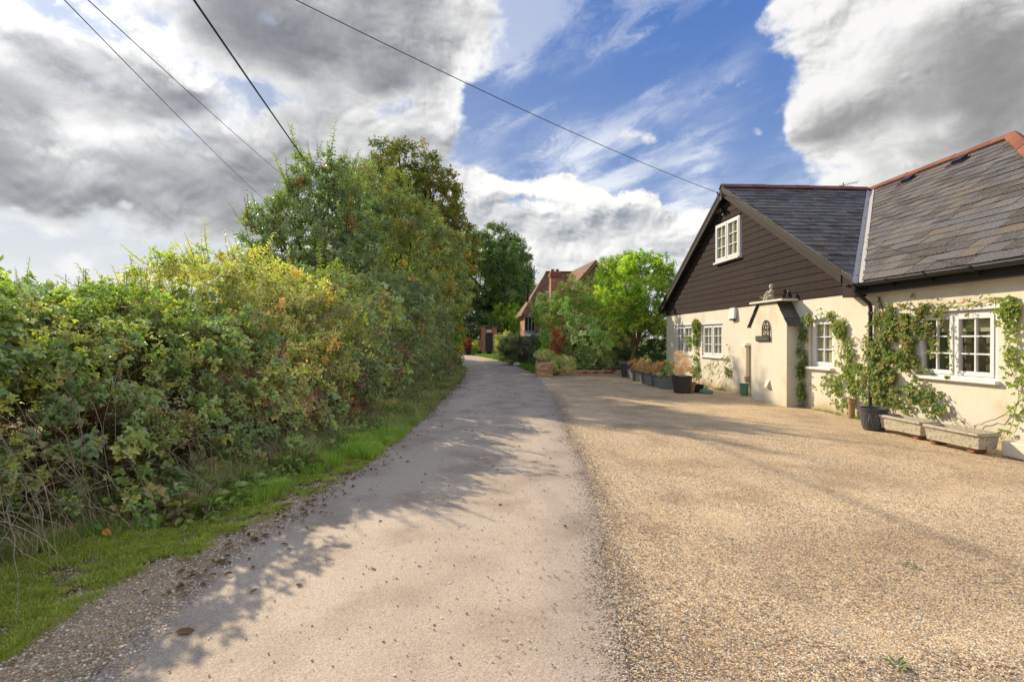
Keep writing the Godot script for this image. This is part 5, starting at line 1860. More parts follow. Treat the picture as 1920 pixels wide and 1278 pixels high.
func shoots(part: String, root: Node3D, lobes: Array, meshes: Array, material: Material, palette: Array, lo: float, hi: float, per: float, seed_: int, upright := 1.0) -> void:
	var rng := RandomNumberGenerator.new()
	rng.seed = seed_
	var places := []
	var tints := PackedColorArray()
	for l in lobes:
		var r: Vector3 = l[1]
		for i in int(r.x * r.z * PI * per):
			var d := Vector3(rng.randfn(), absf(rng.randfn()) + 0.35, rng.randfn()).normalized()
			var p: Vector3 = l[0] + d * r * 0.93
			var up := (Vector3.UP * upright + d * 0.6 + Vector3(rng.randfn(), 0, rng.randfn()) * 0.25).normalized()
			var x := up.cross(Vector3(rng.randfn(), 0.1, rng.randfn())).normalized()
			var h := lerpf(lo, hi, pow(rng.randf(), 1.5))
			places.append(Transform3D(Basis(x, up, x.cross(up)).scaled(Vector3.ONE * h), p))
			tints.append(pick(rng, palette) * rng.randf_range(0.8, 1.2) * LEAF_GAIN)
	if places.size():
		scatter(part, meshes[0], material, places, tints, root)

func canes(part: String, root: Node3D, count: int, seed_: int, lo: Vector3, hi: Vector3, reach: Vector3, m: Material, radius: float) -> void:
	var rng := RandomNumberGenerator.new()
	rng.seed = seed_
	var s := Shape.new()
	for i in count:
		var a := Vector3(rng.randf_range(lo.x, hi.x), rng.randf_range(lo.y, hi.y), rng.randf_range(lo.z, hi.z))
		var d := Vector3(reach.x * rng.randf_range(0.3, 1.2), 0, rng.randfn() * reach.z)
		var rise := rng.randf_range(0.1, 0.6) * reach.y
		var path := []
		var radii := []
		for k in 8:
			var t := k / 7.0
			path.append(a + d * t + Vector3(0, rise * 4.0 * t * (1.0 - t) - t * t * reach.y * 0.7, 0) + Vector3(rng.randfn(), rng.randfn(), rng.randfn()) * 0.012)
			radii.append(radius * (1.1 - 0.8 * t))
		s.tube(path, radii, 4, false)
	put(part, s.mesh(), m, root, "stuff")

# greens are linear base colours
const BRAMBLE := [[4.5, Color(0.125, 0.178, 0.073)], [9.0, Color(0.170, 0.215, 0.083)], [11.0, Color(0.108, 0.150, 0.075)], [13.5, Color(0.24, 0.26, 0.08)], [14.2, Color(0.22, 0.17, 0.09)]]
const TWIGS := [[3.0, Color(0.085, 0.082, 0.055)], [5.0, Color(0.12, 0.12, 0.07)], [6.0, Color(0.07, 0.075, 0.05)]]
const SUNNY := [[4.0, Color(0.14, 0.18, 0.05)], [6.5, Color(0.21, 0.235, 0.07)], [9.5, Color(0.09, 0.13, 0.045)], [10.6, Color(0.30, 0.28, 0.10)], [11.2, Color(0.24, 0.16, 0.08)]]
const PALE := [[4.0, Color(0.27, 0.275, 0.115)], [6.5, Color(0.20, 0.225, 0.08)], [9.8, Color(0.32, 0.30, 0.155)], [10.5, Color(0.13, 0.17, 0.045)], [11.0, Color(0.40, 0.26, 0.10)], [11.05, Color(0.17, 0.08, 0.06)]]
const HAW := [[4.0, Color(0.100, 0.140, 0.080)], [7.0, Color(0.138, 0.178, 0.106)], [8.5, Color(0.185, 0.222, 0.145)], [9.5, Color(0.16, 0.18, 0.05)], [9.8, Color(0.20, 0.10, 0.05)]]
const OLIVE := [[4.0, Color(0.145, 0.178, 0.078)], [7.0, Color(0.195, 0.218, 0.098)], [9.0, Color(0.120, 0.152, 0.078)], [10.5, Color(0.22, 0.20, 0.06)], [11.2, Color(0.24, 0.14, 0.06)]]
const OAK := [[4.0, Color(0.085, 0.100, 0.022)], [7.0, Color(0.130, 0.120, 0.028)], [9.0, Color(0.055, 0.075, 0.020)], [10.0, Color(0.17, 0.115, 0.03)]]
const LANE_HEDGE := [[4.0, Color(0.108, 0.152, 0.070)], [7.0, Color(0.148, 0.182, 0.080)], [9.0, Color(0.085, 0.115, 0.064)], [10.5, Color(0.15, 0.18, 0.045)], [11.4, Color(0.13, 0.085, 0.065)], [11.7, Color(0.22, 0.18, 0.05)], [11.8, Color(0.15, 0.06, 0.035)]]
const DARK := [[4.0, Color(0.062, 0.100, 0.036)], [7.0, Color(0.090, 0.130, 0.045)], [8.5, Color(0.044, 0.074, 0.030)], [9.0, Color(0.10, 0.115, 0.035)]]
const FRESH := [[4.0, Color(0.145, 0.205, 0.030)], [7.0, Color(0.205, 0.255, 0.042)], [9.0, Color(0.085, 0.165, 0.022)], [10.0, Color(0.27, 0.33, 0.05)]]
const MIXED := [[4.0, Color(0.165, 0.235, 0.065)], [7.0, Color(0.22, 0.28, 0.09)], [8.5, Color(0.26, 0.29, 0.14)], [9.3, Color(0.27, 0.22, 0.06)], [9.8, Color(0.28, 0.13, 0.05)]]
const RED := [[4.0, Color(0.20, 0.055, 0.035)], [7.0, Color(0.27, 0.085, 0.050)], [8.0, Color(0.14, 0.05, 0.035)]]
const SCARLET := [[3.0, Color(0.15, 0.022, 0.022)], [5.0, Color(0.11, 0.02, 0.02)], [6.0, Color(0.12, 0.05, 0.03)]]
const SAGE := [[4.0, Color(0.30, 0.32, 0.15)], [7.0, Color(0.22, 0.26, 0.10)], [8.0, Color(0.36, 0.36, 0.20)]]
const SMOKE := [[4.0, Color(0.055, 0.070, 0.045)], [7.0, Color(0.080, 0.095, 0.060)], [8.0, Color(0.035, 0.045, 0.032)]]

func plant(called: String, label: String, category: String, x: float, z: float, group := "") -> Node3D:
	return thing(called, label, category, Vector3(x, 0, -z), 0.0, group)

func build_plants() -> void:
	make_foliage()
	var t: Node3D
	var l: Array
	# --- bramble bank nearest the camera, on the left
	t = plant("bramble_hedge", "tangled bramble bank with orange autumn leaves and bare brown canes", "bramble", -4.2, 4.5)
	l = []
	var rng := RandomNumberGenerator.new()
	rng.seed = 40
	for i in 13:
		var z := 0.4 + i * 0.62
		var foot := along(GRASS_EDGE, z) - 1.15
		l.append(lobe(foot - 0.92 + rng.randf_range(-0.2, 0.2), 0.96 + rng.randf_range(-0.1, 0.1), z, 0.95, 1.0 + rng.randf_range(-0.12, 0.12), 0.85))
		l.append(lobe(foot - 2.0, 0.55, z, 0.9, 0.75, 0.85))
		if i % 2 == 0:
			l.append(lobe(foot - 0.35 + rng.randf_range(-0.2, 0.2), 0.5, z + 0.3, 0.75, 0.68 + rng.randf_range(-0.12, 0.15), 0.7))
		if i % 3 == 0:
			l.append(lobe(foot + 0.2, 0.14, z + 0.2, 0.5, 0.32, 0.55))
	var lb := about(t, l)
	clothe("foliage", t, lb, fol.bramble, M.leaf, BRAMBLE, 0.155, 62.0, 41, -0.03, 0.45, 0.04, 0.5, Vector3(0.8, 0.4, 0.3))
	var core := []
	for q in lb:
		core.append([q[0] - Vector3(0.12, 0.05, 0), (q[1] as Vector3) * 0.86])
	clothe("twig_mass", t, core, fol.twigs, M.leaf_dull, TWIGS, 0.42, 7.0, 39, -0.3, 0.5, 0.03, 0.2)
	canes("canes", t, 480, 42, Vector3(-0.9, 0.2, -4.4), Vector3(0.75, 1.15, 4.6), Vector3(0.7, 0.7, 0.5), M.cane, 0.005)
	canes("dead_stalks", t, 520, 43, Vector3(-0.5, 0.15, -4.4), Vector3(0.9, 0.6, 4.6), Vector3(0.8, 0.5, 0.35), M.straw, 0.0045)
	clothe("small_leaves", t, lb, [fol.small[2], fol.fine[0]], M.leaf, [[3.0, Color(0.15, 0.17, 0.06)], [5.0, Color(0.21, 0.20, 0.09)], [6.0, Color(0.24, 0.15, 0.08)], [8.0, Color(0.10, 0.13, 0.05)]], 0.19, 9.0, 38, 0.02, 0.25, 0.04, 0.5, Vector3(0.8, 0.4, 0.3))
	near_leaves(t, lb)
	# sunlit nettles and bindweed along the crest of it
	t = plant("hedge_crest", "sunlit yellow green tangle along the crest of the bramble bank", "hedge", -5.6, 6.0)
	l = []
	for i in 13:
		var z := 1.5 + i * 0.8
		l.append(lobe(-5.0 + rng.randf_range(-0.3, 0.3), 1.35 + 0.03 * i, z, 0.9, 0.66 + rng.randf_range(-0.1, 0.15), 0.75))
	lb = about(t, l)
	clothe("foliage", t, lb, [fol.small[0], fol.broad[0], fol.bramble[1]], M.leaf, SUNNY, 0.22, 28.0, 44, -0.16, 0.45, 0.5, 0.6)
	shoots("shoots", t, lb, fol.shoot, M.leaf, SUNNY, 0.12, 0.32, 7.0, 45)
	# dead bracken spilling from the hedge foot
	t = plant("dead_bracken", "heap of dead brown bracken and straw at the foot of the pale shrub", "bracken", -3.35, 7.6)
	l = [lobe(-3.35, 0.55, 7.4, 0.6, 0.55, 0.8), lobe(-3.5, 0.9, 8.3, 0.55, 0.5, 0.7), lobe(-3.15, 0.4, 8.8, 0.5, 0.45, 0.7), lobe(-3.6, 0.75, 6.5, 0.5, 0.5, 0.6)]
	lb = about(t, l)
	clothe("fronds", t, lb, [fol.hair[0], fol.fine[1], fol.twigs[1]], M.leaf_dull, [[3.0, Color(0.16, 0.10, 0.06)], [5.0, Color(0.21, 0.145, 0.085)], [6.0, Color(0.13, 0.075, 0.05)], [7.0, Color(0.13, 0.14, 0.06)]], 0.24, 26.0, 66, -0.25, 0.5, 0.03, 0.3)
	canes("straw", t, 150, 67, Vector3(-0.3, 0.1, -1.2), Vector3(0.4, 0.9, 1.2), Vector3(0.5, 0.5, 0.4), M.straw, 0.005)
	# --- pale shrub with twiggy sprays
	t = plant("pale_shrub", "pale yellow green shrub with bare twiggy sprays, sunlit over the brambles", "shrub", -4.9, 9.0)
	l = [lobe(-4.9, 1.6, 9.0, 1.6, 1.4, 1.4), lobe(-5.3, 2.35, 8.7, 1.0, 0.75, 0.9), lobe(-4.3, 1.95, 9.5, 1.1, 1.0, 1.0), lobe(-5.8, 1.85, 8.3, 1.0, 0.85, 0.9), lobe(-3.9, 1.4, 8.9, 0.9, 0.9, 0.9), lobe(-4.3, 0.95, 8.0, 1.0, 0.95, 0.9), lobe(-4.9, 2.6, 9.4, 0.7, 0.6, 0.7), lobe(-3.7, 0.8, 7.6, 0.8, 0.8, 0.8), lobe(-3.45, 0.95, 8.5, 0.75, 0.9, 0.85), lobe(-3.4, 1.35, 9.5, 0.8, 1.0, 0.9), lobe(-3.8, 1.6, 8.2, 0.8, 0.8, 0.8)]
	lb = about(t, l)
	timber(t, lb, Vector3(0, 1.0, 0), 0.07, 46, M.straw)
	clothe("foliage", t, lb, [fol.small[0], fol.fine[0], fol.small[2]], M.leaf, PALE, 0.30, 19.0, 47, -0.18, 0.6, 0.15, 0.5)
	shoots("sprays", t, lb, fol.shoot, M.leaf, PALE, 0.25, 0.6, 4.0, 48, 0.5)
	canes("bare_sprays", t, 60, 49, Vector3(0.2, 0.9, -0.8), Vector3(1.2, 1.9, 0.8), Vector3(0.9, 0.5, 0.4), M.straw, 0.006)
	cream_spray(t)
	# --- tall dark hawthorn
	t = plant("hawthorn_tree", "tall dark green hawthorn with upright shoots, its top where the cables vanish", "tree", -7.9, 20.6)
	l = [lobe(-7.6, 7.9, 20.6, 1.25, 1.1, 1.2), lobe(-9.4, 5.6, 20.4, 1.3, 1.4, 1.3), lobe(-10.3, 3.2, 20.4, 1.2, 1.3, 1.2), lobe(-7.9, 5.2, 20.6, 2.3, 2.3, 2.2), lobe(-8.9, 4.4, 20.0, 1.6, 1.7, 1.6), lobe(-6.9, 5.0, 20.2, 1.7, 1.8, 1.6), lobe(-7.9, 6.9, 20.6, 1.6, 1.3, 1.5), lobe(-7.2, 7.5, 20.9, 1.0, 0.95, 1.0), lobe(-8.7, 6.3, 20.4, 1.1, 1.1, 1.1), lobe(-6.4, 6.4, 20.7, 1.2, 1.2, 1.2), lobe(-9.8, 4.0, 20.4, 1.0, 1.1, 1.0), lobe(-7.6, 3.2, 19.4, 1.9, 1.6, 1.4), lobe(-6.2, 3.6, 19.6, 1.6, 1.7, 1.4)]
	lb = about(t, l)
	timber(t, lb, Vector3(0.1, 3.2, 0), 0.22, 50, M.bark)
	clothe("crown", t, lb, [fol.small[0], fol.small[1], fol.small[2]], M.leaf, HAW, 0.52, 7.0, 51, -0.20, 0.6, 0.6, 0.4)
	shoots("top_shoots", t, lb, fol.shoot, M.leaf, HAW, 0.6, 1.5, 1.8, 52, 1.5)
	# --- lighter tree between it and the lane
	t = plant("field_maple", "broad olive and yellow green tree leaning over the lane", "tree", -5.6, 25.0)
	l = [lobe(-8.3, 9.6, 27.5, 1.6, 1.5, 1.6), lobe(-7.1, 9.0, 27.0, 1.7, 1.7, 1.6), lobe(-5.4, 4.4, 25.0, 2.6, 2.9, 2.5), lobe(-6.6, 6.2, 25.0, 1.8, 1.8, 1.8), lobe(-5.0, 6.6, 25.4, 1.7, 1.6, 1.7), lobe(-3.8, 5.4, 25.6, 1.5, 1.7, 1.6), lobe(-4.2, 3.2, 24.0, 1.6, 1.8, 1.6), lobe(-3.3, 4.0, 26.4, 1.3, 1.6, 1.5), lobe(-5.8, 7.8, 25.3, 1.6, 1.3, 1.5), lobe(-4.4, 7.2, 25.8, 1.3, 1.1, 1.3), lobe(-7.2, 7.6, 25.0, 1.5, 1.4, 1.4), lobe(-3.5, 6.0, 26.2, 1.2, 1.3, 1.3), lobe(-7.6, 5.6, 23.8, 1.5, 1.6, 1.4), lobe(-6.4, 4.0, 23.6, 1.6, 1.8, 1.4)]
	lb = about(t, l)
	timber(t, lb, Vector3(0.2, 3.0, 0), 0.2, 53, M.bark)
	clothe("crown", t, lb, [fol.small[1], fol.fine[0], fol.fine[1]], M.leaf, OLIVE, 0.55, 6.5, 54, -0.20, 0.6, 0.5, 0.4)
	shoots("top_shoots", t, lb, fol.shoot, M.leaf, OLIVE, 0.5, 1.1, 1.0, 55, 0.8)
	# --- great oak behind
	t = plant("oak_tree", "great oak turning brown at the top, highest of the trees beside the lane", "tree", -8.6, 38.0)
	l = crown(56, Vector3(-7.6, 9.0, -38.0), Vector3(4.6, 6.4, 4.6), 13, 0.42)
	l.append(lobe(-8.8, 14.6, 38.0, 1.9, 1.7, 1.9))
	l.append(lobe(-5.6, 12.2, 38.0, 1.9, 1.5, 1.9))
	l.append(lobe(-9.6, 12.8, 38.0, 1.5, 1.5, 1.6))
	lb = about(t, l)
	timber(t, lb, Vector3(0.4, 6.0, 0), 0.42, 57, M.bark)
	clothe("crown", t, lb, [fol.oak[0], fol.oak[1]], M.leaf, OAK, 0.85, 3.2, 58, -0.16, 0.55, 1.0, 0.35)
	# --- hedge along the lane, right down to the road
	t = plant("lane_hedge", "shaggy dark hedge with purple twigs, right beside the lane", "hedge", -3.4, 17.0)
	l = []
	for i in 17:
		var z := 9.6 + i * 1.0
		var foot := along(GRASS_EDGE, z) - (0.95 if z < 16.0 else 0.55)
		var h: float = lerpf(2.3, 3.6, clampf((z - 9.0) / 9.0, 0.0, 1.0)) + rng.randf_range(-0.25, 0.25)
		l.append(lobe(foot - 0.95, h * 0.5, z, 1.15 + rng.randf_range(-0.1, 0.15), h * 0.53, 0.95))
		if i % 2 == 0:
			l.append(lobe(foot - 0.25, 0.55, z + 0.3, 0.6, 0.65, 0.75))
		else:
			l.append(lobe(foot - 1.9, h * 0.62, z, 1.1, h * 0.5, 1.0))
	lb = about(t, l)
	clothe("foliage", t, lb, [fol.small[0], fol.fine[1], fol.bramble[0]], M.leaf_dull, LANE_HEDGE, 0.36, 11.0, 59, -0.22, 0.5, 0.05, 0.4, Vector3(0.7, 0.3, 0.5))
	canes("twigs", t, 150, 60, Vector3(-0.4, 0.4, -8.0), Vector3(0.6, 2.4, 7.0), Vector3(0.7, 0.5, 0.5), M.cane, 0.006)
	shoots("shoots", t, lb, fol.shoot, M.leaf, LANE_HEDGE, 0.3, 0.8, 1.2, 61, 0.8)
	# weeds along the foot of the hedge
	t = plant("verge_weeds", "low leafy weeds along the foot of the lane hedge", "weeds", -2.6, 12.0)
	t.set_meta("kind", "stuff")
	var wp := []
	var wc := PackedColorArray()
	for i in 620:
		var wz := 4.2 + 20.0 * pow(rng.randf(), 1.3)
		var wx := along(GRASS_EDGE, wz) - 0.15 - 0.9 * pow(rng.randf(), 0.7)
		var ws := rng.randf_range(0.14, 0.34)
		wp.append(Transform3D(Basis(Vector3.UP, rng.randf() * TAU).scaled(Vector3(ws, ws * 0.8, ws)), Vector3(wx, 0.02 + ws * 0.3, -wz) - t.position))
		wc.append([Color(0.34, 0.44, 0.13), Color(0.26, 0.36, 0.12), Color(0.42, 0.46, 0.16), Color(0.36, 0.28, 0.14)][rng.randi() % 4] * rng.randf_range(0.75, 1.15))
	scatter("leaves", fol.broad[0], M.leaf, wp, wc, t)
	# yellower bush at its far end, on the bend
	t = plant("bend_bush", "yellow green bush at the far end of the lane hedge, on the bend", "bush", -3.3, 27.5)
	l = [lobe(-3.5, 1.6, 27.0, 0.95, 1.7, 1.5), lobe(-3.2, 0.8, 26.0, 0.75, 0.95, 1.0), lobe(-4.0, 2.7, 28.5, 1.1, 1.5, 1.6), lobe(-4.0, 1.0, 29.0, 0.9, 1.2, 1.4)]
	lb = about(t, l)
	clothe("foliage", t, lb, [fol.small[1], fol.broad[1]], M.leaf, [[4.0, Color(0.115, 0.165, 0.035)], [7.0, Color(0.16, 0.20, 0.045)], [8.5, Color(0.26, 0.20, 0.05)], [9.2, Color(0.30, 0.14, 0.05)], [12.0, Color(0.075, 0.13, 0.03)]], 0.42, 9.0, 62, -0.25, 0.5, 0.05, 0.4)
	# --- tall weeds standing up against the sky
	var first: Node3D = null
	var weeds := [[-5.1, 5.25, 2.15, "nettle stalk at the far left end of the bramble crest, dark tipped"], [-5.1, 5.61, 2.11, "short weed stalk second from the left along the bramble crest"], [-5.1, 5.85, 2.29, "nettle stalk third from the left, against the pale sky"], [-5.1, 6.09, 2.39, "tall nettle spire immediately left of the distant round tree"], [-5.1, 6.33, 2.04, "lowest weed spike, directly in front of the distant round tree"], [-5.1, 6.73, 2.44, "nettle stalk just right of the distant round tree"], [-5.1, 7.14, 2.55, "tall nettle spire midway between the distant tree and the pale shrub"], [-5.1, 7.42, 2.36, "weed stalk closest to the pale yellow green shrub"]]
	for i in weeds.size():
		var w: Array = weeds[i]
		var o := plant("nettle_stalk", w[3], "weed", w[0], w[1], "tall weeds on the crest of the bramble bank")
		var h: float = w[2]
		var st := Shape.new()
		st.tube([Vector3(0, 0.8, 0), Vector3(0.03, h * 0.7, 0), Vector3(0.0, h, 0.0)], [0.008, 0.006, 0.003], 5)
		put("stem", st.mesh(), M.straw, o)
		var pl := []
		var tc := PackedColorArray()
		for k in 3:
			var sc := 0.85 * (1.0 if k == 0 else rng.randf_range(0.5, 0.8))
			pl.append(Transform3D(Basis(Vector3.UP, rng.randf() * TAU).scaled(Vector3.ONE * sc), Vector3(0.0 if k == 0 else rng.randfn() * 0.05, h - sc if k == 0 else h - 0.2 - sc, rng.randfn() * 0.03)))
			tc.append(Color(0.46, 0.52, 0.26) * rng.randf_range(0.8, 1.3))
		scatter("leaves", fol.nettle[i % 2], M.leaf, pl, tc, o)
	# --- far trees
	t = plant("distant_tree", "small round tree far off beyond the bramble bank", "tree", -48.5, 62.0)
	l = crown(63, Vector3(-48.5, 5.6, -62.0), Vector3(3.3, 3.1, 3.2), 9, 0.42)
	lb = about(t, l)
	timber(t, lb, Vector3(0, 3.2, 0), 0.25, 64, M.bark)
	clothe("crown", t, lb, fol.oak, M.leaf, OAK, 0.9, 3.0, 65, -0.2, 0.5, 1.0)
	var far := [
		[-3.0, 60.0, 8.8, 4.4, 6.2, DARK, "dark_tree", "tall dark tree overhanging the far bend of the lane"],
		[-0.3, 66.0, 8.2, 3.6, 6.6, DARK, "dark_tree", "dark tree right of the lane's end, beside the tallest far tree"],
		[-9.5, 62.0, 8.0, 5.0, 6.0, DARK, "dark_tree", "dark spreading tree left of the brick gateway"],
		[3.4, 72.0, 5.6, 3.0, 4.2, HAW, "loose_tree", "loose grey green tree seen left of the brick house roof"],
		[-0.5, 58.5, 3.0, 2.0, 2.9, FRESH, "bright_tree", "bright yellow green small tree behind the brick gateway"],
		[2.2, 56.0, 2.4, 2.0, 2.4, FRESH, "bright_tree", "bright green bush left of the brick house's window"],
		[-4.6, 58.0, 2.2, 3.4, 2.6, DARK, "dark_bush", "dark evergreen bush behind the brick gateway"],
		[-14.0, 44.0, 4.0, 4.0, 4.5, OLIVE, "field_tree", "olive tree in the field behind the oak"]]
	for f in far:
		t = plant(f[6], f[7], "tree", f[0], f[1], "trees at the end of the lane")
		var c := Vector3(f[0], f[2], -f[1])
		l = crown(int(70 + f[0] * 3.0), c, Vector3(f[3], f[4], f[3]), 12, 0.42)
		lb = about(t, l)
		timber(t, lb, Vector3(0, maxf(f[2] - f[4] * 0.6, 0.6), 0), 0.10 + f[4] * 0.035, int(80 + f[1]), M.bark)
		clothe("crown", t, lb, fol.oak if f[4] > 3.5 else fol.small, M.leaf, f[5], 1.0 if f[4] > 3.5 else 0.6, 2.6 if f[4] > 3.5 else 5.5, int(90 + f[1]), -0.2, 0.5, 0.2)
	# --- garden on the right
	t = plant("green_tree", "bright green round-headed tree with red-brown leaning stem beside the cottage", "tree", 4.93, 22.25)
	l = [lobe(5.58, 3.63, 22.12, 1.46, 1.55, 1.42), lobe(4.69, 3.28, 21.59, 1.15, 1.33, 1.15), lobe(6.28, 3.36, 21.77, 1.06, 1.33, 1.15), lobe(5.40, 4.60, 22.12, 0.97, 0.75, 0.97), lobe(6.11, 4.43, 22.30, 0.80, 0.71, 0.80), lobe(4.78, 2.61, 21.42, 0.89, 0.75, 0.80), lobe(6.11, 2.48, 21.24, 0.89, 0.84, 0.80), lobe(4.69, 4.16, 22.12, 0.80, 0.71, 0.80)]
	lb = about(t, l)
	timber(t, lb, Vector3(0.72, 1.75, -0.3), 0.10, 100, M.red_bark, Vector3(-0.05, 0, 0.1))
	clothe("crown", t, lb, [fol.small[0], fol.small[1], fol.broad[0]], M.leaf, FRESH, 0.44, 9.5, 101, -0.13, 0.6, 0.9, 0.3)
	t = plant("light_tree", "pale green feathery tree behind the round-headed green tree", "tree", 7.2, 36.0)
	l = crown(102, Vector3(7.4, 5.0, -36.0), Vector3(2.3, 2.7, 2.2), 9, 0.42)
	lb = about(t, l)
	timber(t, lb, Vector3(0, 2.5, 0), 0.2, 103, M.bark)
	clothe("crown", t, lb, fol.fine, M.leaf, FRESH, 0.6, 6.0, 104, -0.2, 0.5, 0.5)
	t = plant("mixed_shrub", "large rounded green shrub with bronze tints behind the low garden wall", "shrub", 3.2, 24.8)
	l = [lobe(3.2, 2.2, 25.0, 1.7, 2.0, 1.5), lobe(2.3, 2.0, 24.4, 1.0, 1.3, 1.0), lobe(4.1, 2.1, 24.6, 1.2, 1.5, 1.1), lobe(3.3, 3.7, 25.2, 1.1, 0.85, 1.0), lobe(4.5, 3.1, 25.4, 1.1, 1.1, 1.0), lobe(2.0, 2.9, 25.6, 1.0, 1.0, 1.0)]
	lb = about(t, l)
	timber(t, lb, Vector3(0.1, 1.2, 0), 0.09, 105, M.bark)
	clothe("foliage", t, lb, [fol.small[0], fol.broad[1], fol.fine[0]], M.leaf, MIXED, 0.42, 10.0, 106, -0.22, 0.5, 0.05, 0.4)
	t = plant("pale_leaved_shrub", "shrub of large pale green leaves, lowest in front of the bronze-tinted one", "shrub", 3.35, 22.9)
	l = [lobe(3.3, 1.35, 22.8, 0.95, 1.1, 0.6), lobe(2.75, 0.95, 22.9, 0.5, 0.55, 0.45), lobe(3.9, 0.8, 22.9, 0.7, 0.75, 0.5), lobe(3.2, 2.0, 23.2, 0.55, 0.5, 0.5)]
	lb = about(t, l)
	clothe("foliage", t, lb, fol.broad, M.leaf, [[4.0, Color(0.22, 0.28, 0.11)], [7.0, Color(0.15, 0.21, 0.065)], [9.0, Color(0.31, 0.35, 0.19)]], 0.36, 15.0, 107, -0.2, 0.5, 0.05, 0.4)
	t = plant("dark_shrub", "dark leafy shrub in the shade by the cottage's far corner", "shrub", 6.6, 22.6)
	l = [lobe(5.0, 1.0, 26.5, 1.6, 1.5, 1.0), lobe(7.3, 1.2, 26.0, 1.6, 1.8, 1.0), lobe(6.6, 1.2, 22.6, 0.9, 1.4, 0.9), lobe(5.6, 0.7, 23.2, 0.9, 0.8, 0.7), lobe(7.4, 1.6, 22.0, 0.9, 1.7, 0.9)]
	lb = about(t, l)
	clothe("foliage", t, lb, fol.small, M.leaf, DARK, 0.42, 10.0, 108, -0.25, 0.5, 0.05)
	t = plant("red_shrub", "thin shrub of rust red leaves just behind the brick pillar", "shrub", 2.0, 22.7)
	l = [lobe(2.0, 1.55, 22.7, 0.42, 0.75, 0.42), lobe(1.85, 0.9, 22.6, 0.3, 0.5, 0.3), lobe(2.2, 1.1, 22.8, 0.32, 0.6, 0.3)]
	lb = about(t, l)
	timber(t, lb, Vector3(0, 0.5, 0), 0.03, 109, M.red_bark)
	clothe("foliage", t, lb, fol.small, M.leaf, RED, 0.22, 22.0, 110, -0.12, 0.8, 0.1, 0.5)
	for d in [[1.36, 0.86, 21.3, 0.42, 0.24, "clipped grey green mound growing in the top of the brick pillar"], [2.2, 0.42, 22.0, 0.55, 0.42, "clipped grey green mound on the soil beside the brick pillar"]]:
		t = plant("clipped_mound", d[5], "shrub", d[0], d[2], "clipped grey green mounds")
		l = [[Vector3(0, d[1], 0), Vector3(d[3], d[4], d[3] * 0.8)]]
		clothe("foliage", t, l, fol.hair, M.leaf_dull, SAGE, 0.15, 140.0, int(111 + d[2] * 3), -0.5, 0.35, 0.02, 0.8)
	for d in [[0.35, 30.0, 0.85, 1.1, 0.95, SMOKE, "dark smoky evergreen bush beside the grass strip"], [1.5, 31.0, 1.0, 1.2, 1.15, SMOKE, "black-green bush under the brick house's window"], [-0.35, 36.0, 0.95, 1.0, 1.1, [[4.0, Color(0.10, 0.14, 0.06)], [6.0, Color(0.16, 0.20, 0.09)]], "grey green rounded bush halfway along the grass strip"], [-0.75, 44.0, 1.0, 0.8, 1.2, SAGE, "pale variegated bush right of the brick gateway"], [1.9, 28.0, 0.9, 0.9, 1.2, DARK, "dark green bush behind the brick pillar"]]:
		t = plant("evergreen_bush", d[6], "bush", d[0], d[1], "bushes along the grass strip")
		l = crown(int(d[1] * 7.0), Vector3(0, d[2], 0), Vector3(d[3], d[4], d[3]), 6, 0.5)
		clothe("foliage", t, l, fol.fine, M.leaf_dull, d[5], 0.38, 12.0, int(d[1] * 5.0), -0.28, 0.4, 0.04, 0.4)
	for d in [[-4.45, 50.0, 0.85, 0.7, 0.8, SCARLET, "scarlet-leaved bush left of the grey gateway door"], [-3.5, 49.0, 0.65, 0.42, 0.6, FRESH, "fresh green bush in front of the scarlet one"], [-5.6, 50.0, 1.0, 0.9, 1.0, DARK, "dark bush at the left of the scarlet one"]]:
		t = plant("gateway_bush", d[6], "bush", d[0], d[1], "bushes by the gateway")
		l = crown(int(d[1] * 9.0 + d[3] * 10.0), Vector3(0, d[2], 0), Vector3(d[3], d[4], d[3]), 6, 0.5)
		clothe("foliage", t, l, fol.small, M.leaf, d[5], 0.42, 10.0, int(d[1] * 3.0 + d[3] * 20.0), -0.28, 0.4, 0.04, 0.4)
	build_vines()

# a bare pale branch reaching out over the lane side, with cream leaf tips
func cream_spray(root: Node3D) -> void:
	var rng := RandomNumberGenerator.new()
	rng.seed = 210
	var s := Shape.new()
	var places := []
	var tints := PackedColorArray()
	for k in 5:
		var a := Vector3(0.75 + 0.1 * k, 1.35 + 0.12 * k, rng.randf_range(-0.2, 0.5))
		var b := a + Vector3(rng.randf_range(0.9, 1.6), rng.randf_range(0.25, 0.6), rng.randf_range(-0.1, 0.4))
		limb(s, rng, a, b, 0.014, 0.004, 5)
		for m in 9:
			var p := a.lerp(b, rng.randf_range(0.25, 1.0))
			var q := p + Vector3(rng.randf_range(0.05, 0.35), rng.randf_range(-0.05, 0.22), rng.randfn() * 0.12)
			limb(s, rng, p, q, 0.005, 0.002, 4)
			places.append(Transform3D(Basis(Vector3.UP, rng.randf() * TAU).scaled(Vector3(0.16, 0.07, 0.16)), q))
			tints.append([Color(0.62, 0.56, 0.28), Color(0.70, 0.60, 0.34), Color(0.50, 0.46, 0.20), Color(0.5, 0.22, 0.14)][rng.randi() % 4])
	put("pale_branches", s.mesh(), M.straw, root, "stuff")
	scatter("leaf_tips", fol.small[1], M.leaf, places, tints, root)

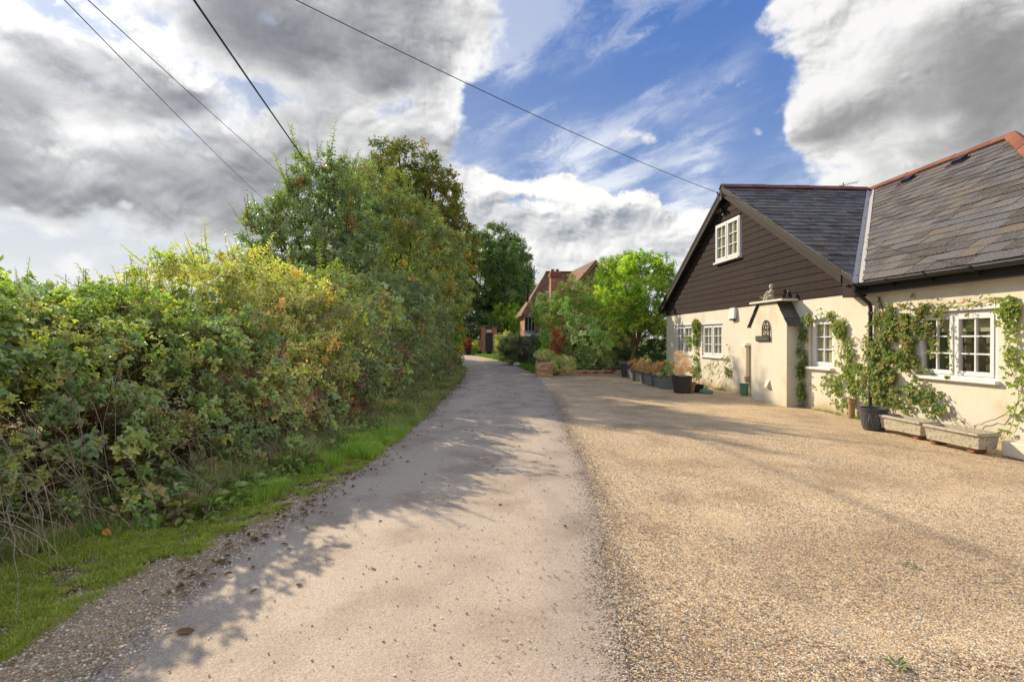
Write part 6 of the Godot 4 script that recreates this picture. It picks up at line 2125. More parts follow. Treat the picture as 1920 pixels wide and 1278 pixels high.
# the largest leaves of the bramble bank, one by one
func near_leaves(root: Node3D, lobes: Array) -> void:
	var rng := RandomNumberGenerator.new()
	rng.seed = 200
	var shapes := []
	for k in 3:
		var s := Shape.new()
		s.leaf(Vector3.ZERO, Vector3(0, 0, 1), Vector3.UP, 1.0, [0.78, 0.7, 0.85][k], [0.15, 0.22, 0.1][k], true)
		shapes.append(s.mesh())
	var colors := []
	for c in [[0.06, 0.115, 0.03], [0.09, 0.155, 0.04], [0.05, 0.09, 0.03], [0.13, 0.19, 0.04], [0.44, 0.31, 0.03], [0.46, 0.18, 0.03], [0.2, 0.05, 0.04]]:
		var m := StandardMaterial3D.new()
		m.albedo_color = lin(c[0] * 1.9, c[1] * 1.9, c[2] * 1.9)
		m.roughness = 0.5
		m.metallic_specular = 0.35
		m.backlight_enabled = true
		m.backlight = Color(0.75, 0.9, 0.35)
		colors.append(m)
	var made := 0
	# orange leaves hang together, a few at a time
	for c in 9:
		var lc: Array = lobes[rng.randi() % lobes.size()]
		var dc := Vector3(absf(rng.randfn()) + 0.6, rng.randfn() * 0.6 + 0.2, rng.randfn()).normalized()
		var pc: Vector3 = lc[0] + dc * lc[1] * 1.04
		for k in 5:
			if pc.y < 0.25 or pc.z < -2.2 or pc.z > 2.4:
				continue
			var oo := piece("leaf", shapes[k % 3], colors[[4, 5, 5, 4, 5][k]], root)
			var nn := (dc + Vector3(rng.randfn(), rng.randfn() + 0.5, rng.randfn()) * 0.5).normalized()
			var xx := nn.cross(Vector3(rng.randfn(), rng.randfn(), rng.randfn())).normalized()
			oo.transform = Transform3D(Basis(xx, nn, xx.cross(nn)).scaled(Vector3.ONE * rng.randf_range(0.05, 0.08)), pc + Vector3(rng.randfn(), rng.randfn(), rng.randfn()) * 0.06)
			made += 1
	while made < 270:
		var l: Array = lobes[rng.randi() % lobes.size()]
		var d := Vector3(absf(rng.randfn()) + 0.2, rng.randfn() * 0.8 + 0.1, rng.randfn()).normalized()
		var p: Vector3 = l[0] + d * l[1] * rng.randf_range(0.95, 1.08)
		if p.y < 0.1 or p.z < -1.2 or p.z > 2.6:
			continue
		var o := piece("leaf", shapes[made % 3], colors[mini(rng.randi() % 15, 17) if rng.randf() < 0.0 else [0, 0, 0, 1, 1, 1, 2, 2, 3, 3, 1, 0, 4, 5, 6][rng.randi() % 15]], root)
		var nrm := (d * 0.6 + Vector3.UP * 0.6 + Vector3(rng.randfn(), rng.randfn(), rng.randfn()) * 0.35).normalized()
		var x := nrm.cross(Vector3(rng.randfn(), rng.randfn(), rng.randfn())).normalized()
		o.transform = Transform3D(Basis(x, nrm, x.cross(nrm)).scaled(Vector3.ONE * rng.randf_range(0.045, 0.085)), p)
		made += 1

# --- climbers on the cottage, in the cottage's own axes
func wall_point(x: float, y: float, z: float) -> Vector3:
	return Transform3D(Basis(Vector3.UP, deg_to_rad(-86.12)), Vector3(6.401, 0, -15.05)) * Vector3(x, y, z)

func vine(called: String, label: String, patches: Array, strands: Array, leaf_size: float, palette: Array, seed_: int, narrow := false) -> void:
	var t := thing(called, label, "climber", wall_point(patches[0][0], 0, 0.05), deg_to_rad(-86.12), "climbers on the cottage wall")
	var x_at: float = patches[0][0]
	var rng := RandomNumberGenerator.new()
	rng.seed = seed_
	var s := Shape.new()
	if narrow:
		s.leaf(Vector3.ZERO, Vector3(0, 0, 1), Vector3.UP, 1.0, 0.3, 0.2, false)
	else:
		s.col = Color(1, 1, 1)
		for a in [-0.9, 0.0, 0.9]:
			s.col = Color(1, 1, 1) * (1.0 - 0.1 * absf(a))
			s.leaf(Vector3.ZERO, Vector3(sin(a), 0, cos(a)), Vector3.UP, 1.0 - 0.22 * absf(a), 0.55, 0.2, false)
	var places := []
	var tints := PackedColorArray()
	var stems := Shape.new()
	var put_leaf := func(p: Vector3, k: float) -> void:
		var out := Vector3(rng.randfn() * 0.45, rng.randf_range(0.0, 0.8), 1.0).normalized()
		var down := Vector3(rng.randfn() * 0.7, -1.0 + rng.randfn() * 0.5, rng.randf_range(0.0, 0.5))
		down = (down - out * down.dot(out)).normalized()
		var b := Basis(down.cross(out) * -1.0, out, down)
		b = Basis(out.cross(down), out, down)
		places.append(Transform3D(b.scaled(Vector3.ONE * leaf_size * rng.randf_range(0.55, 1.2) * k), p - Vector3(x_at, 0, 0.05)))
		tints.append(pick(rng, palette) * rng.randf_range(0.75, 1.2) * 1.75)
	# patches: x, y, half width, half height, leaves, thickness
	for p in patches:
		for i in int(p[4]):
			var a := rng.randf() * TAU
			var r := sqrt(rng.randf()) * (1.0 + 0.12 * rng.randfn())
			var x: float = p[0] + cos(a) * r * p[2]
			var y: float = p[1] + sin(a) * r * p[3]
			var g := gap_noise.get_noise_2d(x * 3.0 + seed_, y * 3.0)
			if g < -0.08 or y < 0.03:
				continue
			put_leaf.call(Vector3(x, y, 0.02 + p[5] * rng.randf() * (1.0 - 0.5 * r)), 1.0)
	# strands: list of points to wander through, leaves for each metre
	for st in strands:
		var pts: Array = st[0]
		var path := []
		for i in pts.size() - 1:
			var a: Vector2 = pts[i]
			var b: Vector2 = pts[i + 1]
			var n := maxi(3, int(a.distance_to(b) / 0.12))
			for k in n:
				var q := a.lerp(b, float(k) / n)
				path.append(Vector3(q.x + rng.randfn() * 0.02, q.y + rng.randfn() * 0.02, 0.025 + absf(rng.randfn()) * 0.02) - Vector3(x_at, 0, 0.05))
		if path.size() < 2:
			continue
		var radii := []
		for k in path.size():
			radii.append(lerpf(st[2], st[2] * 0.4, float(k) / path.size()))
		stems.tube(path, radii, 5, false)
		for k in path.size():
			for m in int(st[1] * 0.12 + rng.randf()):
				put_leaf.call(path[k] + Vector3(x_at, 0, 0.05) + Vector3(rng.randfn() * 0.05, rng.randfn() * 0.05, 0.02 + 0.03 * rng.randf()), rng.randf_range(0.7, 1.1))
	if stems.v.size():
		put("stems", stems.mesh(), M.vine_stem, t, "stuff")
	scatter("leaves", s.mesh(), M.leaf, places, tints, t)

const CREEPER := [[4.0, Color(0.165, 0.195, 0.06)], [7.0, Color(0.225, 0.24, 0.085)], [9.0, Color(0.10, 0.16, 0.035)], [10.0, Color(0.34, 0.29, 0.08)], [10.7, Color(0.32, 0.15, 0.07)]]
const LIME := [[4.0, Color(0.225, 0.26, 0.06)], [6.0, Color(0.165, 0.21, 0.055)], [7.0, Color(0.29, 0.27, 0.09)]]

func build_vines() -> void:
	vine("wall_creeper", "dense green creeper spreading from the downpipe to the large window", [[5.75, 1.15, 0.42, 0.9, 1600, 0.2], [6.15, 1.35, 0.5, 0.6, 1350, 0.2], [5.95, 1.9, 0.4, 0.28, 500, 0.12], [6.5, 2.02, 0.55, 0.13, 420, 0.12], [6.25, 0.62, 0.45, 0.35, 450, 0.15], [5.5, 0.55, 0.25, 0.5, 420, 0.12], [6.75, 0.52, 0.3, 0.22, 200, 0.12], [6.58, 1.5, 0.24, 0.5, 300, 0.10], [6.35, 1.75, 0.3, 0.3, 350, 0.15]],
		[[[Vector2(5.55, 0.1), Vector2(5.6, 1.2), Vector2(5.65, 2.1), Vector2(5.6, 2.35)], 12.0, 0.012], [[Vector2(5.6, 0.2), Vector2(6.0, 0.9), Vector2(6.3, 1.8), Vector2(6.9, 2.08), Vector2(7.75, 2.12)], 26.0, 0.010], [[Vector2(6.9, 2.05), Vector2(7.05, 1.7), Vector2(7.1, 1.2), Vector2(7.05, 0.8)], 30.0, 0.005], [[Vector2(7.35, 2.05), Vector2(7.42, 1.65)], 26.0, 0.004], [[Vector2(6.2, 2.05), Vector2(6.32, 2.3)], 30.0, 0.005], [[Vector2(6.4, 0.6), Vector2(6.9, 0.45), Vector2(7.2, 0.2), Vector2(7.15, 0.05)], 16.0, 0.008], [[Vector2(6.9, 0.7), Vector2(7.25, 0.3), Vector2(7.5, 0.12), Vector2(7.9, 0.1)], 3.0, 0.006], [[Vector2(5.66, 2.3), Vector2(5.75, 1.9), Vector2(5.7, 1.5)], 6.0, 0.014], [[Vector2(5.6, 2.25), Vector2(5.72, 1.7), Vector2(5.62, 1.3)], 5.0, 0.008]], 0.062, CREEPER, 300)
	vine("end_creeper", "thin creeper trailing down right of the large window", [[7.95, 1.95, 0.16, 0.2, 130, 0.1], [8.05, 1.4, 0.15, 0.5, 130, 0.1], [8.15, 0.85, 0.12, 0.4, 60, 0.08]],
		[[[Vector2(7.75, 2.1), Vector2(7.95, 1.9), Vector2(8.0, 1.3), Vector2(8.1, 0.7), Vector2(8.0, 0.4)], 30.0, 0.006], [[Vector2(8.2, 0.75), Vector2(7.8, 0.42), Vector2(7.55, 0.3), Vector2(7.45, 0.12), Vector2(7.2, 0.14)], 0.0, 0.007], [[Vector2(8.1, 0.7), Vector2(7.95, 0.3), Vector2(7.8, 0.15)], 14.0, 0.004]], 0.07, LIME, 301)
	vine("window_creeper", "yellow green creeper round the single-light window", [[4.65, 1.75, 0.16, 0.24, 260, 0.12], [4.75, 1.2, 0.25, 0.45, 300, 0.08], [5.05, 0.85, 0.28, 0.4, 300, 0.08], [4.7, 0.5, 0.35, 0.35, 260, 0.1], [3.62, 1.98, 0.2, 0.13, 120, 0.08], [4.35, 1.92, 0.12, 0.2, 110, 0.06], [4.3, 0.62, 0.3, 0.25, 120, 0.06]],
		[[[Vector2(5.1, 0.05), Vector2(4.9, 0.6), Vector2(4.6, 1.3), Vector2(4.5, 1.85), Vector2(4.2, 2.08), Vector2(3.7, 2.05)], 24.0, 0.008], [[Vector2(4.9, 0.5), Vector2(4.3, 0.6), Vector2(3.9, 0.5)], 16.0, 0.005], [[Vector2(5.3, 1.4), Vector2(5.1, 1.6), Vector2(5.0, 1.5), Vector2(5.05, 1.2), Vector2(5.2, 0.9)], 4.0, 0.006]], 0.065, LIME, 302)
	vine("dark_climber", "narrow dark green climber in the angle beside the wall projection", [[3.50, 1.2, 0.12, 0.7, 520, 0.18], [3.52, 0.6, 0.16, 0.5, 520, 0.2], [3.5, 1.75, 0.13, 0.2, 110, 0.14]], [[[Vector2(3.5, 0.02), Vector2(3.5, 1.0), Vector2(3.45, 1.9)], 10.0, 0.008]], 0.10, [[4.0, Color(0.06, 0.10, 0.03)], [6.0, Color(0.10, 0.14, 0.045)], [7.0, Color(0.17, 0.19, 0.06)]], 303, true)
	vine("far_creeper", "lime green creeper between the two left casement windows", [[-2.2, 1.95, 0.24, 0.28, 420, 0.14], [-2.2, 1.5, 0.22, 0.3, 330, 0.12], [-2.75, 1.45, 0.25, 0.2, 140, 0.1], [-2.2, 0.8, 0.2, 0.35, 240, 0.1], [-2.25, 0.45, 0.3, 0.25, 140, 0.1]],
		[[[Vector2(-2.2, 0.05), Vector2(-2.15, 1.0), Vector2(-2.25, 2.1)], 30.0, 0.008]], 0.075, LIME, 304)
	vine("low_creeper", "sparse half-bare creeper low on the wall under the second window", [[-0.1, 0.85, 0.14, 0.2, 70, 0.06], [-1.0, 0.7, 0.6, 0.25, 60, 0.05], [0.0, 0.62, 0.18, 0.2, 90, 0.06]],
		[[[Vector2(-2.0, 0.05), Vector2(-1.7, 0.5), Vector2(-1.4, 0.8)], 8.0, 0.005], [[Vector2(-1.8, 0.05), Vector2(-1.3, 0.35), Vector2(-0.8, 0.75)], 7.0, 0.005], [[Vector2(-1.2, 0.05), Vector2(-0.8, 0.4), Vector2(-0.3, 0.85), Vector2(-0.15, 1.2)], 9.0, 0.005], [[Vector2(-0.6, 0.05), Vector2(-0.3, 0.4), Vector2(0.1, 0.8), Vector2(0.05, 1.3), Vector2(-0.1, 1.42)], 9.0, 0.005], [[Vector2(-0.2, 0.05), Vector2(0.2, 0.3), Vector2(0.25, 0.7)], 7.0, 0.004], [[Vector2(-1.5, 0.05), Vector2(-1.1, 0.6), Vector2(-0.9, 0.8)], 7.0, 0.004]], 0.06, [[3.0, Color(0.20, 0.24, 0.07)], [5.0, Color(0.26, 0.20, 0.12)], [6.0, Color(0.30, 0.30, 0.08)]], 305)

# ------------------------------------------------------------------ objects about the yard
func house_point(x: float, y: float, z: float) -> Vector3:
	return wall_point(x, y, z)

const HOUSE_TURN := -86.12

func tapered_box(s: Shape, w0: float, d0: float, w1: float, d1: float, h: float, wall: float, depth: float) -> void:
	var lo := [Vector3(-w0, 0, d0), Vector3(w0, 0, d0), Vector3(w0, 0, -d0), Vector3(-w0, 0, -d0)]
	var hi := [Vector3(-w1, h, d1), Vector3(w1, h, d1), Vector3(w1, h, -d1), Vector3(-w1, h, -d1)]
	var rim := [Vector3(-w1 + wall, h, d1 - wall), Vector3(w1 - wall, h, d1 - wall), Vector3(w1 - wall, h, -d1 + wall), Vector3(-w1 + wall, h, -d1 + wall)]
	for k in 4:
		var j := (k + 1) % 4
		s.quad(lo[k], lo[j], hi[j], hi[k])
		s.quad(hi[k], hi[j], rim[j], rim[k])
		var dn := Vector3(0, -depth, 0)
		s.quad(rim[k], rim[j], rim[j] + dn, rim[k] + dn)
	s.quad(lo[3], lo[2], lo[1], lo[0])

func potted(called: String, label: String, x: float, z: float, y: float, l: Array, meshes: Array, palette: Array, size: float, per: float, seed_: int, group := "") -> Node3D:
	var t := thing(called, label, "plant", Vector3(x, y, -z), 0.0, group)
	clothe("foliage", t, l, meshes, M.leaf_dull, palette, size, per, seed_, -0.3, 0.75, 0.0, 0.6)
	return t

func build_objects() -> void:
	var t: Node3D
	var s: Shape
	var rng := RandomNumberGenerator.new()
	rng.seed = 500
	# --- long zinc-grey planters in a row before the cottage's far corner
	var says := ["dark grey trough planter at the far end of the row, beside the ribbed round pot", "dark grey trough planter second from the far end of the row", "dark grey trough planter second from the near end of the row", "dark grey trough planter at the near end, with red geraniums"]
	for i in 4:
		var z := 19.62 - i * 1.15
		var x := 4.72 + i * 0.028
		t = thing("trough_planter", says[i], "planter", Vector3(x, 0, -z), deg_to_rad(-1.4), "trough planters in a row on the gravel")
		s = Shape.new()
		tapered_box(s, 0.17, 0.53, 0.215, 0.56, 0.37, 0.018, 0.06)
		put("trough", s.mesh(), M.zinc, t)
		s = Shape.new()
		for q in [[Vector3(-0.219, 0.35, 0), Vector3(0.012, 0.03, 1.135)], [Vector3(0.219, 0.35, 0), Vector3(0.012, 0.03, 1.135)]]:
			s.box(q[0], q[1])
		put("rim", s.mesh(), M.plastic, t)
		s = Shape.new()
		s.quad(Vector3(-0.2, 0.325, 0.54), Vector3(0.2, 0.325, 0.54), Vector3(0.2, 0.325, -0.54), Vector3(-0.2, 0.325, -0.54))
		put("soil", s.mesh(), M.soil, t)
	var brown := [[3.0, Color(0.24, 0.16, 0.09)], [5.0, Color(0.30, 0.20, 0.10)], [6.5, Color(0.16, 0.17, 0.07)], [7.5, Color(0.30, 0.12, 0.06)]]
	potted("dry_plant", "brown dried stalks in the farthest trough planter", 4.73, 19.5, 0.33, [[Vector3(0, 0.18, 0), Vector3(0.2, 0.30, 0.5)]], fol.fine, brown, 0.20, 26.0, 501, "plants in the trough planters")
	potted("dry_plant", "tall buff seed heads in the second trough planter", 4.76, 18.4, 0.33, [[Vector3(0, 0.25, 0), Vector3(0.22, 0.42, 0.5)]], fol.fine, [[3.0, Color(0.30, 0.26, 0.15)], [5.0, Color(0.20, 0.20, 0.09)], [6.0, Color(0.34, 0.24, 0.12)]], 0.22, 24.0, 502, "plants in the trough planters")
	potted("dry_plant", "rusty low growth in the third trough planter", 4.79, 17.3, 0.33, [[Vector3(0, 0.13, 0), Vector3(0.22, 0.24, 0.5)]], fol.small, brown, 0.20, 26.0, 503, "plants in the trough planters")
	t = potted("geranium", "green geranium with red flower heads in the nearest trough planter", 4.82, 16.2, 0.33, [[Vector3(0, 0.22, 0.05), Vector3(0.26, 0.30, 0.48)], [Vector3(0.08, 0.35, 0.3), Vector3(0.2, 0.2, 0.25)]], fol.broad, [[4.0, Color(0.13, 0.19, 0.07)], [6.0, Color(0.20, 0.24, 0.11)], [7.0, Color(0.30, 0.13, 0.06)]], 0.20, 34.0, 504, "plants in the trough planters")
	for q in [[0.02, 0.50, 0.05], [0.16, 0.46, 0.42], [-0.1, 0.36, 0.3], [0.2, 0.36, 0.5], [0.05, 0.40, -0.3]]:
		s = Shape.new()
		for k in 14:
			var d := Vector3(rng.randfn(), rng.randfn() + 0.4, rng.randfn()).normalized()
			s.leaf(Vector3(q[0], q[1], q[2]) + d * 0.015, (d + Vector3(0, 0.2, 0)).normalized(), d.cross(Vector3(0.3, 0.5, 0.8)).normalized(), 0.045, 0.04, 0.1, true)
		piece("flower_head", s.mesh(), M.red_petal, t)
	# ribbed round pot at the far end
	t = thing("round_pot", "ribbed grey round pot behind the farthest trough planter", "pot", Vector3(4.62, 0, -20.75))
	s = Shape.new()
	s.lathe([Vector2(0.17, 0.0), Vector2(0.23, 0.5), Vector2(0.265, 0.5), Vector2(0.27, 0.62), Vector2(0.24, 0.62), Vector2(0.23, 0.54), Vector2(0.0, 0.53)], Vector3.ZERO, 24)
	put("pot_body", s.mesh(), M.plastic, t)
	s = Shape.new()
	s.lathe([Vector2(0.272, 0.56), Vector2(0.285, 0.57), Vector2(0.285, 0.60), Vector2(0.272, 0.61)], Vector3.ZERO, 24)
	put("pot_rim", s.mesh(), M.zinc, t)
	# big dark pot at the near end with a dried bushy plant
	t = thing("plant_tub", "large brown black tapered tub at the near end of the planter row", "pot", Vector3(4.90, 0, -14.75))
	s = Shape.new()
	s.lathe([Vector2(0.0, 0.0), Vector2(0.225, 0.0), Vector2(0.285, 0.44), Vector2(0.30, 0.445), Vector2(0.305, 0.48), Vector2(0.275, 0.48), Vector2(0.265, 0.41), Vector2(0.0, 0.41)], Vector3.ZERO, 28)
	put("tub_body", s.mesh(), mat(lin(0.055, 0.045, 0.04), 0.5), t)
	potted("dry_bush", "bushy faded plant with wispy buff stems in the large tub", 4.90, 14.75, 0.42, [[Vector3(0.05, 0.35, 0.0), Vector3(0.30, 0.42, 0.3)], [Vector3(-0.05, 0.5, 0.05), Vector3(0.2, 0.28, 0.2)]], fol.hair, [[4.0, Color(0.36, 0.29, 0.19)], [6.0, Color(0.28, 0.24, 0.14)], [7.0, Color(0.42, 0.36, 0.26)]], 0.18, 60.0, 505)
	t = thing("terracotta_pot", "terracotta flower pot tucked behind the large tub", "pot", Vector3(5.22, 0, -14.9))
	s = Shape.new()
	s.lathe([Vector2(0.0, 0.0), Vector2(0.09, 0.0), Vector2(0.125, 0.22), Vector2(0.145, 0.22), Vector2(0.15, 0.28), Vector2(0.13, 0.28), Vector2(0.12, 0.2), Vector2(0.0, 0.2)], Vector3.ZERO, 20)
	put("pot_body", s.mesh(), M.rust, t)
	# dark crate and green lid on the gravel by the wall
	t = thing("plastic_crate", "black slatted crate standing against the cottage wall", "crate", Vector3(5.42, 0, -15.0), deg_to_rad(HOUSE_TURN))
	s = Shape.new()
	tapered_box(s, 0.17, 0.12, 0.18, 0.13, 0.22, 0.012, 0.18)
	put("crate_body", s.mesh(), M.black_paint, t)
	for k in 3:
		s = Shape.new()
		s.box(Vector3(0, 0.05 + k * 0.07, 0.131), Vector3(0.34, 0.03, 0.012))
		piece("slat", s.mesh(), M.plastic, t)
	t = thing("drain_lid", "low round dull green lid on the gravel beside the black crate", "lid", Vector3(5.52, 0, -14.55))
	s = Shape.new()
	s.lathe([Vector2(0.19, 0.0), Vector2(0.20, 0.07), Vector2(0.17, 0.085), Vector2(0.16, 0.105), Vector2(0.06, 0.13), Vector2(0.0, 0.132)], Vector3.ZERO, 24)
	put("lid_body", s.mesh(), M.green_plastic, t)
	s = Shape.new()
	s.soft_box(Vector3(0, 0.15, 0), Vector3(0.1, 0.03, 0.03), 0.008)
	put("grip", s.mesh(), M.green_plastic, t)
	# green bucket under the cream pipe
	t = thing("bucket", "green plastic bucket at the foot of the cream waste pipe", "bucket", house_point(1.12, 0, 0.16), deg_to_rad(HOUSE_TURN))
	s = Shape.new()
	s.lathe([Vector2(0.0, 0.0), Vector2(0.085, 0.0), Vector2(0.115, 0.30), Vector2(0.128, 0.30), Vector2(0.13, 0.335), Vector2(0.112, 0.335), Vector2(0.10, 0.05), Vector2(0.0, 0.05)], Vector3.ZERO, 24)
	put("bucket_body", s.mesh(), M.green_plastic, t)
	s = Shape.new()
	var hoop := []
	for k in 9:
		var a := PI * k / 8.0
		hoop.append(Vector3(cos(a) * 0.125, 0.31 + 0.02 * sin(a), 0.02 + sin(a) * 0.12))
	s.tube(hoop, [0.004, 0.004, 0.004, 0.004, 0.004, 0.004, 0.004, 0.004, 0.004], 5)
	put("handle", s.mesh(), M.zinc, t)
	t = thing("waste_pipe", "cream wall pipe with shell shaped hood above the green bucket", "pipe", house_point(1.08, 0, 0.002), deg_to_rad(HOUSE_TURN))
	s = Shape.new()
	s.soft_box(Vector3(0, 0.85, 0.05), Vector3(0.10, 1.0, 0.095), 0.02)
	put("pipe_body", s.mesh(), M.cream_plastic, t)
	s = Shape.new()
	s.lathe([Vector2(0.17, 1.36), Vector2(0.15, 1.40), Vector2(0.09, 1.445), Vector2(0.0, 1.46)], Vector3(-0.06, 0, 0.03), 16, Vector3(1, 1, 0.8))
	put("hood", s.mesh(), M.sill, t)
	s = Shape.new()
	s.soft_box(Vector3(0, 0.46, 0.05), Vector3(0.115, 0.14, 0.11), 0.01)
	put("collar", s.mesh(), M.rust, t)
	# alarm box, security light, cable bracket
	t = thing("alarm_box", "white wedge shaped alarm box on the cream wall under the boarding", "alarm", house_point(0.28, 2.28, 0.0), deg_to_rad(HOUSE_TURN))
	s = Shape.new()
	s.plate([Vector3(-0.17, -0.15, 0.11), Vector3(0.17, -0.15, 0.11), Vector3(0.14, 0.16, 0.075), Vector3(-0.14, 0.16, 0.075)], Vector3(0, 0, -0.073))
	put("cover", s.mesh(), M.white, t)
	s = Shape.new()
	s.soft_box(Vector3(0, -0.175, 0.06), Vector3(0.24, 0.05, 0.08), 0.01)
	put("strobe", s.mesh(), M.plastic, t)
	t = thing("security_light", "small black twin security light under the gable's peak", "light", house_point(-0.24, 5.33, 0.03), deg_to_rad(HOUSE_TURN))
	s = Shape.new()
	s.soft_box(Vector3(0, 0, 0.03), Vector3(0.09, 0.11, 0.05), 0.01)
	put("base", s.mesh(), M.black, t)
	for q in [-0.08, 0.08]:
		s = Shape.new()
		s.tube([Vector3(q * 0.4, 0.03, 0.06), Vector3(q, 0.05, 0.11), Vector3(q * 1.2, 0.03, 0.19)], [0.02, 0.045, 0.05], 10)
		piece("lamp_head", s.mesh(), M.black, t)
	s = Shape.new()
	s.tube([Vector3(0, -0.05, 0.06), Vector3(0, -0.10, 0.08)], [0.022, 0.018], 8)
	put("sensor", s.mesh(), M.white, t)
	t = thing("cable_bracket", "black iron cable bracket at the very peak of the gable", "bracket", house_point(0.02, 5.72, 0.26), deg_to_rad(HOUSE_TURN))
	s = Shape.new()
	s.soft_box(Vector3(0, 0, 0.015), Vector3(0.07, 0.22, 0.025), 0.006)
	put("plate", s.mesh(), M.iron, t)
	s = Shape.new()
	s.tube([Vector3(0, 0.04, 0.03), Vector3(0, 0.05, 0.12), Vector3(0, 0.12, 0.13)], [0.014, 0.014, 0.03], 8)
	put("hook", s.mesh(), M.iron, t)
	# stone figure and black ornament on the slab
	t = thing("stone_figure", "small weathered stone child figure holding a dish on the projection's cap slab", "statue", house_point(2.50, 2.482, 0.24), deg_to_rad(HOUSE_TURN))
	s = Shape.new()
	s.lathe([Vector2(0.0, 0.0), Vector2(0.11, 0.0), Vector2(0.12, 0.05), Vector2(0.10, 0.10), Vector2(0.075, 0.17), Vector2(0.09, 0.24), Vector2(0.085, 0.29), Vector2(0.04, 0.325), Vector2(0.035, 0.34), Vector2(0.06, 0.365), Vector2(0.074, 0.405), Vector2(0.068, 0.445), Vector2(0.04, 0.475), Vector2(0.0, 0.485)], Vector3(0.05, 0, 0), 18, Vector3(1, 1, 0.85))
	s.tube([Vector3(-0.02, 0.28, 0.05), Vector3(-0.08, 0.2, 0.10), Vector3(-0.13, 0.14, 0.12)], [0.028, 0.025, 0.02], 8)
	s.tube([Vector3(0.12, 0.27, 0.04), Vector3(0.10, 0.18, 0.12), Vector3(-0.03, 0.13, 0.15)], [0.028, 0.025, 0.02], 8)
	s.tube([Vector3(0.02, 0.06, 0.06), Vector3(0.0, 0.09, 0.16), Vector3(0.01, 0.0, 0.2)], [0.045, 0.04, 0.03], 8)
	s.tube([Vector3(0.1, 0.06, 0.06), Vector3(0.12, 0.09, 0.15), Vector3(0.11, 0.0, 0.19)], [0.045, 0.04, 0.03], 8)
	put("figure", s.mesh(), M.stone, t)
	s = Shape.new()
	s.lathe([Vector2(0.0, 0.06), Vector2(0.06, 0.065), Vector2(0.13, 0.115), Vector2(0.135, 0.125), Vector2(0.11, 0.12), Vector2(0.0, 0.085)], Vector3(-0.15, 0, 0.10), 16)
	put("dish", s.mesh(), M.stone, t)
	t.scale = Vector3.ONE * 0.84
	t = thing("black_ornament", "small black bird ornament standing right of the stone figure", "ornament", house_point(3.12, 2.482, 0.16), deg_to_rad(HOUSE_TURN))
	s = Shape.new()
	s.lathe([Vector2(0.0, 0.0), Vector2(0.05, 0.0), Vector2(0.07, 0.06), Vector2(0.065, 0.12), Vector2(0.035, 0.16), Vector2(0.045, 0.19), Vector2(0.035, 0.215), Vector2(0.0, 0.23)], Vector3.ZERO, 14, Vector3(0.9, 1, 1.1))
	s.tube([Vector3(0.03, 0.19, 0.02), Vector3(0.09, 0.18, 0.03)], [0.015, 0.003], 6)
	s.tube([Vector3(-0.04, 0.08, 0), Vector3(-0.1, 0.02, -0.02)], [0.03, 0.012], 6)
	put("figure", s.mesh(), M.black, t)
	t.scale = Vector3.ONE * 0.85
	# arched iron wall ornament with its name plate
	t = thing("iron_plaque", "arched black iron tracery panel with name plate on the cream projection", "plaque", house_point(2.50, 1.50, 0.345), deg_to_rad(HOUSE_TURN))
	s = Shape.new()
	var arch := [Vector3(-0.16, 0.0, 0.01), Vector3(-0.16, 0.25, 0.01)]
	for k in 7:
		var u := (k + 1) / 7.0
		arch.append(Vector3(lerpf(-0.16, 0.0, 1.0 - cos(u * PI * 0.5)), 0.25 + 0.25 * sin(u * PI * 0.5) , 0.01))
	var full := arch.duplicate()
	for k in range(arch.size() - 2, -1, -1):
		full.append(arch[k] * Vector3(-1, 1, 1))
	full.append(Vector3(-0.16, 0.0, 0.01))
	var rr := []
	for k in full.size():
		rr.append(0.014)
	s.tube(full, rr, 6)
	put("frame", s.mesh(), M.iron, t)
	for q in [[-0.08, 0.10], [0.08, 0.10], [0.0, 0.10], [-0.07, 0.24], [0.07, 0.24], [0.0, 0.33], [0.0, 0.2], [-0.09, 0.33], [0.09, 0.33], [0.0, 0.43]]:
		s = Shape.new()
		var ring := []
		var rad := []
		for k in 11:
			var a := TAU * k / 10.0
			ring.append(Vector3(q[0] + cos(a) * 0.042, q[1] + sin(a) * 0.052, 0.01))
			rad.append(0.008)
		s.tube(ring, rad, 5)
		piece("scroll", s.mesh(), M.iron, t)
	s = Shape.new()
	s.soft_box(Vector3(-0.13, 0.055, 0.02), Vector3(0.62, 0.13, 0.02), 0.006)
	put("name_plate", s.mesh(), M.iron, t)
	for k in 9:
		s = Shape.new()
		var hh: float = [0.06, 0.04, 0.05, 0.06, 0.04, 0.05, 0.06, 0.045, 0.04][k]
		s.box(Vector3(-0.38 + k * 0.06, 0.05, 0.033), Vector3(0.028, hh, 0.006))
		piece("raised_mark", s.mesh(), M.zinc, t)
	# stone troughs on bricks
	var tw := [[7.80, 0.60, "carved pale stone trough nearest the camera, raised on bricks"], [6.84, 0.52, "weathered stone trough beside the black vine pot"]]
	for i in 2:
		var q: Array = tw[i]
		t = thing("stone_trough", q[2], "trough", house_point(q[0], 0.07, q[1]), deg_to_rad(HOUSE_TURN + [1.5, -1.0][i]), "stone troughs below the large window")
		s = Shape.new()
		tapered_box(s, 0.38, 0.135, 0.41, 0.155, 0.215, 0.04, 0.09)
		put("trough_body", s.mesh(), M.stone, t)
		s = Shape.new()
		for z in [0.162, -0.162]:
			s.soft_box(Vector3(0, 0.195, z), Vector3(0.84, 0.045, 0.03), 0.012)
		for x in [-0.417, 0.417]:
			s.soft_box(Vector3(x, 0.1955, 0), Vector3(0.03, 0.044, 0.30), 0.012)
		put("moulded_rim", s.mesh(), M.stone, t)
		s = Shape.new()
		s.quad(Vector3(-0.39, 0.155, 0.12), Vector3(0.39, 0.155, 0.12), Vector3(0.39, 0.155, -0.12), Vector3(-0.39, 0.155, -0.12))
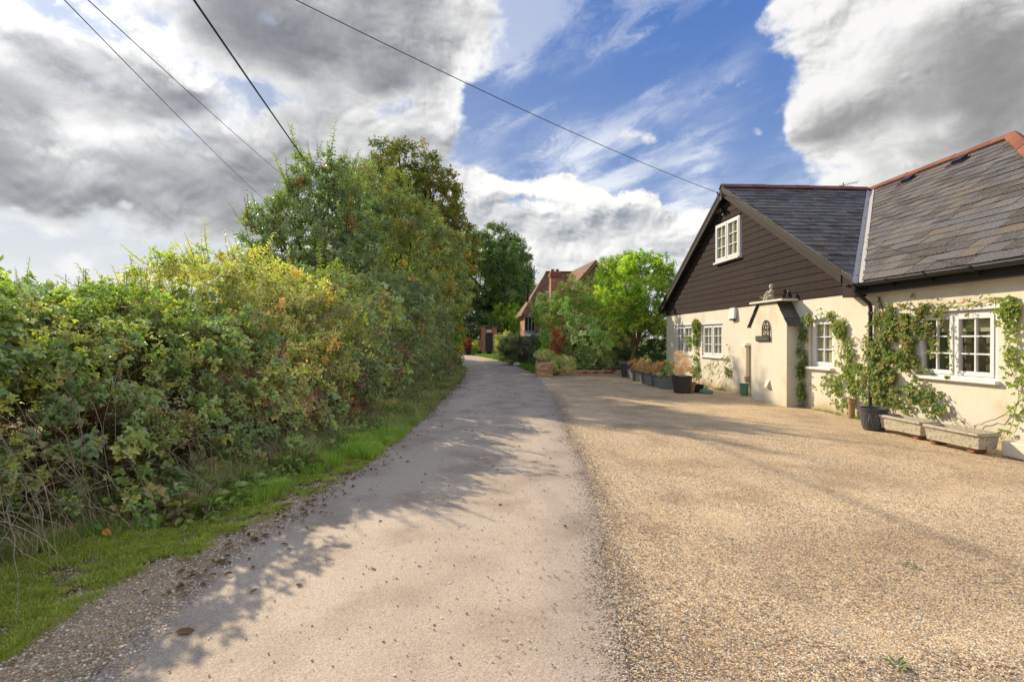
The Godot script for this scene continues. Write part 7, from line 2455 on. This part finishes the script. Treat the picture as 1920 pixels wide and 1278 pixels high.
		put("soil", s.mesh(), M.soil, t)
	for q in [[7.47, 0.66, "orange brick under the near end of the gap between the stone troughs"], [7.08, 0.58, "orange brick under the stone trough beside the vine pot"], [8.05, 0.66, "brick propping the outer end of the nearest stone trough"]]:
		s = Shape.new()
		s.soft_box(Vector3(0, 0.033, 0), Vector3(0.10, 0.066, 0.19), 0.006)
		var b := put("brick", s.mesh(), M.terracotta[2])
		b.position = house_point(q[0], 0, q[1] - 0.06)
		b.rotation_degrees.y = HOUSE_TURN
		tag(b, q[2], "brick", "bricks under the stone troughs")
	t = thing("step_block", "cream rendered low block at the foot of the wall beyond the troughs", "block", house_point(8.42, 0, 0.28), deg_to_rad(HOUSE_TURN))
	s = Shape.new()
	s.soft_box(Vector3(0, 0.10, 0), Vector3(0.36, 0.20, 0.36), 0.012)
	put("block_body", s.mesh(), M.render, t)
	# black embossed vine pot
	t = thing("vine_pot", "black pot embossed with zigzag lines at the foot of the creeper", "pot", house_point(6.25, 0, 0.62))
	s = Shape.new()
	s.lathe([Vector2(0.0, 0.0), Vector2(0.155, 0.0), Vector2(0.165, 0.02), Vector2(0.205, 0.33), Vector2(0.215, 0.335), Vector2(0.218, 0.37), Vector2(0.19, 0.37), Vector2(0.18, 0.31), Vector2(0.0, 0.31)], Vector3.ZERO, 28)
	put("pot_body", s.mesh(), M.plastic, t)
	for k in 14:
		s = Shape.new()
		var pts := []
		var rad := []
		for m in 5:
			var a := TAU * (k + m / 4.0) / 14.0
			var y: float = 0.06 + 0.22 * absf(1.0 - m * 0.5)
			pts.append(Vector3(sin(a), 0, cos(a)) * (0.163 + 0.042 * y / 0.33) + Vector3(0, y, 0))
			rad.append(0.006)
		s.tube(pts, rad, 4)
		piece("zigzag", s.mesh(), M.zinc, t)
	# terracotta drain pipe standing by the wall
	t = thing("clay_pipe", "orange clay pipe standing among the creeper by the downpipe", "pipe", house_point(5.05, 0, 0.10))
	s = Shape.new()
	s.lathe([Vector2(0.055, 0.0), Vector2(0.055, 0.28), Vector2(0.07, 0.29), Vector2(0.07, 0.38), Vector2(0.055, 0.38), Vector2(0.05, 0.25)], Vector3.ZERO, 18)
	put("pipe_body", s.mesh(), M.rust, t)
	# aerial behind the ridge
	t = thing("tv_aerial", "grey television aerial just showing above the gable roof's ridge", "aerial", house_point(-0.55, 5.4, -3.9), deg_to_rad(HOUSE_TURN))
	s = Shape.new()
	s.tube([Vector3(0, 0, 0), Vector3(0, 0.98, 0)], [0.018, 0.018], 8)
	put("mast", s.mesh(), M.aerial, t)
	s = Shape.new()
	var a0 := Vector3(-0.25, 0.86, 0.35)
	var a1 := Vector3(0.15, 0.96, -0.35)
	s.tube([a0, a1], [0.011, 0.011], 6)
	put("boom", s.mesh(), M.aerial, t)
	for k in 11:
		s = Shape.new()
		var c := a0.lerp(a1, k / 10.0)
		s.tube([c - Vector3(0.05, 0.05, 0.0), c + Vector3(0.05, 0.05, 0.0)], [0.004, 0.004], 5)
		piece("element", s.mesh(), M.aerial, t)
	# boulders on the far grass
	for q in [[-0.1, 30.5, 0.16, "grey boulder on the grass strip, the farther of two"], [0.28, 28.6, 0.2, "pale grey boulder on the grass strip nearest the brick planter"]]:
		s = Shape.new()
		s.lathe([Vector2(0.0, 0.0), Vector2(0.9, 0.05), Vector2(1.0, 0.5), Vector2(0.75, 0.95), Vector2(0.35, 1.2), Vector2(0.0, 1.25)], Vector3.ZERO, 9, Vector3(1.2, 1, 0.9))
		var b := put("boulder", s.mesh(), M.stone)
		b.position = Vector3(q[0], 0, -q[1])
		b.scale = Vector3.ONE * q[2]
		tag(b, q[3], "boulder", "boulders on the grass strip")
	# pots by the gateway
	for q in [[-4.15, 48.6, "black pot under the scarlet bush by the gateway"], [-3.05, 47.6, "black pot under the fresh green bush by the gateway"], [-2.1, 46.8, "low black pot before the gateway door"]]:
		t = thing("black_pot", q[2], "pot", Vector3(q[0], 0, -q[1]), 0.0, "black pots by the gateway")
		s = Shape.new()
		s.lathe([Vector2(0.0, 0.0), Vector2(0.18, 0.0), Vector2(0.24, 0.36), Vector2(0.26, 0.37), Vector2(0.26, 0.42), Vector2(0.22, 0.42), Vector2(0.2, 0.36), Vector2(0.0, 0.36)], Vector3.ZERO, 16)
		put("pot_body", s.mesh(), M.black_paint, t)
	# dead leaf on the tarmac, weeds in the gravel
	s = Shape.new()
	s.leaf(Vector3(-0.05, 0.002, 0), Vector3(0.95, 0.06, -0.3).normalized(), Vector3(0.05, 1, 0.1).normalized(), 0.10, 0.042, 0.14, true)
	s.leaf(Vector3(-0.02, 0.012, 0.008), Vector3(0.9, -0.05, -0.1).normalized(), Vector3(0.1, 1, 0.4).normalized(), 0.07, 0.036, 0.12, true)
	s.tube([Vector3(-0.05, 0.003, 0), Vector3(-0.085, 0.004, 0.02)], [0.002, 0.001], 4)
	var dl := put("dead_leaf", s.mesh(), mat(lin(0.20, 0.10, 0.04), 0.8))
	dl.position = Vector3(-1.72, 0.013, -2.67)
	tag(dl, "curled brown dead leaf lying alone on the near tarmac", "leaf")
	for q in [[1.83, 2.42, 0.05, "fresh green weed sprig in the gravel nearest the camera"], [2.72, 3.48, 0.04, "dull green weed sprig farther out in the gravel"]]:
		s = Shape.new()
		for k in 16:
			var a := rng.randf() * TAU
			var d := Vector3(cos(a), rng.randf_range(0.15, 0.7), sin(a)).normalized()
			s.leaf(Vector3(d.x, 0.1, d.z) * 0.02, d, (Vector3.UP - d * d.y).normalized(), q[2] * rng.randf_range(0.6, 1.1), q[2] * 0.3, 0.2, true)
		var wd := put("weed_sprig", s.mesh(), M.weed)
		wd.position = Vector3(q[0], 0.0, -q[1])
		tag(wd, q[3], "weed", "weed sprigs in the gravel")

func build_cables() -> void:
	var list := [
		[Vector3(-14.4, 9.6, -30.0), Vector3(-3.6, 6.36, 4.0), 0.009, 0.25, "thin overhead cable, leftmost of the three that meet behind the hawthorn"],
		[Vector3(-13.2, 10.94, -30.0), Vector3(-4.0, 5.78, 4.0), 0.009, 0.2, "thin overhead cable between the leftmost one and the thick one"],
		[Vector3(-10.6, 9.7, -31.0), Vector3(-2.2, 6.37, 6.0), 0.021, 0.2, "thick twisted overhead cable running into the hawthorn top"],
		[house_point(0.02, 5.83, 0.40), Vector3(-8.0, 7.25, -3.5), 0.007, 0.30, "single thin cable slung from the gable's peak across the lane"]]
	for c in list:
		var s := Shape.new()
		var path := []
		var rad := []
		for k in 25:
			var t := k / 24.0
			path.append((c[0] as Vector3).lerp(c[1], t) - Vector3(0, c[3] * 4.0 * t * (1.0 - t), 0))
			rad.append(c[2])
		s.tube(path, rad, 6)
		var o := put("overhead_cable", s.mesh(), M.cable)
		tag(o, c[4], "cable", "overhead cables")
